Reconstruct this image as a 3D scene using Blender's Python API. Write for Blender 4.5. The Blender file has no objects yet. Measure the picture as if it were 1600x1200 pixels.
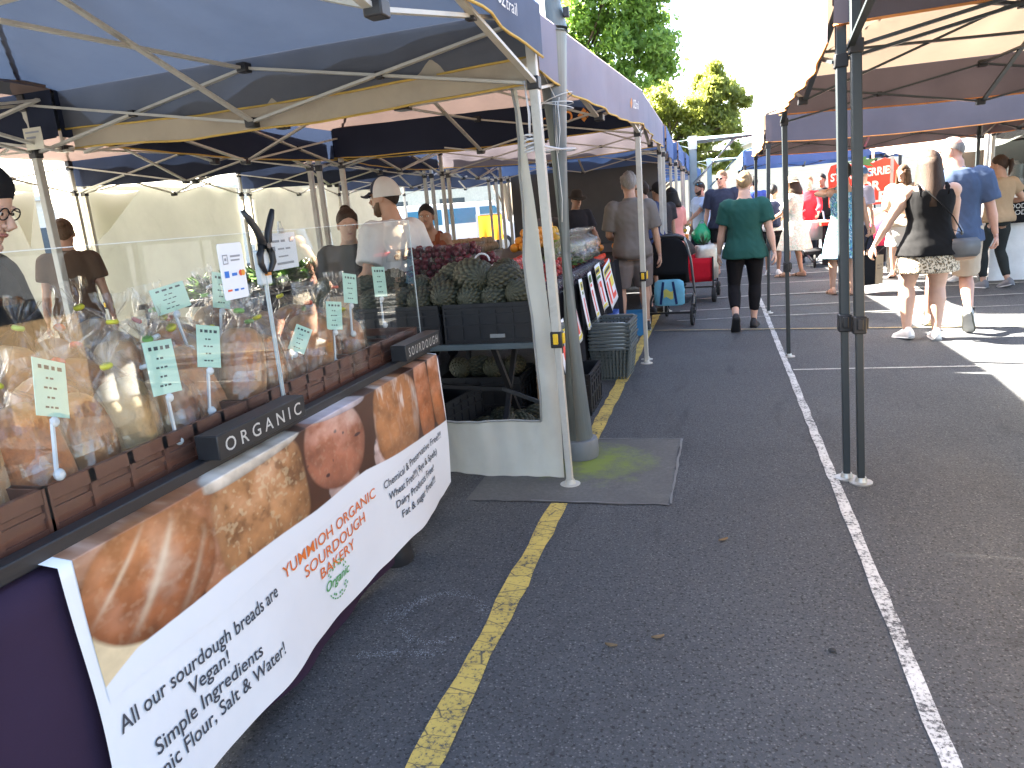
import bpy, math, random
import numpy as np
from mathutils import Vector, Matrix, noise as mnoise
random.seed(7)
SC = bpy.context.scene
COL = SC.collection
R = math.radians
PI = math.pi

# ------------------------------------------------------------------ camera, sky, sun, exposure
cam_d = bpy.data.cameras.new('camera'); cam = bpy.data.objects.new('camera', cam_d); COL.objects.link(cam); SC.camera = cam
cam_d.sensor_fit = 'HORIZONTAL'; cam_d.sensor_width = 36.0; cam_d.lens = 1150/1600*36.0
cam_d.clip_start = 0.05; cam_d.clip_end = 2000
CR = ((0.9619547, -0.0164405, -0.2727139), (0.2610553, -0.2390973, 0.9352447), (-0.0805811, -0.9708564, -0.2257089))
cam.matrix_world = Matrix(((CR[0][0], -CR[0][1], -CR[0][2], 0), (CR[1][0], -CR[1][1], -CR[1][2], 0), (CR[2][0], -CR[2][1], -CR[2][2], 1.45), (0, 0, 0, 1)))
SUN_DIR = Vector((-0.96, 0.27, 0.895)).normalized()      # towards the sun: low on the left, a little ahead
sun_el = math.asin(SUN_DIR.z); sun_az = math.atan2(SUN_DIR.x, SUN_DIR.y)
w = bpy.data.worlds.new('World'); SC.world = w; w.use_nodes = True
nt = w.node_tree; bg = nt.nodes['Background']
sky = nt.nodes.new('ShaderNodeTexSky'); sky.sky_type = 'NISHITA'; sky.sun_disc = False
sky.sun_elevation = sun_el; sky.sun_rotation = sun_az; sky.air_density = 1.0; sky.dust_density = 3.5; sky.ozone_density = 0.6
nt.links.new(sky.outputs[0], bg.inputs[0]); bg.inputs[1].default_value = 0.053
sun_d = bpy.data.lights.new('sun', 'SUN'); sun_d.energy = 5.0; sun_d.angle = R(0.53); sun_d.color = (1.0, 0.93, 0.80)
sun = bpy.data.objects.new('sun', sun_d); COL.objects.link(sun); sun.rotation_euler = SUN_DIR.to_track_quat('Z', 'Y').to_euler()
SC.view_settings.view_transform = 'Standard'; SC.view_settings.look = 'None'; SC.view_settings.gamma = 1.0
SC.view_settings.use_curve_mapping = False; SC.view_settings.exposure = 4.42
SC.cycles.max_bounces = 10; SC.cycles.transparent_max_bounces = 24; SC.cycles.diffuse_bounces = 4; SC.cycles.glossy_bounces = 4
SC.cycles.use_denoising = True
SC.cycles.caustics_reflective = False; SC.cycles.caustics_refractive = False

# ------------------------------------------------------------------ materials
MATS = {}
def _new(name):
    m = bpy.data.materials.new(name); m.use_nodes = True; t = m.node_tree
    return m, t, t.nodes['Principled BSDF'], t.nodes['Material Output']
def N(t, typ, **kw):
    n = t.nodes.new(typ)
    for k, v in kw.items():
        if k.startswith('i_'):
            key = k[2:]; key = int(key) if key.isdigit() else key.replace('_', ' ')
            n.inputs[key].default_value = v
        else: setattr(n, k, v)
    return n
def mixc(t, fac, a, b, mode='MIX'):
    n = t.nodes.new('ShaderNodeMix'); n.data_type = 'RGBA'; n.blend_type = mode
    for s, v in ((n.inputs[0], fac), (n.inputs[6], a), (n.inputs[7], b)):
        if hasattr(v, 'is_linked'): t.links.new(v, s)
        elif isinstance(v, (int, float)): s.default_value = v
        else: s.default_value = (*v, 1) if len(v) == 3 else v
    return n.outputs[2]
def ramp(t, src, stops):
    n = t.nodes.new('ShaderNodeValToRGB'); e = n.color_ramp.elements
    while len(e) < len(stops): e.new(0.5)
    for k, (p, c) in enumerate(stops):
        e[k].position = p; e[k].color = (c, c, c, 1) if isinstance(c, (int, float)) else (*c, 1)
    t.links.new(src, n.inputs[0]); return n.outputs[0]
def coords(t, kind='Object', scale=(1, 1, 1)):
    tc = t.nodes.new('ShaderNodeTexCoord'); mp = t.nodes.new('ShaderNodeMapping'); mp.inputs['Scale'].default_value = scale
    t.links.new(tc.outputs[kind], mp.inputs[0]); return mp.outputs[0]
def noise(t, vec, scale, detail=4, rough=.55, dist=0):
    n = N(t, 'ShaderNodeTexNoise', i_Scale=scale, i_Detail=detail, i_Roughness=rough, i_Distortion=dist)
    t.links.new(vec, n.inputs['Vector']); return n.outputs['Fac']
def bump(t, h, p, strength=.3, dist=.01):
    b = N(t, 'ShaderNodeBump', i_Strength=strength, i_Distance=dist); t.links.new(h, b.inputs['Height'])
    t.links.new(b.outputs[0], p.inputs['Normal']); return b.outputs[0]
def M(name, col, rough=.6, var=.18, scale=9., bmp=.15, bscale=None, metal=0., transl=0., tcol=None, stretch=(1, 1, 1), spec=.4, coat=0., dirt=0., sub=0.):
    """general procedural material: base colour with soft variation, grain relief, optional dirt and translucency"""
    if name in MATS: return MATS[name]
    m, t, p, out = _new(name)
    v = coords(t, 'Object', stretch)
    n1 = noise(t, v, scale, 5, .6); n2 = noise(t, v, scale*.17+.4, 3, .5)
    c = mixc(t, ramp(t, n1, [(.25, 0.), (.75, 1.)]), tuple(max(0, x*(1-var)) for x in col), tuple(min(1, x*(1+var)) for x in col))
    c = mixc(t, ramp(t, n2, [(.35, 0.), (.7, .5)]), c, tuple(x*(1-var*.8) for x in col))
    if dirt: c = mixc(t, ramp(t, noise(t, v, scale*.5, 6, .7, .6), [(.52, 0.), (.75, dirt)]), c, (.16, .14, .11))
    t.links.new(c, p.inputs['Base Color'])
    p.inputs['Roughness'].default_value = rough; p.inputs['Metallic'].default_value = metal
    p.inputs['Specular IOR Level'].default_value = spec; p.inputs['Coat Weight'].default_value = coat
    if sub: p.inputs['Subsurface Weight'].default_value = sub; p.inputs['Subsurface Radius'].default_value = (.012, .005, .003)
    if bmp: bump(t, noise(t, v, bscale or scale*6, 4, .6), p, bmp, .004)
    if transl:
        tr = t.nodes.new('ShaderNodeBsdfTranslucent'); tr.inputs[0].default_value = (*(tcol or col), 1)
        mx = t.nodes.new('ShaderNodeMixShader'); mx.inputs[0].default_value = transl
        t.links.new(p.outputs[0], mx.inputs[1]); t.links.new(tr.outputs[0], mx.inputs[2]); t.links.new(mx.outputs[0], out.inputs[0])
    MATS[name] = m; return m
def M_clear(name, tint=(.97, .98, .98), rough=.0, bmp=0., scale=30., base=.05, amp=1.0, veil=0.):
    """thin clear sheet: see-through with a Schlick reflection"""
    if name in MATS: return MATS[name]
    m, t, p, out = _new(name); t.nodes.remove(p)
    tr = t.nodes.new('ShaderNodeBsdfTransparent'); tr.inputs[0].default_value = (*tint, 1)
    gl = t.nodes.new('ShaderNodeBsdfGlossy'); gl.inputs['Roughness'].default_value = rough
    lw = t.nodes.new('ShaderNodeLayerWeight'); lw.inputs[0].default_value = .5
    pw = N(t, 'ShaderNodeMath', operation='POWER'); pw.inputs[1].default_value = 5.0
    ma = N(t, 'ShaderNodeMath', operation='MULTIPLY_ADD', use_clamp=True); ma.inputs[1].default_value = amp*(1-base); ma.inputs[2].default_value = base
    t.links.new(lw.outputs['Facing'], pw.inputs[0]); t.links.new(pw.outputs[0], ma.inputs[0])
    mx = t.nodes.new('ShaderNodeMixShader'); t.links.new(ma.outputs[0], mx.inputs[0]); t.links.new(tr.outputs[0], mx.inputs[1]); t.links.new(gl.outputs[0], mx.inputs[2])
    if bmp:
        b = N(t, 'ShaderNodeBump', i_Strength=bmp, i_Distance=.02)
        h = noise(t, coords(t, 'Object', (1, 1, .45)), scale, 4, .6, 1.2); t.links.new(h, b.inputs['Height'])
        t.links.new(b.outputs[0], gl.inputs['Normal']); t.links.new(b.outputs[0], lw.inputs['Normal'])
    last = mx.outputs[0]
    if veil:
        df = t.nodes.new('ShaderNodeBsdfDiffuse'); df.inputs[0].default_value = (.8, .8, .8, 1)
        m2 = t.nodes.new('ShaderNodeMixShader'); m2.inputs[0].default_value = veil
        t.links.new(last, m2.inputs[1]); t.links.new(df.outputs[0], m2.inputs[2]); last = m2.outputs[0]
    t.links.new(last, out.inputs[0]); MATS[name] = m; return m
def M_pattern(name, cols, scale, rough=.75, kind='floral', transl=0.):
    if name in MATS: return MATS[name]
    m, t, p, out = _new(name); v = coords(t, 'Object')
    if kind == 'leopard':
        vo = N(t, 'ShaderNodeTexVoronoi', i_Scale=scale, i_Randomness=.9)
        nn = N(t, 'ShaderNodeTexNoise', i_Scale=scale*1.3, i_Detail=3); t.links.new(v, nn.inputs['Vector'])
        ad = N(t, 'ShaderNodeVectorMath', operation='MULTIPLY_ADD'); ad.inputs[1].default_value = (.04, .04, .04)
        t.links.new(nn.outputs['Color'], ad.inputs[0]); t.links.new(v, ad.inputs[2]); t.links.new(ad.outputs[0], vo.inputs['Vector'])
        ring = ramp(t, vo.outputs['Distance'], [(.0, (.42, .27, .12)), (.20, (.42, .27, .12)), (.24, (.02, .016, .012)), (.44, (.02, .016, .012)), (.50, cols[0])])
        t.links.new(ring, p.inputs['Base Color'])
    else:
        c = cols[0]
        for k, cc in enumerate(cols[1:]):
            vv = coords(t, 'Object', (1+.2*k, 1-.1*k, 1.1)); mp = vv.node; mp.inputs['Location'].default_value = (k*3.1, k*1.7, k*2.3)
            c = mixc(t, ramp(t, noise(t, vv, scale*(1+.25*k), 3, .6, 1.0), [(.50, 0.), (.58, 1.)]), c, cc)
        t.links.new(c, p.inputs['Base Color'])
    p.inputs['Roughness'].default_value = rough
    MATS[name] = m; return m
def skin(name, col): return M('skin_' + name, col, .5, .10, 14, .08, 120, sub=.12)

# ------------------------------------------------------------------ geometry helpers
def basis(d, up=Vector((0, 0, 1))):
    d = d.normalized(); s = d.cross(up)
    if s.length < 1e-4: s = d.cross(Vector((0, 1, 0)))
    s.normalize(); return d, s, s.cross(d).normalized()
class G:
    def __init__(s): s.v = []; s.f = []; s.uv = None
    def add(s, vs, fs):
        o = len(s.v); s.v.extend([tuple(x) for x in vs]); s.f.extend([tuple(i+o for i in f) for f in fs]); return s
    def box(s, c, d, rz=0, m=None):
        x, y, z = (d[0]/2, d[1]/2, d[2]/2); c = Vector(c)
        vs = [Vector((a*x, b*y, e*z)) for a in (-1, 1) for b in (-1, 1) for e in (-1, 1)]
        rm = m if m is not None else Matrix.Rotation(rz, 3, 'Z')
        return s.add([rm @ v + c for v in vs], [(0, 1, 3, 2), (4, 6, 7, 5), (0, 4, 5, 1), (2, 3, 7, 6), (0, 2, 6, 4), (1, 5, 7, 3)])
    def bar(s, p, q, a=.025, b=None, up=Vector((0, 0, 1))):
        p, q = Vector(p), Vector(q); b = b or a; d, x, y = basis(q-p, up)
        r = [x*a/2+y*b/2, -x*a/2+y*b/2, -x*a/2-y*b/2, x*a/2-y*b/2]
        return s.loft([[p+k for k in r], [q+k for k in r]])
    def loft(s, rings, cap=True, closed=True):
        n = len(rings[0]); vs = [p for r in rings for p in r]; fs = []
        for i in range(len(rings)-1):
            for j in range(n if closed else n-1):
                k = (j+1) % n; fs.append((i*n+j, i*n+k, (i+1)*n+k, (i+1)*n+j))
        if cap and closed:
            fs.append(tuple(range(n))[::-1]); o = (len(rings)-1)*n; fs.append(tuple(range(o, o+n)))
        return s.add(vs, fs)
    def tube(s, pts, rad, n=10, cap=True):
        pts = [Vector(p) for p in pts]; rad = rad if isinstance(rad, list) else [rad]*len(pts)
        rings = []; up = None
        for i, p in enumerate(pts):
            d = (pts[min(i+1, len(pts)-1)]-pts[max(i-1, 0)]).normalized()
            if up is None: _, x, y = basis(d)
            else:
                x = (up - d*up.dot(d)); x = x.normalized() if x.length > 1e-5 else basis(d)[1]; y = d.cross(x)
            up = x; r = rad[i]; ra, rb = r if isinstance(r, tuple) else (r, r)
            rings.append([p + x*ra*math.cos(2*PI*k/n) + y*rb*math.sin(2*PI*k/n) for k in range(n)])
        return s.loft(rings, cap)
    def cyl(s, p, q, r, n=14, r2=None): return s.tube([p, q], [r, r if r2 is None else r2], n)
    def ell(s, c, r, nu=14, nv=9, m=None):
        c = Vector(c); r = r if hasattr(r, '__len__') else (r, r, r); rm = m or Matrix.Identity(3); vs = [rm @ Vector((0, 0, -r[2])) + c]; fs = []
        for i in range(1, nv):
            th = PI*i/nv
            for j in range(nu):
                ph = 2*PI*j/nu; vs.append(rm @ Vector((r[0]*math.sin(th)*math.cos(ph), r[1]*math.sin(th)*math.sin(ph), -r[2]*math.cos(th))) + c)
        vs.append(rm @ Vector((0, 0, r[2])) + c); T = len(vs)-1
        for j in range(nu):
            k = (j+1) % nu; fs.append((0, 1+k, 1+j)); o = 1+(nv-2)*nu; fs.append((T, o+j, o+k))
            for i in range(nv-2): a = 1+i*nu; fs.append((a+j, a+k, a+nu+k, a+nu+j))
        return s.add(vs, fs)
    def lathe(s, prof, c=(0, 0, 0), n=20, cap=True):
        c = Vector(c); return s.loft([[c+Vector((r*math.cos(2*PI*k/n), r*math.sin(2*PI*k/n), z)) for k in range(n)] for r, z in prof], cap)
    def grid(s, fn, nu, nv, uv=False):
        o = len(s.v)
        vs = [fn(i/nu, j/nv) for j in range(nv+1) for i in range(nu+1)]; w_ = nu+1
        s.add(vs, [(j*w_+i, j*w_+i+1, (j+1)*w_+i+1, (j+1)*w_+i) for j in range(nv) for i in range(nu)]); return s
    def mesh(s, name, mat, smooth=35):
        me = bpy.data.meshes.new(name); me.from_pydata([tuple(x) for x in s.v], [], s.f)
        if mat: me.materials.append(mat)
        if smooth:
            me.polygons.foreach_set('use_smooth', [True]*len(me.polygons))
            if smooth < 180: me.set_sharp_from_angle(angle=R(smooth))
        me.update(); return me
    def build(s, name, mat, parent=None, smooth=35, loc=None, rz=None, bevel=0, solid=0):
        o = bpy.data.objects.new(name, s.mesh(name, mat, smooth)); COL.objects.link(o)
        if parent: o.parent = parent
        if loc is not None: o.location = loc
        if rz is not None: o.rotation_euler = (0, 0, rz)
        if solid: md = o.modifiers.new('solid', 'SOLIDIFY'); md.thickness = solid
        if bevel: md = o.modifiers.new('bevel', 'BEVEL'); md.width = bevel; md.segments = 2; md.limit_method = 'ANGLE'; md.angle_limit = R(40)
        return o
def tag(o, label, cat, group=None, kind=None):
    o['label'] = label; o['category'] = cat
    if group: o['group'] = group
    if kind: o['kind'] = kind
    return o
def thing(name, label, cat, loc=(0, 0, 0), rz=0., group=None):
    o = bpy.data.objects.new(name, None); COL.objects.link(o); o.empty_display_size = .1
    o.location = loc; o.rotation_euler = (0, 0, rz); return tag(o, label, cat, group)
def struct(o, kind='structure'): o['kind'] = kind; return o
KIDS = {}
def copy_tree(o, parent=None):
    c = o.copy(); COL.objects.link(c)
    if parent: c.parent = parent
    for ch in list(o.children): copy_tree(ch, c)
    return c
def dup(o, loc, rz=None, label=None, scale=None, rot=None):
    c = copy_tree(o); c.location = loc
    if rz is not None: c.rotation_euler = (0, 0, rz)
    if rot is not None: c.rotation_euler = rot
    if label: c['label'] = label
    if scale: c.scale = scale if hasattr(scale, '__len__') else (scale,)*3
    return c
ORD = ['first', 'second', 'third', 'fourth', 'fifth', 'sixth', 'seventh', 'eighth', 'ninth', 'tenth', 'eleventh', 'twelfth', 'thirteenth', 'fourteenth', 'fifteenth', 'sixteenth']
TXT = {}
def text_geo(s, size, align='LEFT', bold=0., shear=0., spacing=1.):
    """flat letter geometry of a string as (verts2d, faces)"""
    cu = bpy.data.curves.new('lettering', 'FONT'); cu.body = s; cu.size = size; cu.align_x = align; cu.offset = bold; cu.shear = shear
    cu.resolution_u = 3; cu.space_character = spacing
    ob = bpy.data.objects.new('lettering', cu); me = bpy.data.meshes.new_from_object(ob)
    vs = [(v.co.x, v.co.y) for v in me.vertices]; fs = [tuple(p.vertices) for p in me.polygons]
    bpy.data.objects.remove(ob); bpy.data.curves.remove(cu); bpy.data.meshes.remove(me); return vs, fs
def text_fit(s, width, height, bold=0., shear=0.):
    vs, fs = text_geo(s, 1., 'LEFT', bold, shear)
    x0 = min(v[0] for v in vs); x1 = max(v[0] for v in vs)
    k = width/(x1-x0); return [((x-x0)*k, y*height/.7) for x, y in vs], fs
def put_text(s, width, height, fn, mat, parent, bold=0., shear=0., name='lettering'):
    vs, fs = text_fit(s, width, height, bold, shear)
    g = G(); g.add([fn(x, y) for x, y in vs], fs); return g.build(name, mat, parent, smooth=0)
def fbm(p, s=1.): return mnoise.noise(Vector(p)*s)

# ------------------------------------------------------------------ people
JOBS = []      # (object, voxel, smooth iterations, wrinkle amplitude, extra geometry)
def two_bone(a, b, l1, l2, hint):
    d = b-a; L = d.length; mx = (l1+l2)*.999
    if L > mx: b = a + d*(mx/L); d = b-a; L = mx
    x = (l1*l1-l2*l2+L*L)/(2*L); h = math.sqrt(max(0, l1*l1-x*x)); u = d.normalized()
    p = hint - u*hint.dot(u); p = p.normalized() if p.length > 1e-5 else basis(u)[1]
    return a+u*x+p*h, b
def lerp(a, b, t): return a+(b-a)*t
def hand_geo(g, wrist, a, n, s, curl, side):
    """palm, four fingers and a thumb; a = along the hand, n = palm normal"""
    a = a.normalized(); n = (n-a*n.dot(a)).normalized(); x = a.cross(n)*side
    rings = []
    for t, hw, th in ((-.01, .024, .02), (.02, .034, .018), (.055, .042, .016), (.085, .041, .013), (.095, .036, .01)):
        c = wrist+a*t*s; rings.append([c + x*hw*s*math.cos(2*PI*k/10) + n*th*s*math.sin(2*PI*k/10) for k in range(10)])
    g.loft(rings)
    for i, (off, L, r) in enumerate(((.030, .070, .0088), (.010, .079, .009), (-.010, .073, .0086), (-.029, .057, .0078))):
        p = wrist + a*.085*s + x*off*s; pts = [p-a*.02*s, p]; ang = 0; d = a
        for seg in (.42, .32, .26):
            ang += curl*(.75 if seg == .42 else 1.); d = a*math.cos(ang)+n*math.sin(ang); d = (d + x*off*1.2).normalized()
            p = p+d*L*seg*s; pts.append(p)
        g.tube(pts, [r*s*1.0, r*s*1.05, r*s, r*s*.92, r*s*.7], 7)
    p = wrist+a*.025*s+x*.03*s; d = (a*.62+x*.72+n*.25).normalized(); q = p+d*.045*s; e = (a*.9+x*.25+n*(.25+.4*curl)).normalized()
    g.tube([p-d*.02*s, p, q, q+e*.028*s, q+e*.045*s], [.013*s, .0125*s, .0105*s, .0098*s, .007*s], 7)
HEADSEC = [(-.128, .026, .03, .052), (-.116, .044, .052, .034), (-.08, .058, .078, .016), (-.045, .066, .088, .008), (-.01, .0705, .094, .002), (.03, .0745, .099, -.003), (.065, .072, .096, -.006), (.092, .061, .082, -.009), (.112, .042, .056, -.011), (.122, .018, .024, -.012)]
def person(name_label, loc, face, h=1.75, wid=1., belly=1., skinm=None, lean=0., twist=0., head=(0, 0), feet=None, hands=None, curl=(.5, .5), palm=None,
           top=None, bottom=None, shoes=None, hair=None, hat=None, glasses=None, vox=.013, female=False, group=None, elbow=None, beard=None, legw=1., props=None, footpitch=(0, 0), footyaw=(0, 0), shrug=0.):
    s = h/1.75; T = thing('person', name_label, 'person', loc, R(face), group)
    S = skinm; sh_w = (.172 if female else .192)*s*wid**.5; hip_w = .092*s*wid**.6
    P = Vector((0, 0, .945*s)); sp = Vector((0, math.sin(R(lean)), math.cos(R(lean))))
    tw = Matrix.Rotation(R(twist), 3, 'Z'); X = tw @ Vector((1, 0, 0)); F = (X.cross(sp)*-1).normalized(); F = sp.cross(X).normalized()
    def spine(z, x=0, y=0): return P + sp*z*s + X*x*s + F*y*s
    bust = .022 if female else .0
    SEC = [(-.13, .075, .08, 0), (-.07, .150*1.02, .112, -.012), (0, .165, .118, -.012), (.09, .148 if not female else .138, .104*belly, .006*belly), (.19, .145 if not female else .128, .102*belly, .008*belly),
           (.31, .165 if not female else .150, .112+bust*.5, bust*.6), (.40, .170 if not female else .150, .104, -.004), (.465, .135, .082, -.012), (.505, .080, .064, -.012), (.545, .058, .058, -.004), (.63, .054, .058, .012)]
    def torso(g, z0, z1, off, n=20, flare=0., bottom_off=0.):
        rings = []; zs = [z0] + [q[0] for q in SEC if z0+.02 < q[0] < z1-.01] + [z1]
        for z in zs:
            for k in range(len(SEC)-1):
                a, b = SEC[k], SEC[k+1]
                if a[0] <= z <= b[0] or k == len(SEC)-2 or (k == 0 and z < a[0]): break
            t = min(1, max(0, (z-a[0])/(b[0]-a[0]))); rx, ry, oy = (lerp(a[i], b[i], t) for i in (1, 2, 3))
            o = off + (flare*max(0, (.15-z)/.3) if z < .15 else 0)
            rx = rx*wid+o; ry = ry*(wid*.6+.4)+o
            rings.append([spine(z, rx*math.copysign(abs(math.cos(2*PI*k/n))**.9, math.cos(2*PI*k/n)), oy+ry*math.copysign(abs(math.sin(2*PI*k/n))**.9, math.sin(2*PI*k/n))) for k in range(n)])
        g.loft(rings)
    # joints
    shl = [spine(.435+shrug, k*sh_w/s, -.008) for k in (-1, 1)]; hip = [P + Vector((k*hip_w, 0, -.035*s)) for k in (-1, 1)]
    feet = feet or [(-.10, 0, .08), (.10, .02, .08)]
    ft = [Vector(q)*s for q in feet]; kn = []; an = []
    for k in (0, 1):
        j, e = two_bone(hip[k], ft[k], .425*s, .425*s, Vector((.12*(k*2-1), 1, .1))); kn.append(j); an.append(e)
    hands = hands or [(-.27, .04, .80), (.27, .04, .80)]
    el = []; wr = []
    for k in (0, 1):
        hint = Vector(elbow[k]) if elbow and elbow[k] else Vector((.45*(k*2-1), -1, -.2))
        j, e = two_bone(shl[k], Vector(hands[k])*s, .285*s, .25*s, hint); el.append(j); wr.append(e)
    ws = wid**.75
    # head frame
    hm = Matrix.Rotation(R(head[0]+twist), 3, 'Z') @ Matrix.Rotation(R(-head[1]), 3, 'X')
    hc = spine(.60, 0, .012) + hm @ Vector((0, .022, .078))*s
    def H(p): return hc + hm @ (Vector(p)*s)
    b = G(); torso(b, -.13, .60, 0)
    b.tube([spine(.50, 0, -.01), spine(.58, 0, .0), H((0, -.012, -.06))], [.06*s*ws, .055*s*ws**.5, .056*s*ws**.5], 12)
    b.loft([[H((rx*math.cos(2*PI*k/18), oy+ry*math.sin(2*PI*k/18), z)) for k in range(18)] for z, rx, ry, oy in HEADSEC])
    for k in (0, 1):
        sg = k*2-1
        b.ell(shl[k]-X*sg*.01, (.062*s*ws, .06*s*ws, .058*s*ws))
        b.tube([shl[k]-X*.02*sg, lerp(shl[k], el[k], .35), lerp(shl[k], el[k], .75), el[k], lerp(el[k], wr[k], .3), lerp(el[k], wr[k], .75), wr[k]],
               [.056*s*ws, .050*s*ws, .042*s*ws, .037*s*ws, .041*s*ws**.8, .030*s, .0245*s], 12)
        b.tube([hip[k]+Vector((0, 0, .04*s)), lerp(hip[k], kn[k], .3), lerp(hip[k], kn[k], .7), kn[k], lerp(kn[k], an[k], .28)-Vector((0, .012*s, 0)), lerp(kn[k], an[k], .65), an[k]-Vector((0, 0, .0))],
               [.090*s*ws, .082*s*ws*legw**.5, .062*s*ws*legw, .052*s*ws**.8*legw, .056*s*ws**.8*legw, .043*s*ws**.5*legw, .034*s*legw**.5], 14)
    ex = G()   # face relief, ears, hands: overlap the body surface, same mesh
    ex.tube([H((0, .088, .022)), H((0, .100, -.004)), H((0, .112, -.024)), H((0, .100, -.034)), H((0, .085, -.036))], [.008*s, .0105*s, .0155*s, .013*s, .006*s], 8)
    for k in (-1, 1):
        ex.ell(H((k*.074, -.004, -.008)), (.012*s, .021*s, .033*s), 8, 6, hm); ex.ell(H((k*.013, .096, -.029)), (.008*s, .011*s, .008*s), 6, 4, hm)
        ex.ell(H((k*.03, .082, .026)), (.024*s, .016*s, .007*s), 8, 5, hm)
    ex.ell(H((0, .078, -.105)), (.026*s, .022*s, .018*s), 8, 6, hm)
    for k in (0, 1):
        sg = k*2-1; a = (wr[k]-el[k]).normalized()
        n = Vector(palm[k]) if palm and palm[k] else Vector((-sg, .25, 0))
        hand_geo(ex, wr[k], (a + Vector((0, 0, -.25)) if a.z < -.3 else a), n, s*(.94 if female else 1.03), curl[k], -sg)
    barefoot = shoes and shoes.get('open')
    footR = []
    for k in (0, 1):
        fr = Matrix.Rotation(R(footyaw[k]+(-6 if k else 6)*1.), 3, 'Z') @ Matrix.Rotation(R(-footpitch[k]), 3, 'X'); footR.append(fr)
    def foot(g, k, off=0., sole=False, z0=-.08, cut=1.):
        rings = []
        for y, hw, zb, zt in ((-.078, .020, .014, .05), (-.066, .032, .004, .085), (-.03, .037, 0, .115), (.02, .037, .0, .105), (.07, .043, 0, .075), (.12, .047, 0, .055), (.165, .042, 0, .043), (.19, .026, .006, .03), (.2, .012, .012, .022)):
            hw += off; zt = (zt+off) if not sole else .022+off*.2; zb = zb-off if not sole else zb-off*.3
            pts = [(-hw, zb+.008), (-hw*.8, zb), (hw*.8, zb), (hw, zb+.008), (hw*.96, zt*.55), (hw*.6, zt*.92), (0, zt), (-hw*.6, zt*.92), (-hw*.96, zt*.55)]
            rings.append([an[k] + footR[k] @ (Vector((x, y, z+z0))*s) for x, z in pts])
        g.loft(rings)
    if barefoot:
        for k in (0, 1): foot(ex, k, -.004, z0=-.068)
    bo = b.build('body', S, T, 180); JOBS.append((bo, vox, 4, 0., ex))
    face_m = M('eye_white', (.75, .73, .70), .3, .02); dark = M('iris_dark', (.02, .015, .012), .2, .02)
    eg = G(); 
    for k in (-1, 1): eg.ell(H((k*.031, .0845, .008)), (.0135*s, .009*s, .007*s), 8, 6, hm)
    e_ = eg.build('eyes', face_m, T, 180)
    ig = G()
    for k in (-1, 1): ig.ell(H((k*.031, .0915, .008)), (.0058*s, .004*s, .0058*s), 7, 5, hm)
    ig.build('iris', dark, e_, 180)
    lg = G(); lg.tube([H((-.024, .088, -.062)), H((-.010, .097, -.058)), H((0, .0985, -.060)), H((.010, .097, -.058)), H((.024, .088, -.062))], [.003*s, .0058*s, .006*s, .0058*s, .003*s], 7)
    lg.build('lips', M('lips', (.36, .14, .11), .45, .1), T, 180)
    # trousers, shorts
    if bottom:
        kind = bottom['kind']; bm = bottom['mat']; off = bottom.get('loose', .014); L = bottom.get('len', 1.); g = G()
        if kind in ('shorts', 'trousers'):
            torso(g, -.12, bottom.get('waist', .07), off*.8)
            for k in (0, 1):
                full = [hip[k]+Vector((0, 0, .04*s)), lerp(hip[k], kn[k], .3), lerp(hip[k], kn[k], .7), kn[k], lerp(kn[k], an[k], .28)-Vector((0, .012*s, 0)), lerp(kn[k], an[k], .65), an[k]+Vector((0, 0, .02*s))]
                rr = [.092*ws, .085*ws, .066*ws, .056*ws**.8, .058*ws**.8, .046*ws**.5, .038]
                tt = [0, .15, .35, .5, .64, .82, 1.]; pts = []; rad = []
                for q, r_, t_ in zip(full, rr, tt):
                    if t_ <= L+1e-6: pts.append(q); rad.append((r_+off*(1+.5*t_ if kind == 'shorts' else 1))*s)
                if L < 1 and L not in tt:
                    for i in range(6):
                        if tt[i] < L < tt[i+1]:
                            u = (L-tt[i])/(tt[i+1]-tt[i]); pts.append(lerp(full[i], full[i+1], u)); rad.append((lerp(rr[i], rr[i+1], u)+off*(1+.5*L if kind == 'shorts' else 1))*s)
                g.tube(pts, rad, 16)
            nm = kind
        else:   # skirt hanging from the waist
            z1 = bottom.get('waist', .10); z0 = -bottom['drop']; rings = []; n = 28
            for i in range(7):
                t_ = i/6; z = lerp(z1, z0, t_); fl = bottom.get('flare', .05)*t_
                rx = lerp(.142, .168, min(1, t_*2.2))*wid+off+fl; ry = lerp(.106, .128, min(1, t_*2.2))*(wid*.6+.4)+off+fl*.8
                rings.append([P + Vector((rx*math.cos(2*PI*k/n)*(1+.05*t_*math.sin(5*2*PI*k/n)), -.008+ry*math.sin(2*PI*k/n)*(1+.05*t_*math.sin(6*2*PI*k/n+1)), z))*1 if False else P + Vector((rx*s*math.cos(2*PI*k/n)*(1+.05*t_*math.sin(5*2*PI*k/n)), s*(-.008+ry*math.sin(2*PI*k/n)*(1+.05*t_*math.sin(6*2*PI*k/n+1))), z*s)) for k in range(n)])
            g.loft(rings); nm = 'skirt'
        o = g.build(nm, bm, T, 180); JOBS.append((o, vox, 3, bottom.get('wr', .006), None))
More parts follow.
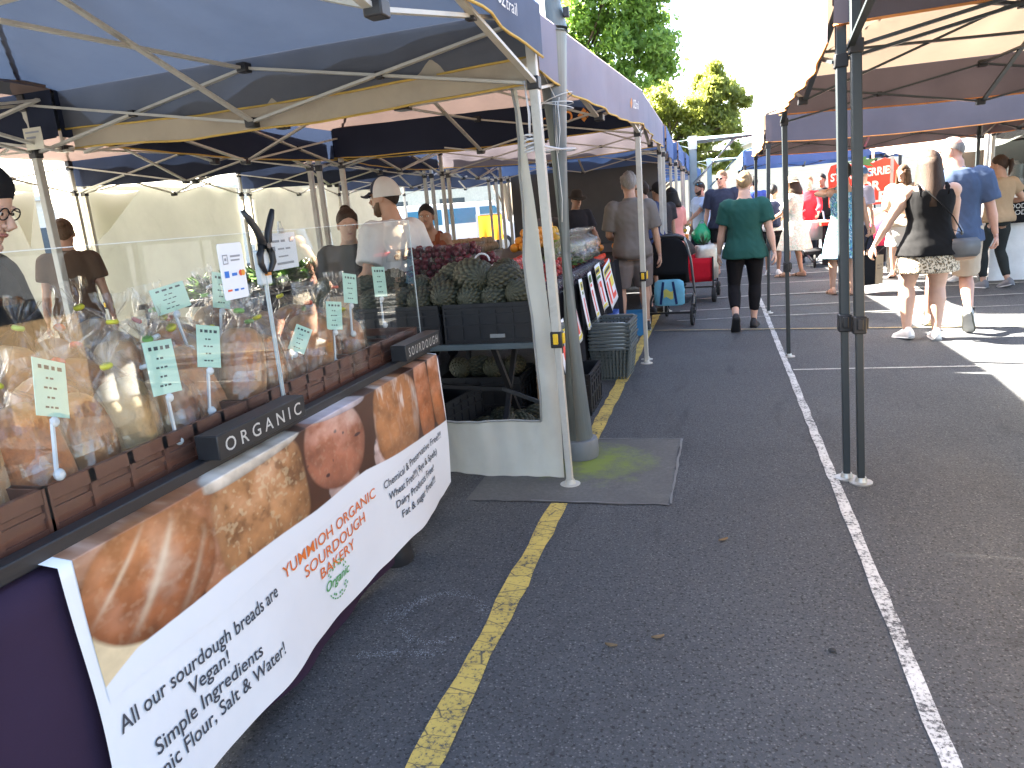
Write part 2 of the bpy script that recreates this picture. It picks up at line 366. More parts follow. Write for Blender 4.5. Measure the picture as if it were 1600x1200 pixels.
    if top:
        tm = top['mat']; off = top.get('loose', .02); g = G(); z0 = top.get('hem', -.08)
        torso(g, z0 if z0 >= -.12 else .0, top.get('neck', .515), off, 22, top.get('flare', .02) if z0 >= -.12 else 0)
        if z0 < -.12:
            n = 28; rings = []
            for i in range(7):
                t_ = i/6; z = lerp(.05, z0, t_); fl = top.get('flare', .05)*t_
                rx = lerp(.150, .168, min(1, t_*2))*wid+off+fl; ry = lerp(.110, .128, min(1, t_*2))*(wid*.6+.4)+off+fl
                rings.append([P + Vector((rx*s*math.cos(2*PI*k/n)*(1+.04*t_*math.sin(5*2*PI*k/n)), s*(-.006+ry*math.sin(2*PI*k/n)*(1+.05*t_*math.sin(6*2*PI*k/n+1))), z*s)) for k in range(n)])
            g.loft(rings)
        sl = top.get('sleeve', .6)
        if sl > 0:
            for k in (0, 1):
                sg = k*2-1; pts = [shl[k]-X*sg*.05*s+Vector((0, 0, .0)), shl[k]]; rad = [.066*s*ws+off*.6*s, .062*s*ws+off*.9*s]
                if sl <= 1:
                    pts += [lerp(shl[k], el[k], sl*.6), lerp(shl[k], el[k], sl)]; rad += [.054*s*ws+off*s, .050*s*ws+off*1.25*s]
                else:
                    pts += [lerp(shl[k], el[k], .5), el[k], lerp(el[k], wr[k], (sl-1)*.6), lerp(el[k], wr[k], sl-1)]; rad += [.05*s*ws+off*s, .04*s*ws+off*s, .038*s*ws+off*s, .03*s+off*s]
                g.tube(pts, rad, 14)
                g.ell(shl[k]-X*sg*.012*s+Vector((0, 0, .004*s)), (.064*s*ws+off*.8*s, .061*s*ws+off*.8*s, .060*s*ws+off*.8*s)); g.tube([spine(.47, sg*.03, -.012), shl[k]+Vector((0, 0, .012*s))], [.062*s*ws+off*.5*s, .055*s*ws+off*.7*s], 12)
        o = g.build(top.get('name', 'shirt'), tm, T, 180); JOBS.append((o, vox, 4, top.get('wr', .007), None))
        if top.get('collar'):
            cg = G(); n = 16
            cg.loft([[spine(.50, .078*math.cos(2*PI*k/n)*ws, -.012+.076*math.sin(2*PI*k/n)) for k in range(n)], [spine(.535, .068*math.cos(2*PI*k/n)*ws, -.006+.07*math.sin(2*PI*k/n)) for k in range(n)], [spine(.545, .070*math.cos(2*PI*k/n)*ws, -.006+.072*math.sin(2*PI*k/n)) for k in range(n)], [spine(.495, .092*math.cos(2*PI*k/n)*ws, -.012+.09*math.sin(2*PI*k/n)) for k in range(n)]], cap=False)
            cg.build('collar', tm, T, 60)
        if top.get('straps'):
            cg = G()
            for k in (-1, 1): cg.tube([spine(.40, k*.085*wid**.5, -.112), spine(.465, k*.095*wid**.5, -.098), spine(.503, k*.092*wid**.5, -.04), spine(.49, k*.09*wid**.5, .05), spine(.41, k*.085*wid**.5, .108)], [(.028*s, .008*s)]*5, 8)
            cg.build('shoulder_strap', tm, T, 180)
    if shoes:
        for k in (0, 1):
            if not barefoot:
                g = G(); foot(g, k, .004); so = g.build('shoe', shoes['mat'], T, 60)
                g = G(); foot(g, k, .008, True); g.build('sole', shoes.get('sole', shoes['mat']), so, 50)
                if shoes.get('sock'):
                    g = G(); g.cyl(an[k]-Vector((0, 0, .01)), an[k]+Vector((0, 0, .05*s)), .041*s, 12); g.build('sock', shoes['sock'], T)
            else:
                g = G(); foot(g, k, .006, True); so = g.build('sandal', shoes['mat'], T, 50)
                g = G(); g.tube([an[k]+footR[k] @ (Vector((-.05, .085, -.07))*s), an[k]+footR[k] @ (Vector((-.03, .09, -.012))*s), an[k]+footR[k] @ (Vector((.03, .09, -.012))*s), an[k]+footR[k] @ (Vector((.05, .085, -.07))*s)], [(.014*s, .004*s)]*4, 6); g.build('sandal_strap', shoes['mat'], so)
    def scalp(g, off, lim, tex=.004, topz=1.):
        nu, nv = 30, 11
        def fn(u, v):
            ph = 2*PI*u; c = math.cos(ph)  # ph=0 front
            lm = lerp(lim[1], lim[0], (c+1)/2) if c > 0 and False else (lim[0]*max(0, c)**1.5 + lim[1]*(1-abs(c)**1.5) + lim[2]*max(0, -c)**1.5)
            th = R(lm)*v; e = off*(1-.75*max(0, v-.7)/.3) + tex*fbm((math.sin(ph)*3+7, math.cos(ph)*3, v*2.5), 2.6)
            return H(((.0755+e)*math.sin(th)*math.sin(ph), -.005+(.100+e)*math.sin(th)*math.cos(ph), .012+(.1115+e*topz)*math.cos(th)))
        g.grid(fn, nu, nv)
    if hair:
        hmz = hair['mat']; st = hair.get('style', 'short'); g = G()
        scalp(g, hair.get('off', .012), hair.get('lim', (62, 92, 128)), hair.get('tex', .006))
        ho = g.build('hair', hmz, T, 180)
        if st == 'bun':
            g = G(); m3 = hm; g.ell(H(hair.get('bun', (0, -.085, .085))), (.045*s, .04*s, .038*s), 14, 10, m3); g.build('bun', hmz, ho, 180)
        if st in ('long', 'bob'):
            L = hair.get('len', .42 if st == 'long' else .22); g = G(); rings = []; n = 18
            wrap = hair.get('wrap', 1.75)
            for i in range(9):
                t_ = i/8; z = lerp(.06, .06-L, t_); fl = .012+.02*min(1, t_*1.4)+hair.get('flare', .02)*t_; bk = -.03*max(0, t_-.35)
                outer = []; inner = []
                for k in range(n):
                    a = lerp(-wrap, wrap, k/(n-1)) ; rip = 1+.05*fbm((k*1.7, t_*1.5, 3.3+loc[0]))
                    tap = (1-.35*max(0, t_-.75)/.25)
                    x = math.sin(a)*(.078+fl)*rip*tap; y = -.004-math.cos(a)*(.100+fl)*rip+bk
                    outer.append((x, y)); inner.append((math.sin(a)*(.062), -.004-math.cos(a)*(.078+.0)+bk))
                hz = z*1.
                rings.append([ (H((x, y, hz)) if t_ < .45 else lerp(H((x, y, hz)), hc + Vector((0, 0, hz*s)) + (X*x+F*(y-.02))*s, min(1, (t_-.45)*2))) for x, y in outer] + [(H((x, y, hz)) if t_ < .45 else lerp(H((x, y, hz)), hc + Vector((0, 0, hz*s)) + (X*x+F*(y-.02))*s, min(1, (t_-.45)*2))) for x, y in inner[::-1]])
            g.loft(rings); g.build('long_hair', hmz, ho, 180)
        if st == 'ponytail':
            g = G(); g.tube([H((0, -.10, .06)), H((0, -.14, .06)), H((0, -.15, 0)), H((0, -.135, -.08)), H((0, -.12, -.14))], [.018*s, .026*s, .03*s, .024*s, .008*s], 10); g.build('ponytail', hmz, ho, 180)
    if beard:
        g = G()
        g.loft([[H((rx*math.sin(a), .006+ry*math.cos(a), z)) for a in [lerp(-1.45, 1.45, k/14) for k in range(15)]] for z, rx, ry in ((-.030, .0725, .070), (-.062, .0695, .086), (-.09, .062, .089), (-.115, .050, .082), (-.132, .03, .068))], cap=False, closed=False)
        g.build('beard', beard, T, 180)
    if hat:
        hk = hat['kind']; g = G()
        if hk == 'cap':
            scalp(g, .019, (72, 88, 96), 0., 1.15); o = g.build('cap', hat['mat'], T, 180)
            g = G()
            g.loft([[H((math.sin(a)*.078, .06+math.cos(a)*.045, .046-.01*math.sin(a)**2+dz)) for a in [lerp(-1.35, 1.35, k/12) for k in range(13)]] + [H((math.sin(a)*.085, .065+math.cos(a)*.112, .028-.028*math.sin(a)**2+dz)) for a in [lerp(1.35, -1.35, k/12) for k in range(13)]] for dz in (0, .005)])
            g.build('cap_brim', hat.get('brim', hat['mat']), o, 50)
            if hat.get('back'):
                g = G(); nu = 16
                g.grid(lambda u, v: H(((.0755+.0215)*math.sin(R(lerp(8, 94, v)))*math.sin(lerp(1.15, 2*PI-1.15, u)), -.005+(.1+.0215)*math.sin(R(lerp(8, 94, v)))*math.cos(lerp(1.15, 2*PI-1.15, u)), .012+(.1115+.0235)*math.cos(R(lerp(8, 94, v))))), nu, 8); g.build('cap_mesh', hat['back'], o, 180)
        elif hk == 'beanie':
            scalp(g, .022, (66, 84, 100), .002, 1.2); g.build('beanie', hat['mat'], T, 180)
        else:
            n = 26; br = hat.get('brim_r', .165)
            prof = [(br, .028), (br*.8, .036), (.098, .044), (.094, .075), (.088, .115), (.068, .142), (.03, .15), (.002, .148)]
            g.loft([[H((r*.92*math.cos(2*PI*k/n), -.006+r*1.06*math.sin(2*PI*k/n), z+.012*math.cos(4*PI*k/n)*(r/.16)**2)) for k in range(n)] for r, z in prof], cap=False)
            o = g.build('hat', hat['mat'], T, 180, solid=.003)
            g = G(); g.loft([[H((.1*.92*math.cos(2*PI*k/n), -.006+.1*1.06*math.sin(2*PI*k/n), z)) for k in range(n)] for z in (.046, .066)], cap=False); g.build('hat_band', hat.get('band', hat['mat']), o, 180)
    if glasses:
        g = G()
        z = glasses.get('z', .010); y0 = glasses.get('y', .098)
        for k in (-1, 1):
            if glasses.get('sun'): g.ell(H((k*.033, y0, z)), (.027*s, .007*s, .019*s), 12, 6, hm)
            else: g.tube([H((k*.033+.027*math.cos(a), y0, z+.019*math.sin(a))) for a in [2*PI*q/14 for q in range(15)]], .0022*s, 5)
            g.tube([H((k*.06, y0-.004, z+.006)), H((k*.074, .05, z+.006)), H((k*.078, -.01, z+.004))], .0024*s, 5)
        g.tube([H((-.008, y0+.004, z+.004)), H((.008, y0+.004, z+.004))], .0022*s, 5)
        g.build('sunglasses' if glasses.get('sun') else 'spectacles', glasses['mat'], T, 180)
    info = dict(T=T, wr=wr, el=el, shl=shl, spine=spine, H=H, s=s, an=an)
    mw = Matrix.Translation(Vector(loc)) @ Matrix.Rotation(R(face), 4, 'Z')
    info['W'] = lambda p: mw @ Vector(p)
    return info
def flush_people():
    for o, vx, it, wr, ex in JOBS:
        md = o.modifiers.new('remesh', 'REMESH'); md.mode = 'VOXEL'; md.voxel_size = vx; md.use_smooth_shade = True
        md = o.modifiers.new('smooth', 'SMOOTH'); md.iterations = it; md.factor = .5
    dg = bpy.context.evaluated_depsgraph_get(); dg.update(); done = []
    for o, vx, it, wr, ex in JOBS: done.append(bpy.data.meshes.new_from_object(o.evaluated_get(dg)))
    for (o, vx, it, wr, ex), me in zip(JOBS, done):
        mat = o.data.materials[0]; o.modifiers.clear(); old = o.data
        n = len(me.vertices); co = np.empty(n*3, np.float32); me.vertices.foreach_get('co', co); co = co.reshape(-1, 3)
        if wr:
            no = np.empty(n*3, np.float32); me.vertex_normals.foreach_get('vector', no); no = no.reshape(-1, 3); seed = Vector((o.parent.location.x*3, o.parent.location.y*2, 0))
            d = np.array([mnoise.noise(Vector((a*9, b*9, c*3.5-a*4))+seed)*.7 + (.35-abs(mnoise.noise(Vector((a*16+c*9, b*16-c*7, c*7))+seed)))*.9 for a, b, c in co], np.float32)
            co = co + no*(d*wr)[:, None]
        if ex is not None and len(ex.v):
            fs = [tuple(p.vertices) for p in me.polygons] + [tuple(i+n for i in f) for f in ex.f]
            m2 = bpy.data.meshes.new(o.name); m2.from_pydata([tuple(c) for c in co.tolist()] + ex.v, [], fs)
            bpy.data.meshes.remove(me); me = m2
        else: me.vertices.foreach_set('co', co.reshape(-1)); me.name = o.name
        me.materials.clear(); me.materials.append(mat)
        me.polygons.foreach_set('use_smooth', [True]*len(me.polygons)); me.update(); o.data = me
        bpy.data.meshes.remove(old)
# ------------------------------------------------------------------ ground and markings
def asphalt_mat():
    m, t, p, out = _new('asphalt'); v = coords(t, 'Object')
    fine = noise(t, v, 260, 3, .7); mid = noise(t, v, 22, 5, .65); big = noise(t, v, .55, 4, .6, .4); vo = N(t, 'ShaderNodeTexVoronoi', i_Scale=95.); t.links.new(v, vo.inputs['Vector'])
    c = mixc(t, ramp(t, big, [(.35, 0.), (.65, 1.)]), (.045, .048, .053), (.076, .080, .085))
    c = mixc(t, ramp(t, mid, [(.35, 0.), (.75, .55)]), c, (.094, .098, .102))
    stone = ramp(t, vo.outputs['Distance'], [(.0, 1.), (.45, 0.)]); rnd = ramp(t, vo.outputs['Color'], [(.35, .15), (.9, 1.)])
    st = N(t, 'ShaderNodeMath', operation='MULTIPLY'); t.links.new(stone, st.inputs[0]); t.links.new(rnd, st.inputs[1])
    c = mixc(t, st.outputs[0], c, (.25, .25, .25)); c = mixc(t, ramp(t, noise(t, v, 75, 3, .6), [(.36, .85), (.46, 0.)]), c, (.014, .014, .016)); c = mixc(t, ramp(t, noise(t, v, 140, 2, .5), [(.66, 0.), (.74, .7)]), c, (.28, .27, .26))
    sp = noise(t, v, 55, 2, .5); c = mixc(t, ramp(t, sp, [(.74, 0.), (.80, .8)]), c, (.015, .015, .016))
    # tar seams and stains
    c = mixc(t, ramp(t, noise(t, coords(t, 'Object', (2.2, .5, 1)), 1.3, 6, .7, 1.5), [(.55, 0.), (.72, .55)]), c, (.026, .026, .028))
    t.links.new(c, p.inputs['Base Color']); p.inputs['Roughness'].default_value = .78; p.inputs['Specular IOR Level'].default_value = .35
    ad = N(t, 'ShaderNodeMath', operation='ADD'); t.links.new(stone, ad.inputs[0]); t.links.new(mid, ad.inputs[1])
    ad2 = N(t, 'ShaderNodeMath', operation='ADD'); t.links.new(ad.outputs[0], ad2.inputs[0]); t.links.new(fine, ad2.inputs[1])
    bump(t, ad2.outputs[0], p, .75, .006); return m
def paint_mat(name, col, wear=.46, cr=True, under=(.062, .065, .070)):
    """worn road paint: chips let the asphalt show through"""
    m, t, p, out = _new(name); v = coords(t, 'Object')
    a = noise(t, v, 70, 5, .72); b = noise(t, v, 6, 4, .6)
    c = mixc(t, ramp(t, b, [(.3, 0.), (.7, 1.)]), tuple(x*.72 for x in col), col)
    mx = N(t, 'ShaderNodeMath', operation='MULTIPLY_ADD'); mx.inputs[1].default_value = .35; t.links.new(b, mx.inputs[0]); t.links.new(a, mx.inputs[2])
    k = ramp(t, mx.outputs[0], [(wear+.06, 1.), (wear+.20, 0.)])
    if cr:
        sv = coords(t, 'Object', (1.2, 3.2, 1)); vo = N(t, 'ShaderNodeTexVoronoi', i_Scale=5., feature='DISTANCE_TO_EDGE'); t.links.new(sv, vo.inputs['Vector'])
        kk = ramp(t, vo.outputs['Distance'], [(.0, 1.), (.03, 0.)]); c = mixc(t, kk, c, (.05, .05, .05))
    c = mixc(t, k, c, under)
    t.links.new(c, p.inputs['Base Color']); p.inputs['Roughness'].default_value = .75; p.inputs['Specular IOR Level'].default_value = .3
    bump(t, a, p, .5, .004); return m
AS = asphalt_mat()
g = G(); g.grid(lambda u, v: (-400+800*u, -150+750*v, 0), 8, 8); struct(g.build('ground', AS, smooth=0))
def strip(name, pts, wid, mat, z, jag=.006, step=.12):
    """flat painted strip with slightly ragged edges along a polyline"""
    P = [Vector((x, y, z)) for x, y in pts]; L = []; 
    for a, b in zip(P[:-1], P[1:]):
        n = max(2, int((b-a).length/step)); L += [lerp(a, b, i/n) for i in range(n)]
    L.append(P[-1]); gg = G(); vs = []
    for i, q in enumerate(L):
        d = (L[min(i+1, len(L)-1)]-L[max(i-1, 0)]).normalized(); nn = Vector((-d.y, d.x, 0))
        vs += [q+nn*(wid/2+random.uniform(-jag, jag)), q-nn*(wid/2+random.uniform(-jag, jag))]
    gg.add(vs, [(2*i, 2*i+1, 2*i+3, 2*i+2) for i in range(len(L)-1)]); return struct(gg.build(name, mat, smooth=0))
YEL = paint_mat('yellow_road_paint', (.62, .45, .11), .45); WHI = paint_mat('white_road_paint', (.58, .58, .56), .50, False); FAINT = paint_mat('faint_line_paint', (.50, .49, .45), .46, False)
def conc_mat():
    m, t, p, out = _new('mossy_concrete'); v = coords(t, 'Object')
    c = mixc(t, ramp(t, noise(t, v, 45, 5, .7), [(.3, 0.), (.7, 1.)]), (.085, .084, .078), (.14, .137, .128))
    c = mixc(t, ramp(t, noise(t, v, 4, 4, .6), [(.35, 0.), (.7, .7)]), c, (.075, .074, .072))
    gd = N(t, 'ShaderNodeVectorMath', operation='DISTANCE'); t.links.new(coords(t, 'Object', (1, 1, 1)), gd.inputs[0]); gd.inputs[1].default_value = (-.70, 4.02, .004)
    nn = noise(t, v, 9, 6, .7); ad = N(t, 'ShaderNodeMath', operation='MULTIPLY_ADD'); ad.inputs[1].default_value = .75; t.links.new(nn, ad.inputs[0]); t.links.new(gd.outputs['Value'], ad.inputs[2])
    c = mixc(t, ramp(t, ad.outputs[0], [(.44, .9), (.55, .5), (.74, 0.)]), c, (.17, .22, .03))
    t.links.new(c, p.inputs['Base Color']); p.inputs['Roughness'].default_value = .9; bump(t, noise(t, v, 160, 4, .7), p, .5, .004); return m
g = G(); n = 14
ed = [lerp(Vector((-1.30, 3.42, .004)), Vector((-.25, 3.42, .004)), i/n)+Vector((0, random.uniform(-.012, .012), 0)) for i in range(n)] + [lerp(Vector((-.25, 3.42, .004)), Vector((-.24, 4.46, .004)), i/n)+Vector((random.uniform(-.012, .012), 0, 0)) for i in range(n)] + [lerp(Vector((-.24, 4.46, .004)), Vector((-1.3, 4.46, .004)), i/n) for i in range(n)] + [Vector((-1.3, 4.46, .004))]
g.add(ed, [tuple(range(len(ed)))]); struct(g.build('concrete_patch', conc_mat(), smooth=0))
EDG = paint_mat('patch_edge_dust', (.20, .20, .19), .36, False)
strip('patch_edge', [(-.245, 3.43), (-.235, 4.46)], .012, EDG, .008, .005, .06)
strip('patch_edge', [(-.95, 3.425), (-.25, 3.42)], .008, EDG, .008, .005, .06)
strip('patch_edge', [(-.85, 4.455), (-.24, 4.465)], .010, EDG, .008, .005, .06)
strip('yellow_line', [(-.80, -2), (-.80, 3.405)], .088, YEL, .004, .008)
strip('yellow_line', [(-.80, 4.42), (-.79, 9.2), (-.79, 24)], .090, YEL, .0085, .006)
strip('white_line', [(.545, -2), (.55, 40)], .049, WHI, .004, .004)
strip('bay_line', [(.58, 6.33), (2.3, 6.33), (6, 6.3)], .035, FAINT, .0045, .003)
OCH = paint_mat('ochre_line_paint', (.50, .38, .17), .48, False)
strip('court_line', [(-.72, 8.46), (.5, 8.30), (1.7, 8.12), (6, 7.6)], .036, OCH, .0125, .003)
for y0, y1, wd in ((10.0, 10.3, .035), (11.15, 11.3, .06), (12.6, 12.7, .035), (13.9, 14.0, .06), (15.5, 15.6, .05), (9.2, 9.35, .02)):
    strip('bay_line', [(-.5, y0-.1), (.52, y0), (6, y1)], wd, FAINT, .0127, .003)
CH = paint_mat('chalk_smear', (.25, .265, .285), .60, False, (.105, .109, .115))
CHM = M('chalk_dust', (.24, .26, .29), .9, .2, 40, 0)
rc = random.Random(6); g = G()
arc = [(-1.02+.15*math.cos(a), 2.30+.17*math.sin(a)) for a in [2*PI*i/60+.3 for i in range(50)]]
for (x0, y0), dens, spread in [(q, 12, .012) for q in arc] + [((-1.22+.27*i/24, 2.03+.05*i/24), 11, .014) for i in range(25)] + [((-1.24+.11*i/14, 2.22+.20*i/14), 16, .022) for i in range(15)]:
    if rc.random() < .16: continue
    for _ in range(dens):
        x, y = x0+rc.gauss(0, spread), y0+rc.gauss(0, spread); r = rc.uniform(.0010, .0034); aa = rc.uniform(0, 6)
        g.add([(x+r*rc.uniform(.6, 1.3)*math.cos(aa+k*PI/2), y+r*rc.uniform(.6, 1.3)*math.sin(aa+k*PI/2), .0046) for k in range(4)], [(0, 1, 2, 3)])
o = g.build('chalk_mark', CHM, None, 0); o['kind'] = 'stuff'; o['label'] = 'faint scuffed chalk loops on the asphalt beside the banner'
for k, (x, y, a) in enumerate(((-.22, 2.27, .3), (.0, 3.05, .5), (-.37, 2.2, -.2))):
    g = G(); g.grid(lambda u, v: ((u-.5)*.045, (v-.5)*.018*math.sin(PI*min(max(u, .02), .98)), .004+.007*math.sin(PI*v)+.003*u), 8, 4)
    tag(g.build('leaf', M('dry_leaf', (.16, .10, .05), .7), loc=(x, y, 0.002), rz=a, solid=.0012), ['curled dry brown leaf lying on open asphalt in the foreground', 'small pale fleck of dry leaf on asphalt near the concrete patch', 'thin dry leaf scrap left of the curled brown leaf on asphalt'][k], 'leaf')
g = G(); g.ell((0, 0, .006), (.013, .010, .007), 8, 5); tag(g.build('pebble', M('pebble_dark', (.03, .03, .03), .8), loc=(.33, 2.27, .001)), 'small black pebble on asphalt beside the white line', 'pebble')

# ------------------------------------------------------------------ gazebos
def cloth(name, col, tcol, tr, dirt=.0, stretch=(1, 1, 1), var=.12): return M(name, col, .85, var, 3.5, .25, 240, 0, tr, tcol, stretch, .15, 0, dirt)
NAVY = cloth('navy_canopy', (.150, .157, .178), (.014, .022, .042), .25, .0)
BAKV = cloth('navy_blue_valance', (.115, .14, .20), (.04, .06, .13), .2)
NAVY2 = cloth('navy_valance', (.022, .028, .050), (.03, .045, .09), .15)
BLUEV = cloth('blue_valance', (.10, .165, .34), (.03, .06, .16), .25)
PURP = cloth('faded_plum_canopy', (.095, .082, .11), (.04, .026, .02), .25)
PURPV = cloth('faded_plum_valance', (.122, .112, .132), (.05, .035, .035), .15)
PINK = cloth('sun_faded_canopy', (.33, .24, .21), (.048, .035, .032), .40, .25)
TAN = cloth('tan_canopy', (.44, .36, .29), (.095, .072, .054), .42, .2)
GREYV = cloth('grey_valance', (.27, .27, .34), (.25, .22, .25), .25)
CREAMV = cloth('cream_valance', (.55, .48, .37), (.2, .15, .09), .3, .25)
CREAM = M('cream_frame_paint', (.47, .455, .40), .45, .08, 12, .05, dirt=.35)
DARKF = M('charcoal_frame_paint', (.022, .030, .034), .42, .12, 14, .05, spec=.5)
BLK = M('black_plastic', (.018, .018, .020), .45, .15, 20, .1)
PIPE_O = M('orange_piping', (.60, .24, .07), .7); PIPE_Y = M('yellow_piping', (.55, .36, .08), .7)
STEEL = M('plate_steel', (.42, .42, .40), .4, .15, 30, .1, metal=.7); YBTN = M('yellow_button', (.75, .47, .02), .4)
LOGOW = M('logo_white_print', (.7, .7, .68), .7, .03); LOGOO = M('logo_orange_print', (.70, .28, .06), .7, .03)
def gazebo(label, c, rz, roof, val, frame, pipe, size=(2.96, 2.96), eave=2.38, drop=.27, peak=.85, vals='SNEW', legs='0123', legx=None, logo=None, roofres=26, seed=0., sag=.10, name='gazebo', group='pop-up gazebos along the market aisle', inner=True, lock=True, cat='gazebo', valmats=None, dk=None, sg=None):
    T = thing(name, label, cat, (c[0], c[1], 0), rz, group); a, b = size[0]/2, size[1]/2
    ptop = eave+peak
    def roofz(x, y):
        m = max(abs(x)/a, abs(y)/b); d = 1-m
        z = eave + peak*d - sag*math.sin(PI*min(1, d*1.15))*(1-.6*min(1, abs(abs(x)/a-abs(y)/b)*0+0))
        k = abs(abs(x)/a-abs(y)/b); z -= .05*min(1, k*2)*math.sin(PI*m)       # panels belly between the hips
        f = fbm((x*1.6+seed, y*1.6, seed*2), 1.)*.035*min(1, d*6)
        ang = math.atan2(y/b, x/a); f += .009*math.sin(ang*22+4*fbm((x+seed, y, 1), 1.2))*math.sin(PI*min(1, max(0, m)))
        return z+f
    g = G(); g.grid(lambda u, v: ((u-.5)*2*(a+.02), (v-.5)*2*(b+.02), roofz((u-.5)*2*a, (v-.5)*2*b)), roofres, roofres); g.build('canopy', roof, T, 180)
    # hip seams
    g = G()
    for sx in (-1, 1):
        for sy in (-1, 1): g.tube([(sx*a*t_, sy*b*t_, roofz(sx*a*t_, sy*b*t_)+.012) for t_ in [i/10 for i in range(1, 11)]], (.012), 5)
    g.build('hip_seam', roof, T, 180)
    sides = {'S': ((-a, -b), (a, -b)), 'N': ((a, b), (-a, b)), 'E': ((a, -b), (a, b)), 'W': ((-a, b), (-a, -b))}
    for k, sd in enumerate('SNEW'):
        if sd not in vals: continue
        p, q = [Vector((*x, 0)) for x in sides[sd]]; d = (q-p).normalized(); nrm = Vector((d.y, -d.x, 0))
        def vf(u, v, p=p, q=q, nrm=nrm, k=k, sd=sd):
            e = min(1, 5*min(u, 1-u)); x = lerp(p, q, u); f = fbm((u*5+seed, k*3.1, v*.6+seed), 1.)
            return x + nrm*(.022+.028*f*v*e+.010*math.sin(u*41+k)*v*e) + Vector((0, 0, eave+.004-v*drop*(dk or {}).get(sd, 1.)-(sg or {}).get(sd, .045)*math.sin(PI*u)*v+.012*f*v))
        vm = (valmats or {}).get(sd, val)
        g = G(); g.grid(vf, 34, 4); o = g.build('valance', vm, T, 180)
        if pipe: g = G(); g.tube([vf(i/34, 1.) for i in range(35)], .0065, 5); g.build('piping', pipe, o, 180)
        if logo and sd in logo:
            txt, u0, wd, hh, onlytext = logo[sd][:5]
            def tf(x, y, vf=vf, nrm=nrm, u0=u0, L=(q-p).length, hh=hh, off=logo[sd][5]):
                pos = vf(u0 + x/L, .62-(y)/drop); return pos + nrm*off
            put_text(txt[0], wd*.42, hh, lambda x, y: tf(x, y), LOGOW if not onlytext else LOGOO, o, .02); 
            put_text(txt[1], wd*.50, hh*1.05, lambda x, y: tf(x+wd*.44, y), LOGOW if not onlytext else LOGOO, o, .0)
            g = G(); s_ = hh*.75; cx_ = -s_*1.6
            for dx, dy in ((0, .52), (-.5, .02), (.5, .02), (0, -.48)): g.add([tf(cx_+dx*s_+ex*s_*.40, hh*.45+dy*s_*.9+ey*s_*.40) for ex, ey in ((-1, 0), (0, -1), (1, 0), (0, 1))], [(0, 1, 2, 3)])
            g.build('emblem', LOGOO, o, 0)
    cs = [(-a+.03, -b+.03), (a-.03, -b+.03), (a-.03, b-.03), (-a+.03, b-.03)]; zt = eave-.06; zb = eave-.34
    for k in range(4):
        if str(k) in legs:
            x, y = cs[k]; fx, fy = (legx or {}).get(k, (x, y))
            L = lambda z: Vector((lerp(fx, x, z/eave), lerp(fy, y, z/eave), z))
            g = G(); g.bar(L(.78), L(eave-.01), .044, .044, Vector((0, 1, 0))); lg = g.build('leg', frame, T, 30, bevel=.004)
            g = G(); g.bar(L(.015), L(.80), .033, .033, Vector((0, 1, 0))); g.build('inner_tube', frame, lg, 30, bevel=.003)
            g = G(); g.lathe([(.055, 0), (.055, .006), (.03, .008), (.024, .03)], (fx, fy, .0), 16); g.build('foot_plate', STEEL if frame is DARKF else frame, lg, 40)
            g = G(); g.box(L(.80), (.060, .060, .085)); br = g.build('slider_lock', BLK if frame is DARKF else BLK, lg, 30, bevel=.006)
            if lock: g = G(); q = L(.80); g.box(q+Vector((.0, -.033, .005)), (.026, .014, .055)); g.box(q+Vector((.033, 0, .005)), (.014, .026, .055)); g.build('lock_button', YBTN if frame is not DARKF else BLK, br, 30, bevel=.004)
            g = G(); g.box(L(eave-.05), (.056, .056, .10)); g.build('corner_joint', BLK, lg, 30, bevel=.005)
            g = G(); g.box(L(zb), (.058, .058, .06)); g.build('slide_joint', BLK, lg, 30, bevel=.005)
    mids = [Vector((0, -b+.03, 0)), Vector((a-.03, 0, 0)), Vector((0, b-.03, 0)), Vector((-a+.03, 0, 0))]
    UPZ = Vector((0, 0, 1)); bars = []
    for k in range(4):
        p, q = Vector((*cs[k], 0)), Vector((*cs[(k+1) % 4], 0)); md = mids[k]; off = Vector((md.y, -md.x, 0)).normalized()*0
        inn = -md.normalized()*.012
        for e in (p, q):
            bars += [(e+UPZ*zt+inn, md+UPZ*zb+inn), (e+UPZ*zb-inn, md+UPZ*zt-inn)]
        if inner:
            hub = Vector((0, 0, 0)); dn = md.normalized()*.05; sid = Vector((-md.y, md.x, 0)).normalized()*.012
            mh = (lerp(md, hub, .5)); z1 = eave+peak*.42; 
            bars += [(md+UPZ*zt+sid, dn+UPZ*(eave-.10)+sid), (md+UPZ*zb-sid, dn+UPZ*(eave+.16)-sid)]
    for p, q in bars:
        g = G(); g.bar(p, q, .030, .014); g.build('truss_bar', frame, T, 30)
    for md in mids:
        for z in (zt, zb): g = G(); g.box(md+UPZ*z, (.06, .06, .05)); g.build('truss_joint', BLK, T, 30, bevel=.006)
    for k in range(4):
        for e in (cs[k], cs[(k+1) % 4]): g = G(); g.box((lerp(Vector((*e, 0)), mids[k], .5)+UPZ*(zt+zb)/2), (.035, .035, .035)); g.build('pivot_joint', BLK, T, 30)
    if inner:
        g = G(); g.cyl((0, 0, eave-.12), (0, 0, ptop-.02), .018, 10); g.build('mast', frame, T)
        g = G(); g.box((0, 0, eave-.10), (.10, .10, .05)); g.build('mast_hub', BLK, T, 30); g = G(); g.box((0, 0, eave+.16), (.10, .10, .05)); g.build('mast_hub', BLK, T, 30); g = G(); g.lathe([(.07, ptop-.06), (.05, ptop-.02), (.01, ptop+.0)], (0, 0, -.03)); g.build('mast_cap', BLK, T, 30)
    return T
OZ = ('OZ', 'trail')
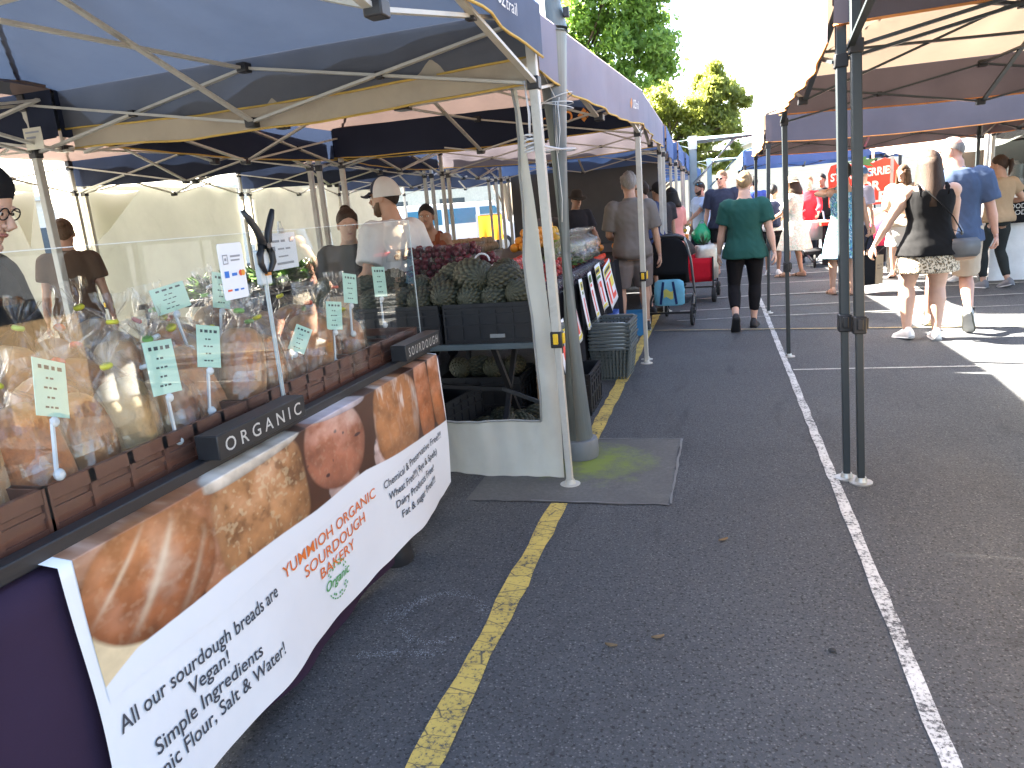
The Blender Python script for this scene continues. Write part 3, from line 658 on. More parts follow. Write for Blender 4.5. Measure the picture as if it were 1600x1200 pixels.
# left row, along the yellow line
gazebo('navy pop-up gazebo over the bread stall, its cream leg tied to the grey steel pole', (-2.51, 2.18), R(-3), NAVY, NAVY2, CREAM, PIPE_Y, (3.25, 3.14), legx={2: (1.64, 1.58)}, vals='NE', legs='23', logo={'E': (OZ, .80, .26, .060, False, .004)}, seed=1.3, roofres=40, valmats={'E': BAKV, 'N': NAVY}, dk={'N': .78, 'E': .86}, sg={'E': -.06})
gazebo('sun-faded brown gazebo with cream end valance behind the grey steel pole', (-2.215, 5.34), R(-4.0), PINK, GREYV, CREAM, PIPE_Y, (2.98, 3.06), seed=4.1, roofres=40, valmats={'S': CREAMV, 'N': NAVY2, 'W': NAVY2}, logo={'E': (OZ, .85, .22, .06, False, .004), 'N': (OZ, .20, .40, .085, True, -.05)}, legs='2', dk={'S': 1.18}, eave=2.37)
gazebo('third gazebo of the left row, over the far end of the fruit display', (-2.13, 8.34), R(.5), PINK, GREYV, CREAM, PIPE_Y, seed=7.7, roofres=28, valmats={'S': NAVY2, 'W': NAVY2, 'N': GREYV})
for k, (y, lb) in enumerate(((11.42, 'first blue-edged gazebo past the fruit stall in the left row'), (14.5, 'second blue-edged gazebo past the fruit stall in the left row'), (17.6, 'third blue-edged gazebo past the fruit stall in the left row'), (20.7, 'fourth blue-edged gazebo past the fruit stall, beside the far steel post'), (25.5, 'farthest blue-edged gazebo of the left row, beyond the steel post'))):
    gazebo(lb, (-2.15+.02*k, y), R(1.5-k*.8), PINK if k < 2 else NAVY, BLUEV, CREAM, None, seed=k*2.7+11, roofres=18, inner=k < 2, eave=2.36)
# second row, away from the aisle; the first one is added for its shade
for k, (y, lb) in enumerate(((2.3, 'gazebo added for shade behind the bread stall at the left, against the white tarp wall'), (5.3, 'inner gazebo behind the baker with a long navy valance'), (8.35, 'inner gazebo behind the man in the white-backed cap'), (11.4, 'inner gazebo beside the end of the white tarp wall'), (14.5, 'inner gazebo farthest back, open to the car park'))):
    gazebo(lb, (-5.30, y), R(-1+k*.7), PINK, NAVY2, CREAM, None, seed=k*3.3+21, roofres=22, legs=('03', '023', '0123', '0123', '0123')[k], vals='NSE' if k in (1, 2) else 'N')
# right row
gazebo('plum gazebo with charcoal frame nearest the camera on the right', (2.035, 2.33), R(0), PURP, PURPV, DARKF, PIPE_O, seed=31.2, legs='123', legx={3: (-1.368, 1.45)}, vals='SE')
gazebo('plum gazebo with tan underside on the right, its charcoal leg on the white line', (1.99, 5.37), R(0), TAN, PURPV, DARKF, PIPE_O, (2.96, 3.04), legx={0: (-1.38, -1.53), 3: (-1.40, 1.50)}, dk={'S': .72}, sg={'S': 0.}, seed=35.9, roofres=40, eave=2.34)
gazebo('plum gazebo with a wide front valance behind the walking couple', (2.10, 10.98), R(0), TAN, PURPV, DARKF, PIPE_O, (3.1, 3.04), seed=39.4, roofres=28, eave=2.31, drop=.31)
gazebo('bright blue gazebo on the right over the strawberry stall', (2.15, 19.4), R(1), BLUEV, BLUEV, DARKF, None, (3.2, 3.0), seed=44.4, roofres=20, eave=2.36, drop=.30)
gazebo('second blue gazebo on the right, behind the strawberry sign', (5.4, 19.6), R(-1), BLUEV, BLUEV, DARKF, None, (3.2, 3.0), seed=48.4, roofres=20, eave=2.36, drop=.30)
gazebo('plum gazebo at the right edge over the coffee counter', (5.35, 11.1), R(0), TAN, PURPV, CREAM, None, (3.1, 3.0), seed=52.1, roofres=20, eave=2.34, vals='SN')

# ------------------------------------------------------------------ tarp walls
TARP = cloth('white_tarp', (.55, .55, .50), (.060, .062, .054), .25, .2)
def tarp(label, p, q, z0, z1, seed=0., cut=None, n=(26, 14)):
    p, q = Vector((*p, 0)), Vector((*q, 0)); d = (q-p).normalized(); nr = Vector((-d.y, d.x, 0))
    g = G(); g.grid(lambda u, v: lerp(p, q, u) + nr*(.05*fbm((u*3+seed, v*2, seed), 1)+.02*math.sin(u*19+3*v+seed)) + Vector((0, 0, lerp(z0, z1, v)+.02*fbm((u*4, v, seed), 1))), *n)
    return tag(g.build('tarp_wall', TARP, None, 180), label, 'tarp wall')
tarp('white tarp wall hung across the back of the tents, behind the baker', (-6.86, 6.85), (-6.82, 9.75), .05, 2.14, 1.)
tarp('white tarp wall at the back, behind the clamp on the screen', (-6.84, 10.05), (-6.80, 12.3), .05, 2.16, 3.)
tarp('white tarp wall at the back, behind the woman in black', (-6.80, 12.4), (-6.78, 15.1), .05, 2.2, 5.)
tarp('narrow white tarp flap at the far left behind the baker', (-6.9, 4.0), (-6.86, 6.35), .05, 2.15, 7.)
THINW = cloth('sun_patch_cloth', (.7, .69, .64), (.8, .76, .62), .75, 0)  # added thin sheets, made bright in place of sun patches on the tarps
for lb, pts in (('added thin white triangle standing in for a sun patch beside the baker', [(-6.84, 6.45, 2.06), (-6.84, 7.75, 2.08), (-6.84, 7.15, 1.62), (-6.84, 6.78, 1.42), (-6.84, 6.62, .95)]), ('added thin white sliver standing in for a sun patch behind the spring clamp', [(-6.83, 9.72, 1.95), (-6.83, 10.12, 1.97), (-6.83, 10.08, 1.35), (-6.83, 9.82, 1.3)]), ('small added sheet standing in for a sun patch at the far left behind the baker', [(-6.85, 5.95, 2.05), (-6.85, 6.3, 2.06), (-6.85, 6.1, 1.5)])):
    g = G(); k = len(pts); g.add([Vector(p)+Vector((.07, 0, 0)) for p in pts], [tuple(range(k))]); tag(g.build('sun_patch', THINW, None, 0), lb, 'sun patch')
SHC = cloth('grey_shade_cloth', (.085, .085, .085), (.03, .03, .03), .15)
g = G(); g.grid(lambda u, v: (lerp(-3.5, -.95, u), 12.97+.04*fbm((u*4, v*2, 3), 1), lerp(.03, 2.35, v)), 20, 10); tag(g.build('cloth_wall', SHC, None, 180), 'grey shade cloth wall behind the stallholder in the hat', 'cloth wall')
# cream tent wall with a cut-out window beside the steel pole
CT = cloth('cream_tent_wall', (.66, .65, .57), (.7, .68, .55), .30, .22)
g = G()
xs0, xs1 = -1.66, -.835
def wl(v): return lerp(-.945, -.968, v)+.010*math.sin(v*9)+.006*math.sin(v*23)+.0*v
def wallp(x, z):
    return Vector((x, 3.75+.030*fbm((x*4, z*2.5, 2), 1)+.014*math.sin(x*46+z*5)*min(1, .4+z*.5), z))
g.grid(lambda u, v: wallp(lerp(xs0, xs1, u), lerp(.015+.02*math.sin(u*7)*(1-u), .335, v)), 30, 10)
g.grid(lambda u, v: wallp(lerp(wl(v), -.83-.112*v**1.3, u), lerp(.335, 2.08, v)), 6, 36)
TW = tag(g.build('tent_wall', CT, None, 180), 'cream tent wall with cut-out window hanging beside the steel pole', 'tent wall')
g = G(); g.tube([wallp(lerp(xs0, -.945, i/12), .335)+Vector((0, -.006, 0)) for i in range(13)]+[wallp(wl(i/12), lerp(.335, 2.08, i/12))+Vector((0, -.006, 0)) for i in range(13)], (.007), 5); g.build('hem', M('grey_hem', (.30, .30, .28), .7), TW, 180)

# ------------------------------------------------------------------ galvanised steel frames
GALV = M('galvanised_steel', (.135, .165, .175), .45, .22, 6, .12, 60, .45, stretch=(1, 1, .35), dirt=.2)
BLUEST = M('blue_grey_steel', (.20, .27, .31), .5, .12, 6, .05, 60, .3)
P = thing('steel_pole', 'thick grey galvanised steel pole standing beside the yellow line', 'pole', (-.815, 4.13, 0))
g = G(); g.cyl((0, 0, .05), (-.02, 0, 2.36), .087, 28, .087); g.build('lower_tube', GALV, P)
g = G(); g.cyl((-.02, 0, 2.37), (-.03, 0, 3.3), .092, 28); g.cyl((-.02, 0, 2.352), (-.02, 0, 2.372), .095, 28); g.build('upper_tube', GALV, P)
g = G(); g.lathe([(.108, 0.005), (.112, .03), (.11, .10), (.104, .118), (.086, .122)], (0, 0, 0), 28); g.build('base_collar', M('grey_pvc', (.14, .155, .17), .5, .1), P)
g = G(); g.box((.075, -.02, 2.44), (.03, .03, .05)); g.box((.078, -.02, 2.53), (.03, .03, .03)); g.build('bolt', BLK, P, bevel=.004)
WSTR = M('white_cord', (.62, .62, .60), .8)
g = G()
def ring(z, tilt=0, r=.094): return [(-.83+r*math.cos(a), 4.13+r*math.sin(a), z+tilt*math.cos(a)) for a in [2*PI*i/24 for i in range(25)]]
g.tube(ring(2.02, .03), .0028, 5); g.tube(ring(1.99, -.02), .0028, 5); g.tube(ring(2.0, .0), .0028, 5)
g.tube([(-.945, 4.0, 2.55), (-.915, 4.03, 2.38), (-.87, 4.035, 2.15), (-.81, 4.03, 2.02)], .0026, 5)
g.tube([(-.79, 4.035, 2.02), (-.815, 4.03, 1.85), (-.81, 4.025, 1.74), (-.795, 4.03, 1.86), (-.80, 4.03, 2.0)], .0024, 5)
g.tube([(-.81, 4.03, 2.0), (-.822, 4.03, 1.8), (-.807, 4.03, 1.5), (-.816, 4.03, 1.38)], .0024, 5)
tag(g.build('cord', WSTR, None, 180), 'thin white cord looped and dangling on the grey steel pole', 'cord')
g = G(); g.tube([(-.875, 3.68, 1.77), (-.84, 3.85, 1.765), (-.80, 4.055, 1.76)], .006, 6)
for z in (1.75, 1.765, 1.78, 1.80, 1.74): g.tube([(-.868+.034*math.cos(a), 3.662+.034*math.sin(a), z+.01*math.cos(a*1+z*50)) for a in [2*PI*i/14 for i in range(15)]], .005, 5)
g.tube(ring(1.76, .0), .005, 5); g.ell((-.855, 3.75, 1.765), (.014, .014, .012), 8, 5)
g.tube([(-.868, 3.63, 1.80), (-.862, 3.62, 1.9), (-.872, 3.62, 2.05), (-.858, 3.63, 1.9), (-.865, 3.63, 1.8)], .004, 5)
tag(g.build('rope', M('white_rope', (.66, .66, .66), .8), None, 180), 'white rope lashing the cream tent leg to the steel pole', 'rope')
def portal(x0, x1, y, h, label):
    T = thing('portal', label, 'steel portal', (x0, y, 0), 0, 'steel portal frames over the aisle')
    g = G(); g.cyl((0, 0, 0), (0, 0, h), .078, 14); g.build('post', BLUEST, T); g = G(); g.cyl((x1-x0, 0, 0), (x1-x0, 0, h), .078, 14); g.build('post', BLUEST, T)
    g = G(); g.cyl((-.1, 0, h), (x1-x0+.1, 0, h), .070, 14); g.build('beam', BLUEST, T)
    g = G(); g.cyl((0, 0, h-.85), (.85, 0, h), .040, 10); g.build('brace', BLUEST, T); g = G(); g.cyl((x1-x0, 0, h-.85), (x1-x0-.85, 0, h), .040, 10); g.build('brace', BLUEST, T)
    g = G(); g.box((0, -.085, h-.04), (.17, .03, .26)); g.build('joint_plate', M('pale_plate', (.45, .50, .52), .5), T)
    g = G(); g.tube([(-.08, -.09, h+.02), (-.35, -.15, h+.0), (-.6, -.2, h-.02)], .014, 6); g.tube([(-.08, -.09, h-.14), (-.4, -.15, h-.02)], .012, 6); g.build('wall_bracket', BLUEST, T)
portal(-.47, 5.2, 16.2, 2.58, 'blue-grey steel portal frame over the aisle, nearer one with a diagonal brace')
portal(-.25, 5.2, 27.0, 2.62, 'farther steel portal frame in front of the cream weatherboard building')

# ------------------------------------------------------------------ far buildings
WB = M('cream_weatherboard', (.62, .56, .44), .7, .06, 3, .1); TRIM = M('white_trim', (.7, .7, .66), .6, .05)
B = thing('weatherboard_building', 'cream weatherboard building with a sloping gable roof closing the aisle', 'building', (-2.5, 47, 0))
nb = 26
for i in range(nb):
    z = .3+i*.2; x0 = max(0, (z-2.9)/.30); x1 = 22-x0
    if x1-x0 < 1: continue
    g = G(); g.loft([[(x, -.02, z), (x, 0.03, z), (x, .03, z+.205), (x, .012, z+.205)] for x in (x0, x1)]); g.build('weatherboard', WB, B, 20)
g = G(); g.add([(0, .05, 0), (22, .05, 0), (22, .05, 3.0), (11, .05, 6.3), (0, .05, 3.0)], [(0, 1, 2, 3, 4)]); g.build('gable_wall', WB, B, 0)
g = G(); g.bar((-.5, -.25, 2.92), (11, -.25, 6.37), .06, .22); g.bar((11, -.25, 6.37), (22.5, -.25, 2.92), .06, .22); g.build('barge_board', TRIM, B)
g = G(); g.add([(-.6, -.35, 2.95), (11, -.35, 6.45), (11, 14, 6.45), (-.6, 14, 2.95), (22.6, -.35, 2.95), (22.6, 14, 2.95)], [(0, 1, 2, 3), (1, 4, 5, 2)]); g.build('roof', M('pale_sheet_roof', (.5, .52, .52), .5), B, 0, solid=.05)
FAC = M('tower_render', (.82, .84, .86), .7, .04); TGL = M('tower_glass', (.58, .66, .72), .2, .1);  # distance haze is put into these pale wall and glass colours
def tower(label, x, y, wd, dp, fl, step=3.1):
    T = thing('apartment_tower', label, 'tower', (x, y, 0), R(8)); g = G(); g.box((0, 0, fl*step/2), (wd, dp, fl*step)); g.build('tower_wall', FAC, T, 0)
    for k in range(fl):
        z = k*step
        for j in range(3):
            g = G(); xx = (j-1)*wd*.31; g.box((xx, -dp/2-.05, z+1.55), (wd*.2, .1, 1.9)); g.build('window', TGL, T, 0)
        g = G(); g.box((wd*.15, -dp/2-.8, z+.1), (wd*.52, 1.5, .2)); g.box((wd*.15, -dp/2-1.5, z+.65), (wd*.52, .08, .9)); g.build('balcony', FAC, T, 0)
tower('hazy pale apartment tower far beyond the trees, taller one on the left', 10.2, 190, 7, 10, 10)
tower('hazy pale apartment tower far beyond the trees, lower one on the right', 17.2, 185, 7, 10, 7)

# ------------------------------------------------------------------ trees
def leaf_mat(name, col, tcol):
    m, t, p, out = _new(name); v = coords(t, 'Object'); oi = noise(t, v, 1.2, 4, .65); fi = noise(t, v, 9, 2, .6)
    c = mixc(t, ramp(t, oi, [(.3, 0.), (.7, 1.)]), tuple(x*.6 for x in col), col); c = mixc(t, ramp(t, fi, [(.35, 0.), (.7, .7)]), c, tuple(min(1, x*1.7) for x in col))
    t.links.new(c, p.inputs['Base Color']); p.inputs['Roughness'].default_value = .5
    tr = t.nodes.new('ShaderNodeBsdfTranslucent'); t.links.new(mixc(t, oi, tcol, tuple(x*.6 for x in tcol)), tr.inputs[0])
    mx = t.nodes.new('ShaderNodeMixShader'); mx.inputs[0].default_value = .6; t.links.new(p.outputs[0], mx.inputs[1]); t.links.new(tr.outputs[0], mx.inputs[2]); t.links.new(mx.outputs[0], out.inputs[0]); return m
LEAF = leaf_mat('broad_leaves', (.12, .21, .05), (.38, .56, .10)); LEAF2 = leaf_mat('fine_leaves', (.17, .20, .05), (.48, .52, .11))
BARK = M('bark', (.16, .12, .085), .9, .3, 8, .8, 30, stretch=(1, 1, .25))
def tree(label, base, clumps, trunk, leafmat, n, size, seed, droop=.3):
    rs = np.random.RandomState(seed); T = thing('tree', label, 'tree', base)
    g = G(); top = Vector(trunk[-1]); g.tube(trunk, [.26-.16*i/(len(trunk)-1) for i in range(len(trunk))], 10)
    for c in clumps:
        cc = Vector(c[:3]); a = Vector(trunk[rs.randint(max(1, len(trunk)-3), len(trunk))]); md = lerp(a, cc, .5)+Vector((rs.uniform(-.3, .3), rs.uniform(-.3, .3), -.2)); g.tube([a, md, cc], [.09, .06, .025], 6)
    g.build('trunk', BARK, T, 180)
    tot = sum(c[3]**2 for c in clumps); V = []
    for c in clumps:
        k = int(n*c[3]**2/tot); sub = max(5, int(c[3]*9)); cen = rs.normal(size=(sub, 3)); cen /= np.linalg.norm(cen, axis=1)[:, None]; cen *= (rs.rand(sub, 1)**.45)*c[3]*np.array([1, 1, .75]); cen += np.array(c[:3])
        wh = rs.randint(0, sub, k); pts = cen[wh] + rs.normal(size=(k, 3))*np.array([.30, .30, .22])*c[3]*.55
        V.append(pts)
    pts = np.concatenate(V); k = len(pts); d = rs.normal(size=(k, 3)); d[:, 2] -= droop; d /= np.linalg.norm(d, axis=1)[:, None]
    r = rs.normal(size=(k, 3)); s_ = np.cross(d, r); s_ /= np.linalg.norm(s_, axis=1)[:, None]; L = size*(.6+.8*rs.rand(k, 1))
    v = np.stack([pts-d*L*.5, pts+s_*L*.26, pts+d*L*.5, pts-s_*L*.26], 1).reshape(-1, 3)
    me = bpy.data.meshes.new('crown'); me.vertices.add(4*k); me.vertices.foreach_set('co', v.astype(np.float32).ravel()); me.loops.add(4*k); me.loops.foreach_set('vertex_index', np.arange(4*k, dtype=np.int32)); me.polygons.add(k)
    me.polygons.foreach_set('loop_start', np.arange(0, 4*k, 4, dtype=np.int32)); me.update(calc_edges=True); me.materials.append(leafmat)
    o = bpy.data.objects.new('crown', me); COL.objects.link(o); o.parent = T; o['kind'] = 'stuff'
tree('large leafy green tree rising behind the left gazebos', (-5.2, 31, 0), [(3.0, .2, 6.9, 1.3), (2.6, 0, 7.6, 1.6), (2.2, .6, 8.6, 1.6), (.2, .6, 7.4, 1.6), (1.2, .5, 5.4, 1.2), (1.4, -.6, 9.3, 1.9), (3.2, .3, 9.6, 1.3), (-.6, 0, 8.5, 2.2), (-2.6, .4, 7.2, 2.0), (.6, -.8, 6.6, 1.6), (2.1, -.4, 6.0, 1.0), (-1, .4, 10.8, 2.), (2.6, .3, 11.0, 1.3), (-1.5, -.4, 5.6, 1.6), (1.5, .3, 12.2, 1.8)], [(0, 0, 0), (.1, 0, 1.8), (0, .1, 3.6), (.2, 0, 5.2), (.1, 0, 7.0)], LEAF, 46000, .22, 3)
tree('smaller yellow-green drooping tree in front of the cream building', (-3.4, 36, 0), [(4.1, 0, 3.3, .6), (3.1, .1, 4.9, 1.2), (1., 0, 6.0, 1.2), (2.2, .1, 2.9, .7), (3.7, .2, 6.4, 1.0), (2.9, .1, 6.3, .9), (1.9, 0, 5.2, 1.25), (3.3, .2, 5.6, 1.15), (3.9, 0, 4.5, .95), (2.6, -.3, 4.1, 1.0), (.6, .2, 5.0, 1.3), (2.9, .2, 3.4, .75), (4.2, .1, 5.4, .7), (-.5, 0, 4.4, 1.4), (1.4, -.3, 3.8, .8), (3.4, 0, 2.9, .55)], [(0, 0, 0), (.3, 0, 1.5), (.8, .1, 2.8), (1.4, 0, 4.0)], LEAF2, 44000, .19, 5, .8)
for k, (x, y, lb) in enumerate(((-9.5, 34, 'slim tree trunk seen under the inner tents, left of the orange cloth'), (-9.0, 36, 'slim tree trunk seen under the inner tents, right of the orange cloth'), (-10.6, 38, 'bushy street tree beyond the white van'))):
    tree(lb, (x, y, 0), [(0, 0, 4.8, 1.4), (.8, .2, 4.0, .9), (-.9, 0, 4.2, 1.0)], [(0, 0, 0), (.12, 0, 1.4), (-.05, 0, 2.8), (.1, 0, 4.2)], LEAF, 2500, .26, 20+k)
# ------------------------------------------------------------------ bread stall
PURC = cloth('plum_tablecloth', (.034, .020, .042), (.03, .02, .04), .02)
BROWNP = M('brown_crate_plastic', (.135, .055, .035), .42, .12, 18, .12, spec=.45)
ACR = M_clear('clear_acrylic', (.97, .98, .975), .004, base=.032, amp=1.05, veil=.004)
EDGE = M('acrylic_edge', (.62, .66, .66), .25, .05, 20, .0)
WOODB = M('black_stained_wood', (.020, .020, .022), .45, .3, 14, .3, 40, stretch=(1, .15, 1))
TX, TY0, TY1, TZ = -1.355, .40, 3.40, .80
g = G()
def clothp(u, v):
    # u along the table and round its far end, v from the back edge over the top and down the front
    y = lerp(TY0, TY1, min(u, .9)/.9)
    e = 1-min(1, (TY1-y)/.12) if u < .9 else 1
    if v < .45: x = lerp(-2.45, TX-.012, v/.45); z = TZ; dx = 0
    else:
        t_ = (v-.45)/.55; x = TX; z = TZ-.012-t_*(TZ-.05-.05*math.sin(y*2.1+.5)); dx = -.012+t_*(-.012+.016*math.sin(y*7.3)+.010*math.sin(y*17+1)) + .006*fbm((y*3, z*3, 1), 1)
    if u >= .9:
        t_ = (u-.9)/.1; y = TY1+.012+t_*.025*math.sin(x*9); z = min(z, TZ-.012) if v >= .45 else TZ-.012-t_*(TZ-.06)
        if v >= .45: y = TY1+.012
    return (x+dx, y+.0, z)
g.grid(clothp, 60, 22); 
tag(g.build('tablecloth', PURC, None, 180), 'dark plum cloth covering the bread stall table', 'tablecloth')
T = thing('folding_table', 'folding table under the plum cloth of the bread stall', 'table', (-1.9, 1.9, 0))
g = G(); g.box((0, 0, TZ-.03), (1.02, 2.9, .03)); g.build('table_top', M('table_white', (.5, .5, .48)), T)
for x in (-.4, .43):
    for y in (-1.2, 1.25): g = G(); g.bar((x, y, 0), (x, y, TZ-.04), .035); g.build('leg', BLK, T)
g = G(); g.lathe([(.07, 0), (.075, .02), (.07, .06), (.06, .17), (.065, .19)], n=16); tag(g.build('weight', BLK, loc=(-1.385, 2.72, 0)), 'black tent weight standing under the hem of the plum cloth', 'weight')
# the printed banner: paper sheet with a bread photograph printed along its upper part
BY0, BY1, BZ0 = 1.10, 3.33, .815
def wave(x, y, seed=0): return .010*math.sin(x*5.1+seed)+.006*math.sin(x*11.3+y*6)+.008*fbm((x*2.4, y*3.1, 4+seed), 1)
def banp(y, z, off=0.):
    f = min(1, max(0, (BZ0-z)/.72)); lean = .012+.030*f
    x = TX + lean + wave(y, z)*(.25+f) + off
    if z > BZ0-.01: x -= (z-BZ0+.01)*3.2; zz = BZ0-.01+(z-BZ0+.01)*.35
    else: zz = z
    return Vector((x+.004, y, zz))
def banbot(y): t_ = (y-BY0)/(BY1-BY0); return lerp(.085, .125, t_)+.012*fbm((y*6, 0, 0), 1)+(.03*max(0, t_-.95)/.05 if t_ > .95 else 0)
BAN = thing('banner', 'long white printed banner with bread photographs on the bread stall front', 'banner', (0, 0, 0))
PAPER = M('white_banner_vinyl', (.74, .75, .77), .45, .05, 4, .12, 14, spec=.4)
g = G(); g.grid(lambda u, v: banp(lerp(BY0+.018*math.sin(v*5)*v, BY1-.03*v+.02*math.sin(v*4), u), lerp(BZ0+.02, banbot(lerp(BY0, BY1, u)), v)), 90, 24); g.build('sheet', PAPER, BAN, 180)
def vnoise(w_, h_, cx, cy, seed):
    rs = np.random.RandomState(seed); a = rs.rand(cy+2, cx+2); yy = np.linspace(0, cy, h_); xx = np.linspace(0, cx, w_); yi = yy.astype(int); xi = xx.astype(int); fy = (yy-yi)[:, None]; fx = (xx-xi)[None]; fy = fy*fy*(3-2*fy); fx = fx*fx*(3-2*fx)
    return (a[yi][:, xi]*(1-fx)+a[yi][:, xi+1]*fx)*(1-fy)+(a[yi+1][:, xi]*(1-fx)+a[yi+1][:, xi+1]*fx)*fy
def fnoise(w_, h_, cx, cy, seed, o=4): return sum(vnoise(w_, h_, cx*2**i, cy*2**i, seed+i)*.5**i for i in range(o))/sum(.5**i for i in range(o))
PW, PH = 760, 150
def paint_print():
    ys = np.linspace(BY0+.035, BY1-.012, PW)[None]+np.zeros((PH, 1)); zs = np.linspace(BZ0+.012, .46, PH)[:, None]+np.zeros((1, PW))
    n1 = fnoise(PW, PH, 40, 9, 1, 4); n2 = fnoise(PW, PH, 130, 28, 5, 2); n3 = fnoise(PW, PH, 9, 4, 9); n4 = fnoise(PW, PH, 18, 5, 33, 4)
    C = np.zeros((PH, PW, 3)); C[:] = (.07, .025, .012); C *= (.5+n3[..., None])
    def put(cy, cz, ry, rz, col, pw=2.3, tilt=0., flour=.3, kind='crust', seed=0):
        a = ys-cy; b = zs-cz; u = (a*math.cos(tilt)+b*math.sin(tilt))/ry; v = (-a*math.sin(tilt)+b*math.cos(tilt))/rz
        d = (np.abs(u)**pw+np.abs(v)**pw)**(1/pw)+.05*(n4-.5); inside = np.clip((1-d)*16, 0, 1)
        hgt = np.sqrt(np.clip(1-np.clip(d, 0, 1)**2, 0, 1)); sh_ = .28+.72*hgt**.7+.30*(v*.8-u*.3)*(.5+.5*hgt)
        base = np.array(col)[None, None]*(.30+.85*n1[..., None]+.45*n4[..., None])
        light = np.clip((n4-.45)*2, 0, 1)[..., None]*.32; base = base*(1-light)+np.array(col)*np.array((1.45, 1.7, 2.0))*light
        sp = np.clip((n2-.60)*5, 0, 1)[..., None]*.16; base = base*(1-sp)+np.array((.70, .52, .32))*sp
        if kind == 'boule':
            top = np.clip(v*1.2+.4, 0, 1)[..., None]; tp = np.array((.56, .25, .08))*(.55+.55*n1[..., None]+.4*n2[..., None]); base = base*(1-top*.35)+tp*top*.35
            for k0, k1, c0, wd in ((.95, .45, .05, .06), (.9, .55, -.55, .045), (.85, .5, .62, .045)):
                sl = np.exp(-((u*k0-v*k1-c0+.22*u*v)/wd)**2)[..., None]*np.clip((1-d)*2.2, 0, 1)[..., None]*(.35+.6*n4[..., None]); base = base*(1-sl*.8)+np.array((.80, .66, .45))*sl*.8
            fz = np.clip((n4-.42)*2.4, 0, 1)[..., None]*np.clip(.9-d, 0, 1)[..., None]*.9; base = base*(1-fz)+np.array((.80, .70, .54))*fz
        elif kind == 'seed':
            dk = np.clip((.40-n1)*7, 0, 1)[..., None]*.55; base = base*(1-dk)+np.array((.17, .065, .025))*dk
            sd = np.clip((n2-.62)*8, 0, 1)[..., None]*.38; base = base*(1-sd)+np.array((.66, .50, .27))*sd
        elif kind == 'fruit':
            fr = fnoise(PW, PH, 46, 10, 40+seed, 2); dk = np.clip((fr-.76)*16, 0, 1)[..., None]*.9; base = base*(1-dk)+np.array((.05, .02, .025))*dk
        elif kind == 'cut': base = np.array(col)*(.80+.25*n1[..., None]+.15*n2[..., None])
        fl = (np.clip((v+.25)*.9, 0, 1)*np.clip((n4*.6+n1*.6-.45)*2., 0, 1)*flour)[..., None]
        if kind == 'streak':
            st = fnoise(PW, PH, 60, 3, 60, 4); fl = (np.clip((st-.50)*5, 0, 1)*np.clip(v+.6, 0, 1)*.7*(.5+.8*n1))[..., None]
        base = base*(1-fl)+np.array((.78, .70, .62))*fl
        rgb = base*sh_[..., None]; k = inside[..., None]; C[:] = C*(1-k)+rgb*k
    put(1.25, .80, .32, .06, (.40, .19, .10), 2.6, .08, .9)
    put(1.49, .75, .13, .12, (.40, .15, .055), 3, -.2, .3)
    put(1.22, .495, .22, .13, (.72, .56, .33), 2.2, -.15, .0, 'cut')
    put(1.55, .56, .08, .13, (.34, .13, .05), 3)
    put(1.335, .668, .222, .150, (.42, .135, .045), 2.1, -.08, .05, 'boule')
    put(2.27, .515, .12, .12, (.55, .38, .32), 2.2, -.4, .5, 'fruit', 3)
    put(1.80, .650, .245, .180, (.50, .225, .08), 3.6, .05, .25, 'seed')
    put(1.80, .805, .255, .030, (.78, .66, .52), 3, .04, 1.)
    put(2.62, .53, .11, .12, (.55, .36, .31), 2.3, .3, .8, 'fruit', 7)
    put(2.26, .690, .215, .160, (.46, .155, .075), 2.3, -.22, .65, 'fruit', 1)
    put(2.32, .812, .20, .026, (.62, .50, .50), 2.5, -.04, 1.)
    put(2.78, .64, .235, .195, (.46, .18, .055), 2.8, -.15, .2, 'streak')
    put(3.085, .65, .088, .21, (.50, .155, .045), 3.4, .04, .35)
    put(3.25, .655, .080, .195, (.54, .175, .05), 3.4, .02, .75)
    zb = np.interp(ys, [1.11, 1.24, 1.55, 2.06, 2.44, 2.94, 3.34], [.490, .53, .545, .525, .53, .485, .47])
    white = np.clip((zb-zs)*260, 0, 1)[..., None]; C[:] = C*(1-white)+np.array((.74, .75, .77))*white
    Lm = C.mean(2, keepdims=True); C = (C*.95+Lm*.05)*.94; C[:] = C*(1-white)+np.array((.74, .75, .77))*white
    return ys, zs, np.clip(C, 0, 1)
ys, zs, CC = paint_print()
g = G(); g.add([banp(ys[j, i], zs[j, i], .0022) for j in range(PH) for i in range(PW)], [(j*PW+i, (j+1)*PW+i, (j+1)*PW+i+1, j*PW+i+1) for j in range(PH-1) for i in range(PW-1)])
m, t, p, out = _new('printed_bread_photo'); at = t.nodes.new('ShaderNodeVertexColor'); at.layer_name = 'print'; t.links.new(at.outputs[0], p.inputs['Base Color']); p.inputs['Roughness'].default_value = .35
po = g.build('bread_photo_print', m, BAN, 180); ca = po.data.color_attributes.new('print', 'FLOAT_COLOR', 'POINT'); ca.data.foreach_set('color', np.concatenate([CC.reshape(-1, 3), np.ones((PW*PH, 1))], 1).astype(np.float32).ravel())
INKB = M('banner_black_ink', (.055, .06, .075), .5, .05); INKO = M('banner_orange_ink', (.70, .17, .035), .5, .05); INKG = M('banner_green_ink', (.10, .33, .09), .5, .05)
def ban_text(s, y0, y1, z, hgt, mat, bold=0., z1=None, shear=0.):
    put_text(s, y1-y0, hgt, lambda x, yy: banp(y0+x, z+yy+((z1-z)*x/(y1-y0) if z1 else 0), .0034), mat, BAN, bold, shear)
ban_text('All our sourdough breads are', 1.14, 1.765, .372, .041, INKB, .008)
ban_text('Vegan!', 1.355, 1.505, .315, .041, INKB, .008)
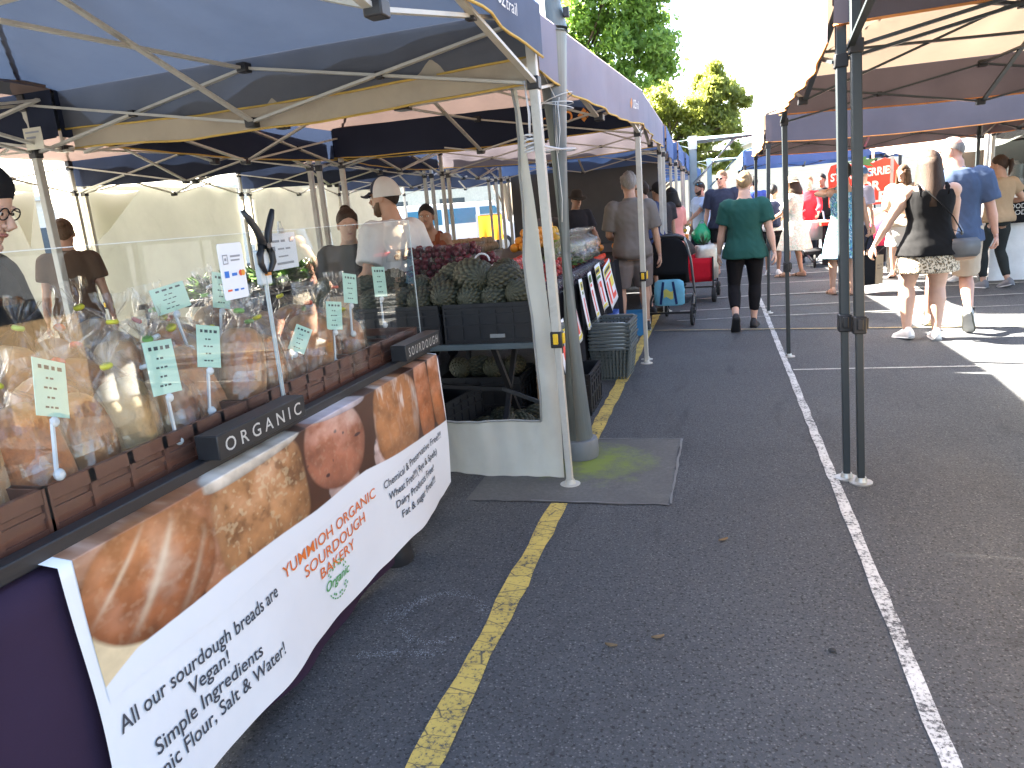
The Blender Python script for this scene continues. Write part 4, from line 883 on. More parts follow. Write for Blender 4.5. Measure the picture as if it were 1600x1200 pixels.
ban_text('Simple Ingredients', 1.215, 1.635, .255, .041, INKB, .008)
ban_text('Organic Flour, Salt & Water!', 1.105, 1.735, .195, .041, INKB, .008)
ban_text('YUMMIOH ORGANIC', 1.815, 2.475, .396, .040, INKO, .005, .404)
ban_text('SOURDOUGH', 1.935, 2.375, .337, .040, INKO, .005, .344)
ban_text('BAKERY', 2.025, 2.265, .284, .038, INKO, .005, .288)
ban_text('Chemical & Preservative Free!!!', 2.545, 3.215, .405, .033, INKB, .004, .412)
ban_text('Wheat Free!!!( Rye & Spelt)', 2.575, 3.145, .346, .032, INKB, .008, .350)
ban_text('Dairy Products Free!', 2.625, 3.085, .290, .032, INKB, .008, .290)
ban_text('Fat & sugar Free!!!', 2.66, 3.085, .234, .032, INKB, .008, .232)
ban_text('Organic', 2.045, 2.205, .222, .034, INKG, .012, .226, .3)
g = G()
for r0, r1, st in ((.066, .071, 0), (.050, .058, .3)):
    for k in range(26):
        if r1 < .06 and k % 3 == 2: continue
        a0, a1 = 2*PI*k/26+st, 2*PI*(k+.62)/26+st
        if abs(math.sin((a0+a1)/2)) < .42: continue
        g.add([banp(2.125+r*math.cos(a), .235+r*math.sin(a), .0034) for r, a in ((r0, a0), (r1, a0), (r1, a1), (r0, a1))], [(0, 1, 2, 3)])
g.build('emblem', INKG, BAN, 0)
# rail, name blocks, acrylic screens
g = G(); g.box((-1.415, 1.9, TZ+.022), (.045, 2.95, .040)); tag(g.build('rail', WOODB, bevel=.004), 'black wooden rail along the foot of the clear screens', 'rail')
def block(label, y0, y1, txt, tw):
    T = thing('name_block', label, 'sign', (-1.385, (y0+y1)/2, TZ+.042)); L = y1-y0
    g = G(); g.box((0, 0, .036), (.075, L, .072)); g.build('block', WOODB, T, 30, bevel=.003)
    put_text(txt, tw, .040, lambda x, y: (.0385, x-tw/2, .016+y), M('painted_letters', (.52, .50, .46), .7, .25, 60), T, .004)
block('black wooden block lettered ORGANIC on the bread stall edge', 1.66, 2.12, 'O R G A N I C', .40)
block('black wooden block lettered SOURDOUGH at the far end of the bread stall', 2.98, 3.40, 'S O U R D O U G H', .36)
for y0, y1, lb in ((.55, 2.165, 'near clear acrylic screen in front of the breads, with the card sign on it'), (2.178, 3.41, 'far clear acrylic screen in front of the breads, next to the pineapples')):
    T = thing('acrylic_screen', lb, 'screen', (-1.45, 0, 0), 0, 'clear screens on the bread stall')
    g = G(); g.box((0, (y0+y1)/2, (.865+1.455)/2), (.004, y1-y0-.004, 1.455-.865)); g.build('sheet', ACR, T, 0)
    g = G(); g.bar((0, y0, 1.456), (0, y1, 1.456), .0042, .002); g.bar((0, y1, .865), (0, y1, 1.456), .0042, .002); g.build('polished_edge', EDGE, T, 0)  # edge highlight is put into the pale colour of these strips
g = G(); g.bar((-1.462, 2.172, .86), (-1.462, 2.172, 1.40), .006, .010); tag(g.build('joining_strip', EDGE), 'slim clear strip joining the two acrylic screens', 'strip')
CL = thing('spring_clamp', 'big black spring clamp gripping the top of the screens', 'clamp', (-1.45, 2.17, 1.385))
CL.scale = (.85, 1., .85)
for k in (-1, 1):
    g = G(); g.tube([(.012, k*.010, .02), (.014, k*.016, .045), (.012, k*.030, .085), (.008, k*.062, .135), (.004, k*.082, .165)], [.013, .016, .014, .013, .009], 8); g.build('handle', BLK, CL, 180)
    g = G(); g.tube([(.010, k*.014, .03), (.010, k*.034, .0), (.010, k*.036, -.035), (.008, k*.018, -.065), (.006, k*.008, -.075)], [.013, .013, .012, .009, .006], 8); g.build('jaw', BLK, CL, 180)
g = G(); g.cyl((-.012, 0, .03), (.030, 0, .03), .012, 12); g.build('pivot', M('dark_steel', (.12, .12, .12), .35, metal=.8), CL); g = G(); g.box((.004, 0, -.078), (.02, .02, .012)); g.build('jaw_pad', M('orange_pad', (.55, .22, .05)), CL)
g = G(); g.box((.0, 0, -.07), (.022, .062, .115)); wb = tag(g.build('clamp_block', M('white_block', (.70, .74, .76), .4), loc=(-1.462, 2.17, 1.41), bevel=.006), 'white plastic block held under the black spring clamp', 'block')
CARD = M('white_card', (.76, .78, .82), .5, .03); BL = M('card_blue', (.03, .16, .55), .5); RD = M('card_red', (.75, .10, .04), .5); OR = M('card_orange', (.80, .36, .05), .5); GY = M('card_grey', (.30, .31, .34), .6)
S = thing('card_sign', 'small white card payment sign with coloured logos on the near screen', 'sign', (-1.444, 1.985, 1.345))
g = G(); g.loft([[(x, y, z) for y, z in [(-.055, -.085), (-.06, -.078), (-.06, .078), (-.055, .085), (.055, .085), (.06, .078), (.06, -.078), (.055, -.085)]] for x in (0, .002)]); g.build('card', CARD, S, 0)
def rects(parent, mat, lst, x, name='print'):
    g = G()
    for y, z, a, b in lst: g.add([(x, y-a/2, z-b/2), (x, y+a/2, z-b/2), (x, y+a/2, z+b/2), (x, y-a/2, z+b/2)], [(0, 1, 2, 3)])
    return g.build(name, mat, parent, 0)
rects(S, GY, [(-.032, .050, .024, .003), (-.032, .024, .024, .003), (-.043, .037, .003, .028), (-.021, .037, .003, .028), (-.032, .037, .010, .008), (.018, .045, .05, .006), (.016, .033, .045, .005)], .0032)
rects(S, BL, [(-.035, -.008, .022, .02), (.002, -.010, .026, .009), (.0, -.058, .02, .007), (.03, -.058, .018, .005)], .0032); rects(S, RD, [(-.032, -.057, .022, .006)], .0032)
for dy, mt in ((.034, RD), (.046, OR)): g = G(); n = 14; g.add([(.0032+(.0004 if mt is OR else 0), dy+.0095*math.cos(2*PI*k/n), -.008+.0095*math.sin(2*PI*k/n)) for k in range(n)], [tuple(range(n))]); g.build('logo_disc', mt, S, 0)
S = thing('paper_sign', 'white paper notice clipped behind the far screen beside the clamp', 'sign', (-1.475, 2.33, 1.385), R(4)); g = G(); g.box((0, 0, 0), (.002, .19, .125)); g.build('paper', CARD, S, 0)
rects(S, GY, [(-.05, .035, .05, .008), (.0, .035, .03, .008), (.06, .037, .03, .016), (-.07, .01, .02, .016), (-.02, .008, .045, .006), (.03, .008, .035, .006), (-.01, -.018, .07, .005), (0, -.042, .12, .008)], .0022)
g = G(); g.box((-.0, 0, .07), (.006, .04, .018)); g.tube([(0, -.015, .078), (0, -.010, .10), (0, .010, .10), (0, .015, .078)], .002, 5); g.build('clip', STEEL, S)
S = thing('hanging_card', 'small printed card hanging from the canopy edge behind the baker', 'card', (-3.80, 3.60, 2.09)); g = G(); g.box((0, 0, 0), (.13, .003, .12)); g.build('card', M('cream_card', (.62, .58, .46)), S); g = G(); g.add([(x, -.003, z) for x, z in ((-.05, .03), (.05, .03), (.05, .04), (-.05, .04), (-.05, 0), (.02, 0), (.02, .012), (-.05, .012))], [(0, 1, 2, 3), (4, 5, 6, 7)]); g.build('print', GY, S, 0)
# crates
def vcrate(y0, y1, x0, x1, label):
    T = thing('bread_crate', label, 'crate', ((x0+x1)/2, (y0+y1)/2, TZ+.004), 0, 'brown crates on the bread stall'); w_, l_ = (x1-x0)/2, (y1-y0)/2-.004; h_ = .13
    g = G(); g.box((0, 0, .008), (2*w_, 2*l_, .012)); g.build('crate_floor', BROWNP, T)
    g = G()
    for sx, ln, ax in ((1, l_, 'y'), (-1, l_, 'y'), (1, w_, 'x'), (-1, w_, 'x')):
        for z, hh, th in ((.02, .030, .012), (h_-.018, .034, .016), (h_*.53, .014, .010)):
            g.box((sx*w_, 0, z) if ax == 'y' else (0, sx*l_, z), (th, 2*ln+.01, hh) if ax == 'y' else (2*ln+.01, th, hh))
        n = max(3, int(ln*2/.115))
        for k in range(n+1):
            q = -ln+2*ln*k/n; g.box((sx*w_, q, h_/2) if ax == 'y' else (q, sx*l_, h_/2), (.016, .018, h_) if ax == 'y' else (.018, .016, h_))
    g.build('crate_wall', BROWNP, T, 30)
    for sx in (1, -1): g = G(); g.box((sx*(w_-.003), 0, h_*.40), (.004, 2*l_, h_*.6)); g.build('crate_panel', BROWNP, T, 30)
edges = (.45, 1.22, 1.98, 2.72)
for k in range(4):
    y0 = edges[k]; y1 = (edges+(3.40,))[k+1]
    vcrate(y0, y1, -1.92, -1.475, ['brown plastic bread crate cut off at the left edge, front row', 'brown bread crate behind the ORGANIC block, front row', 'brown bread crate in the middle of the far screen, front row', 'brown bread crate with slotted side next to the SOURDOUGH block'][k])
    vcrate(y0, y1, -2.38, -1.935, ['rear brown bread crate beside the baker', 'rear brown bread crate second from the baker', 'rear brown bread crate third from the baker', 'rear brown bread crate nearest the pineapples'][k])
# loaves in clear bags
def crust(name, col, fl):
    m, t, p, out = _new(name); v = coords(t, 'Object'); n1 = noise(t, v, 22, 6, .7); n2 = noise(t, v, 75, 3, .6); n3 = noise(t, v, 9, 4, .6)
    sx = t.nodes.new('ShaderNodeSeparateXYZ'); t.links.new(v, sx.inputs[0]); ax = N(t, 'ShaderNodeMath', operation='MULTIPLY_ADD'); ax.inputs[1].default_value = .05; t.links.new(n3, ax.inputs[0]); t.links.new(sx.outputs[0], ax.inputs[2])
    c = mixc(t, ramp(t, n1, [(.3, 0.), (.7, 1.)]), tuple(x*.45 for x in col), tuple(min(1, x*1.25) for x in col)); c = mixc(t, ramp(t, ax.outputs[0], [(.045, .75), (.085, 0.)]), c, (.62, .42, .22)); c = mixc(t, ramp(t, n3, [(.45, 0.), (.7, fl)]), c, (.62, .50, .36)); c = mixc(t, ramp(t, n2, [(.62, 0.), (.75, .5)]), c, (.10, .05, .02))
    t.links.new(c, p.inputs['Base Color']); p.inputs['Roughness'].default_value = .65; bump(t, n1, p, .5, .008); return m
CRUST = [crust('crust_golden', (.42, .155, .04), .2), crust('crust_dark', (.24, .085, .03), .12), crust('crust_pale', (.54, .31, .12), .35), crust('crust_orange', (.46, .145, .035), .15)]
BAG = M_clear('clear_bread_bag', (.985, .985, .985), .035, .25, 26., base=.055, amp=1.3, veil=.001)
def loaf_mesh(kind, seed):
    g = G(); rx, ry, L = ((.060, .072, .115), (.070, .078, .110), (.055, .062, .125), (.075, .070, .095))[kind]
    def fn(u, v):
        a = 2*PI*u; th = PI*v; st = math.sin(th)**(.45 if kind in (0, 2) else .75); e = 2/(3.6 if kind == 0 else 2.3)
        x = rx*st*math.copysign(abs(math.cos(a))**e, math.cos(a)); y = ry*st*math.copysign(abs(math.sin(a))**e, math.sin(a)); z = L-L*math.copysign(abs(math.cos(th))**.8, math.cos(th))
        k = 1+.07*fbm((x*14+seed, y*14, z*10), 1)+.10*max(0, math.cos(a))*(1 if kind in (0, 2) else .3)
        return (x*k, y*k, z+.008)
    g.grid(fn, 22, 16); return g
def bag_geo(kind, seed):
    rx, ry, L = ((.060, .072, .115), (.070, .078, .110), (.055, .062, .125), (.075, .070, .095))[kind]; g = G(); H_ = 2*L
    prof = [(0, .55), (.03, .95), (.08, 1.12), (.25, 1.16), (.5, 1.14), (.38, 1.17), (.63, 1.13), (.75, 1.15), (.84, 1.10), (.92, 1.06), (1.03, .80), (1.12, .46), (1.20, .17), (1.235, .13), (1.30, .34), (1.40, .62), (1.50, .70)]
    n = 34; rings = []
    for i, (tz, r) in enumerate(prof):
        ring_ = []
        for k in range(n):
            a = 2*PI*k/n; f = fbm((math.cos(a)*2.2+seed, math.sin(a)*2.2, tz*3.5), 1.3); cr_ = .16*math.sin(a*7+seed+3*tz)+.12*math.sin(a*11+tz*9) if tz > .95 else .035*math.sin(a*9+tz*7+seed)
            rr = r*(1+.12*f+cr_+.05*fbm((math.cos(a)*6+seed, math.sin(a)*6, tz*11), 1.))
            ring_.append((rx*rr*math.cos(a)+.01*f*(tz > 1.2), ry*rr*math.sin(a), H_*tz*(1+.02*f)+.006))
        rings.append(ring_)
    g.loft(rings, cap=False); return g
TIE = [M('yellow_tie', (.62, .56, .03), .5), M('red_tie', (.65, .10, .05), .5), M('white_tie', (.7, .7, .7), .5), M('green_tie', (.2, .42, .08), .5)]
LO = [loaf_mesh(k, k*3.).mesh('loaf', CRUST[k % 4], 180) for k in range(4)]; BG = [bag_geo(k, k*5.+1).mesh('bag', BAG, 0) for k in range(4)]
tg = G(); tg.lathe([(.013, -.006), (.016, 0), (.013, .006)], n=10); TG = [tg.mesh('bag_tie', m_, 180) for m_ in TIE]
def link(name, me, parent=None): o = bpy.data.objects.new(name, me); COL.objects.link(o); o.parent = parent; return o
LVAR = {}
def bagged(label, x, y, z, kind, rot, sc, cr, tie, bag=True):
    T = thing('bagged_loaf', label, 'bread', (x, y, z), 0, 'bagged loaves on the bread stall'); T.rotation_euler = rot; T.scale = (sc,)*3
    key = (kind, cr)
    if key not in LVAR: me = LO[kind].copy(); me.materials.clear(); me.materials.append(CRUST[cr]); LVAR[key] = me
    link('loaf', LVAR[key], T)
    b = link('bag', BG[kind], T); q = link('bag_tie', TG[tie], b); q.location = (0, 0, (.115, .110, .125, .095)[kind]*2*1.225)
rb = random.Random(4)
ny = 15
KN = ['tin loaf', 'round-topped loaf', 'narrow loaf', 'round loaf']; CN = ['golden', 'dark brown', 'pale floury', 'orange-brown']
for i in range(ny):
    y = 1.02+i*.158+rb.uniform(-.012, .012)
    if y > 3.0: continue
    k = (0, 2, 0, 1, 0, 3, 0, 2, 1, 1, 0, 1, 3, 1, 0)[i]; cr = (3, 0, 3, 0, 2, 1, 0, 3, 0, 1, 0, 1, 0, 3, 1)[i]; ti = rb.randrange(4)
    bagged(f'{CN[cr]} {KN[k]} in a clear bag, {ORD[i]} from the left in the front crates', -1.60+rb.uniform(-.015, .01), y, TZ+.03, k, (rb.uniform(-.22, .22), rb.uniform(-.35, -.12), rb.uniform(-.8, .8)), rb.uniform(1.10, 1.24), cr, ti)
for i in range(15):
    y = .98+i*.162+rb.uniform(-.015, .015)
    if y > 3.25: continue
    k = rb.randrange(4); cr = rb.randrange(4)
    bagged(f'{CN[cr]} {KN[k]} in a clear bag, {ORD[i]} from the left in the middle row', -1.80+rb.uniform(-.02, .02), y, TZ+.07, k, (rb.uniform(-.5, .5), rb.uniform(-.5, .1), rb.uniform(-1, 1)), rb.uniform(1.05, 1.2), cr, rb.randrange(4))
for i in range(12):
    y = 1.05+i*.185+rb.uniform(-.02, .02)
    k = rb.randrange(4); cr = rb.choice((0, 1, 1, 3))
    bagged(f'{CN[cr]} {KN[k]} in a clear bag, {ORD[i]} from the left in the rear crates', -2.10+rb.uniform(-.03, .03), y, TZ+.10, k, (rb.uniform(-1.2, .5), rb.uniform(-.5, .3), rb.uniform(-1, 1)), rb.uniform(1.1, 1.25), cr, rb.randrange(4))
# mint price tags on clear stands
MINT = M('mint_card', (.46, .68, .56), .6, .04); INK = M('tag_ink', (.05, .07, .07), .7); CLR = M('clear_plastic_rod', (.60, .62, .64), .2, .05, 9, 0)
tags = [(-1.50, 1.32, 1.14, .110, .135, -20, -14), (-1.50, 1.68, 1.11, .105, .150, -4, 3), (-1.52, 1.91, 1.125, .085, .13, -14, 12), (-1.72, 2.02, 1.27, .13, .085, 8, 14), (-1.52, 2.70, 1.10, .075, .115, -10, 25), (-1.56, 2.94, 1.185, .085, .13, -12, 14), (-1.54, 3.20, 1.185, .080, .14, -6, 20), (-1.75, 2.32, 1.26, .075, .13, -14, 14), (-1.53, 2.44, 1.05, .065, .10, -30, 40)]
wh = ['leftmost mint price tag, low behind the near screen', 'upright mint price tag left of the ORGANIC block', 'mint price tag above the ORGANIC block beside the joining strip', 'wide mint price tag under the card sign', 'mint price tag in the middle of the far screen', 'mint price tag on a tall clear stand, second from the far end', 'mint price tag on a clear stand nearest the pineapples', 'small mint price tag directly below the spring clamp', 'tilted mint price tag low just right of the joining strip']
for (x, y, z, a, b, roll, yaw), lb in zip(tags, wh):
    T = thing('price_tag', lb, 'price tag', (x, y, z), 0, 'mint price tags among the breads'); T.rotation_euler = (R(roll), R(-6), R(-yaw))
    g = G(); g.box((0, 0, 0), (.0015, a, b)); g.build('card', MINT, T, 0)
    lst = [(-a*.30+a*.2*j, b*(.36-.0*j), a*.13*(.8+.3*(j % 2)), b*.07) for j in range(4)] + [(((-1)**i)*.03*a+a*.14*(j-1), b*(.17-.17*i), a*.11*(.7+.3*((i+j) % 2)), b*.035) for i in range(4) for j in range(2+(i*5) % 2)]
    rects(T, INK, lst, .0014)
    g = G(); g.bar((0, -.006, -b/2-.005), (0, -.006, -b/2-.13), .007); g.ell((.002, 0, -b/2-.012), (.009, .013, .013), 8, 6); g.ell((.002, 0, -b/2-.135), (.012, .015, .015), 8, 6); g.build('clear_stand', CLR, T, 40)

# ------------------------------------------------------------------ pineapple table
BCR = M('black_crate_plastic', (.012, .013, .016), .5, .2, 20, .2)
def crate(name, label, c, d, rz=0, mat=BCR, group=None, ribs=True, cat='crate'):
    w_, l_, h_ = d[0]/2, d[1]/2, d[2]; T = thing(name, label, cat, c, rz, group)
    g = G(); g.box((0, 0, .006), (d[0], d[1], .012)); g.build('crate_floor', mat, T)
    for sx, sy in ((1, 0), (-1, 0), (0, 1), (0, -1)):
        g = G()
        if sx: g.box((sx*(w_-.006), 0, h_/2), (.010, d[1]-.02, h_-.01))
        else: g.box((0, sy*(l_-.006), h_/2), (d[0]-.02, .010, h_-.01))
        if ribs:
            for z in (.02, h_*.45, h_*.72, h_*.86, h_-.010):
                g.box((sx*w_, 0, z), (.014, d[1], .012 if z < h_*.9 else .02)) if sx else g.box((0, sy*l_, z), (d[0], .014, .012 if z < h_*.9 else .02))
            n = max(2, int((d[1] if sx else d[0])/.09))
            for k in range(n+1):
                q = (k/n-.5)*((d[1] if sx else d[0])-.01); g.box((sx*w_, q, h_*.5), (.012, .010, h_)) if sx else g.box((q, sy*l_, h_*.5), (.010, .012, h_))
        g.build('crate_side', mat, T, 30)
    return T
T = thing('trestle_table', 'trestle table with grey-blue edge carrying the pineapple crates', 'table', (-1.80, 4.40, 0))
g = G(); g.box((0, 0, .70), (1.62, .72, .035)); g.build('table_top', M('grey_blue_laminate', (.085, .11, .12), .4, .2), T, bevel=.004)
for x in (-.55, .50):
    g = G(); g.bar((x, -.3, 0), (x, .28, .69), .03); g.bar((x, .3, 0), (x, -.28, .69), .03); g.build('leg', BLK, T)
g = G(); g.bar((.50, -.16, .40), (.95-.2, -.1, .28), .022); g.bar((-.55, -.02, .42), (.50, -.02, .36), .025); g.build('brace', BLK, T)
for k, x in enumerate((-1.30, -1.86, -2.40)): 
    T = crate('crate', ['black crate of pineapples nearest the steel pole on the trestle table', 'black crate of pineapples in the middle of the trestle table', 'black crate of pineapples behind the far screen'][k], (x, 4.30, .72), (.53, .50, .235), 0, BCR, 'black pineapple crates')
    g = G(); g.box((.06, -.262, .045), (.09, .004, .022)); g.build('crate_label', M('grey_label', (.22, .23, .23)), T)
def pine_mesh(seed, crown=False):
    g = G(); nu, nv = 98, 60
    def fn(u, v):
        th = PI*v; a = 2*PI*u; r = math.sin(th)**.72; z = -math.cos(th)
        s1 = math.cos(7*a+v*17+seed); s2 = math.cos(7*a-v*17-seed); k = max(0, (s1*s2+ (s1+s2)*.0))*1.0
        b_ = abs(s1*s2)**.5; rr = .90+.22*b_*min(1, r*1.6)+.02*fbm((a, v*4, seed), 1)
        return (.078*r*rr*math.cos(a), .078*r*rr*math.sin(a), .108*z*(1+.03*b_))
    g.grid(fn, nu, nv); g.eye = [abs(math.cos(7*2*PI*(i/nu)+(j/nv)*17+seed)*math.cos(7*2*PI*(i/nu)-(j/nv)*17-seed)) for j in range(nv+1) for i in range(nu+1)]; return g
def pine_mat():
    m, t, p, out = _new('pineapple_skin'); v = coords(t, 'Object'); oi = N(t, 'ShaderNodeObjectInfo'); n1 = noise(t, v, 60, 4, .6); n2 = noise(t, v, 12, 3, .6)
    c = mixc(t, ramp(t, n1, [(.35, 0.), (.65, 1.)]), (.016, .020, .012), (.062, .062, .036)); c = mixc(t, ramp(t, n2, [(.5, 0.), (.75, .5)]), c, (.11, .075, .03)); ge = t.nodes.new('ShaderNodeAttribute'); ge.attribute_name = 'eye'; c = mixc(t, ramp(t, ge.outputs['Fac'], [(.03, 0.), (.22, .7), (.75, 1.)]), (.012, .013, .008), c); c = mixc(t, ramp(t, ge.outputs['Fac'], [(.55, 0.), (.95, .55)]), c, (.12, .11, .06))
    c = mixc(t, ramp(t, oi.outputs['Random'], [(0, 0.), (1, .4)]), c, (.055, .065, .04)); t.links.new(c, p.inputs['Base Color']); p.inputs['Roughness'].default_value = .6; bump(t, n1, p, .4, .006); return m
PM = pine_mat(); PN = []
for k in range(3):
    g = pine_mesh(k*1.7); me = g.mesh('pineapple', PM, 180); me.attributes.new('eye', 'FLOAT', 'POINT').data.foreach_set('value', g.eye); PN.append(me)
CRN = M('pineapple_leaf', (.07, .10, .055), .5)
def pineapple(label, loc, rot, k, sc=1., group='pineapples piled in the black crates'):
    o = link('pineapple', PN[k % 3]); o.location = loc; o.rotation_euler = rot; o.scale = (sc,)*3; return tag(o, label, 'pineapple', group)
rp = random.Random(9)
for i in range(10): pineapple(f'pineapple, {ORD[i]} from the steel pole in the front row of the crates', (-1.10-i*.158, 4.16+rp.uniform(-.02, .02), .985+rp.uniform(-.01, .02)), (R(90+rp.uniform(-25, 25)), rp.uniform(-.4, .4), rp.uniform(-.7, .7)), i, rp.uniform(.95, 1.08))
for i in range(9): pineapple(f'pineapple, {ORD[i]} from the steel pole in the second row of the crates', (-1.15-i*.165, 4.33+rp.uniform(-.02, .02), 1.04+rp.uniform(-.015, .02)), (R(90+rp.uniform(-25, 25)), rp.uniform(-.5, .5), rp.uniform(-.9, .9)), i+1, rp.uniform(.95, 1.08))
for i, (x, y, z) in enumerate(((-1.42, 4.22, 1.105), (-1.27, 4.40, 1.10), (-1.60, 4.38, 1.09), (-1.22, 4.2, 1.08), (-1.98, 4.33, 1.08), (-1.47, 4.45, 1.09))): pineapple(['large pineapple on top of the pile in front of the white bag roll', 'pineapple on top of the pile, right rear', 'pineapple on top of the pile, left rear of the bag roll', 'pineapple on top of the pile, nearest the tent wall', 'pineapple on top of the middle crate', 'pineapple on top of the pile, touching the bag roll'][i], (x, y, z), (R(85+rp.uniform(-20, 20)), rp.uniform(-.5, .5), rp.uniform(-1, 1)), i, (1.28, 1., 1.05, 1., 1.05, 1.)[i])
crate('crate', 'open black crate of pineapples on the ground behind the tent wall', (-1.28, 4.46, 0), (.52, .46, .16), 0, BCR, 'black crates under the trestle table')
crate('crate', 'black slatted crate on the ground at the end of the bread stall', (-1.72, 4.30, 0), (.30, .50, .36), R(-8), BCR, 'black crates under the trestle table')
crate('crate', 'black crate of pineapples in the shade under the trestle table', (-1.62, 4.95, 0), (.60, .45, .36), 0, BCR, 'black crates under the trestle table')
for i in range(7): pineapple(f'pineapple in the crate on the ground, {ORD[i]} from the left', (-1.46+i*.062+.01*(i % 2), 4.36+.16*(i % 2), .115+.02*(i % 3)), (R(90+rp.uniform(-30, 30)), rp.uniform(-.4, .4), rp.uniform(-1.5, 1.5)), i, .86, 'pineapples in the crate on the ground')
for i in range(4): pineapple(f'pineapple in the shaded crate under the table, {ORD[i]} from the left', (-1.80+i*.13, 4.88+.05*(i % 2), .40), (R(90), rp.uniform(-.4, .4), rp.uniform(-1, 1)), i, .9, 'pineapples in the shaded crate')
CB = M('cardboard', (.26, .175, .10), .85, .12, 8, .1)
def carton(label, c, d, rz=0, mat=CB, flaps=True, cat='box', name='cardboard_box', group=None):
    T = thing(name, label, cat, c, rz, group); x, y, z = d[0]/2, d[1]/2, d[2]
    g = G(); g.loft([[(a*x, b*y, zz) for a, b in ((-1, -1), (1, -1), (1, 1), (-1, 1))] for zz in (0, z)], cap=False); g.box((0, 0, .004), (d[0]-.01, d[1]-.01, .006)); g.build('box_body', mat, T, 0, solid=.005)
    if flaps:
        for k in (-1, 1):
            g = G(); g.add([(-x, k*y, z), (x, k*y, z), (x*.97, k*(y+.10), z+.03), (-x*.97, k*(y+.10), z+.03)], [(0, 1, 2, 3)]); g.build('flap', mat, T, 0, solid=.005)
    else: g = G(); g.box((0, 0, z-.004), (d[0]-.004, d[1]-.004, .008)); g.build('lid', mat, T)
    return T
carton('open cardboard box on the ground under the trestle table', (-1.08, 4.92, 0), (.32, .30, .34), R(12))

# ------------------------------------------------------------------ fruit display along the aisle
T = thing('fruit_stand', 'long stepped fruit stand with black cloth front along the aisle', 'stand', (0, 0, 0)); SY0, SY1 = 4.80, 8.35
STEPS = [(-1.10, -1.36, .80), (-1.36, -1.64, .92), (-1.64, -2.40, 1.04)]
for x0, x1, z in STEPS:
    g = G(); g.box(((x0+x1)/2, (SY0+SY1)/2, z-.02), (x0-x1-.002, SY1-SY0, .04)); g.build('shelf', M('dark_board', (.05, .045, .04), .7), T)
for y in (4.9, 6.5, 8.25):
    for x in (-1.16, -2.3): g = G(); g.bar((x, y, 0), (x, y, .78), .035); g.build('leg', BLK, T)
BCL = cloth('black_cloth', (.016, .016, .020), (.02, .02, .02), .02)
g = G(); g.grid(lambda u, v: (-1.085+(.012+.03*v)*math.sin(u*52)+.02*fbm((u*9, v, 3), 1), lerp(SY0+.02, SY1, u), lerp(.86, .20+.05*math.sin(u*9), v)), 70, 8); tag(g.build('cloth', BCL, None, 180), 'black cloth hanging on the aisle front of the fruit stand', 'cloth')
YB = M('poster_yellow', (.72, .62, .10), .6); RB = M('poster_red', (.75, .09, .06), .6); GBN = M('poster_green', (.10, .22, .06), .6); BBN = M('poster_black', (.03, .03, .03), .6)
for k, (y, z, a, b, tl) in enumerate(((5.30, .70, .27, .42, .06), (5.78, .70, .26, .40, -.04), (6.25, .70, .25, .40, .05), (6.72, .72, .26, .42, .08), (7.35, .68, .40, .42, .16), (4.98, .50, .22, .40, .0))):
    T = thing('price_poster', ['first white price poster hanging on the black cloth of the fruit stand', 'second white price poster along the fruit stand', 'third, narrow white price poster along the fruit stand', 'fourth price poster with yellow head along the fruit stand', 'large slanted white price poster beside the man in grey', 'low white price poster half hidden behind the steel pole'][k], 'poster', (-1.03-.004*k, y, z), 0, 'price posters on the fruit stand'); T.rotation_euler = (R(tl*80), R(-7), 0)
    g = G(); g.grid(lambda u, v: (.012*math.sin(u*4+k)+.014*v*v, (u-.5)*a, (.5-v)*b), 8, 8); g.build('sheet', CARD, T, 180, solid=.0015)
    def pr(mat, y0, y1, v0, v1, o_=.003, nm='print'):
        g = G(); g.grid(lambda u, v: (.012*math.sin(lerp(y0, y1, u)*4+k)+.014*lerp(v0, v1, v)**2+o_, (lerp(y0, y1, u)-.5)*a, (.5-lerp(v0, v1, v))*b), 4, 4); g.build(nm, mat, T, 180)
    pr(YB if k != 2 else GBN, .08, .92, .06, .22); pr(BBN, .18, .8, .10, .17, .005); pr(GBN if k % 2 else RB, .15, .85, .25, .31)
    if k == 4: pr(RB, .12, .34, .36, .9); pr(RB, .48, .60, .36, .88); pr(RB, .60, .88, .76, .88); pr(YB, .55, .9, .36, .6)
    else: pr(RB, .22, .42, .38, .86); pr(RB, .55, .80, .38, .50); pr(RB, .66, .80, .50, .86); pr(YB, .1, .9, .89, .95)
def punnet_meshes():
    g = G(); w_, l_, h_ = .062, .088, .062
    g.loft([[(a*w_*k, b*l_*k, z) for a, b in ((-1, -1), (1, -1), (1, 1), (-1, 1))] for k, z in ((.86, 0), (1., h_), (1.04, h_+.002), (1.0, h_+.004))], cap=False); return g.mesh('punnet', M_clear('clear_punnet', (.90, .92, .93), .08, .35, 40, base=.05, amp=.5, veil=.02), 20)
PUN = punnet_meshes(); rf = random.Random(12)
def berries(name, mat, n, r):
    g = G()
    for i in range(n): g.ell((rf.uniform(-.048, .048), rf.uniform(-.072, .072), rf.uniform(.012, .058)), (r*rf.uniform(.8, 1.15), r, r*.95), 7, 5)
    return g.mesh(name, mat, 180)
BER = [berries('blackberry_fill', M('dark_berries', (.030, .012, .035), .35), 26, .017), berries('strawberry_fill', M('red_berries', (.42, .025, .02), .35, .3), 22, .020), berries('cherry_fill', M('cherry', (.115, .010, .02), .25, .2), 24, .018)]
def punnet(label, loc, k, rz, group, sc=1.): 
    T = thing('punnet', label, 'punnet', loc, rz, group); T.scale = (sc,)*3; link('tub', PUN, T); link('fruit_fill', BER[k], T)
NUM = ORD+['seventeenth', 'eighteenth', 'nineteenth', 'twentieth', 'twenty-first', 'twenty-second', 'twenty-third', 'twenty-fourth']
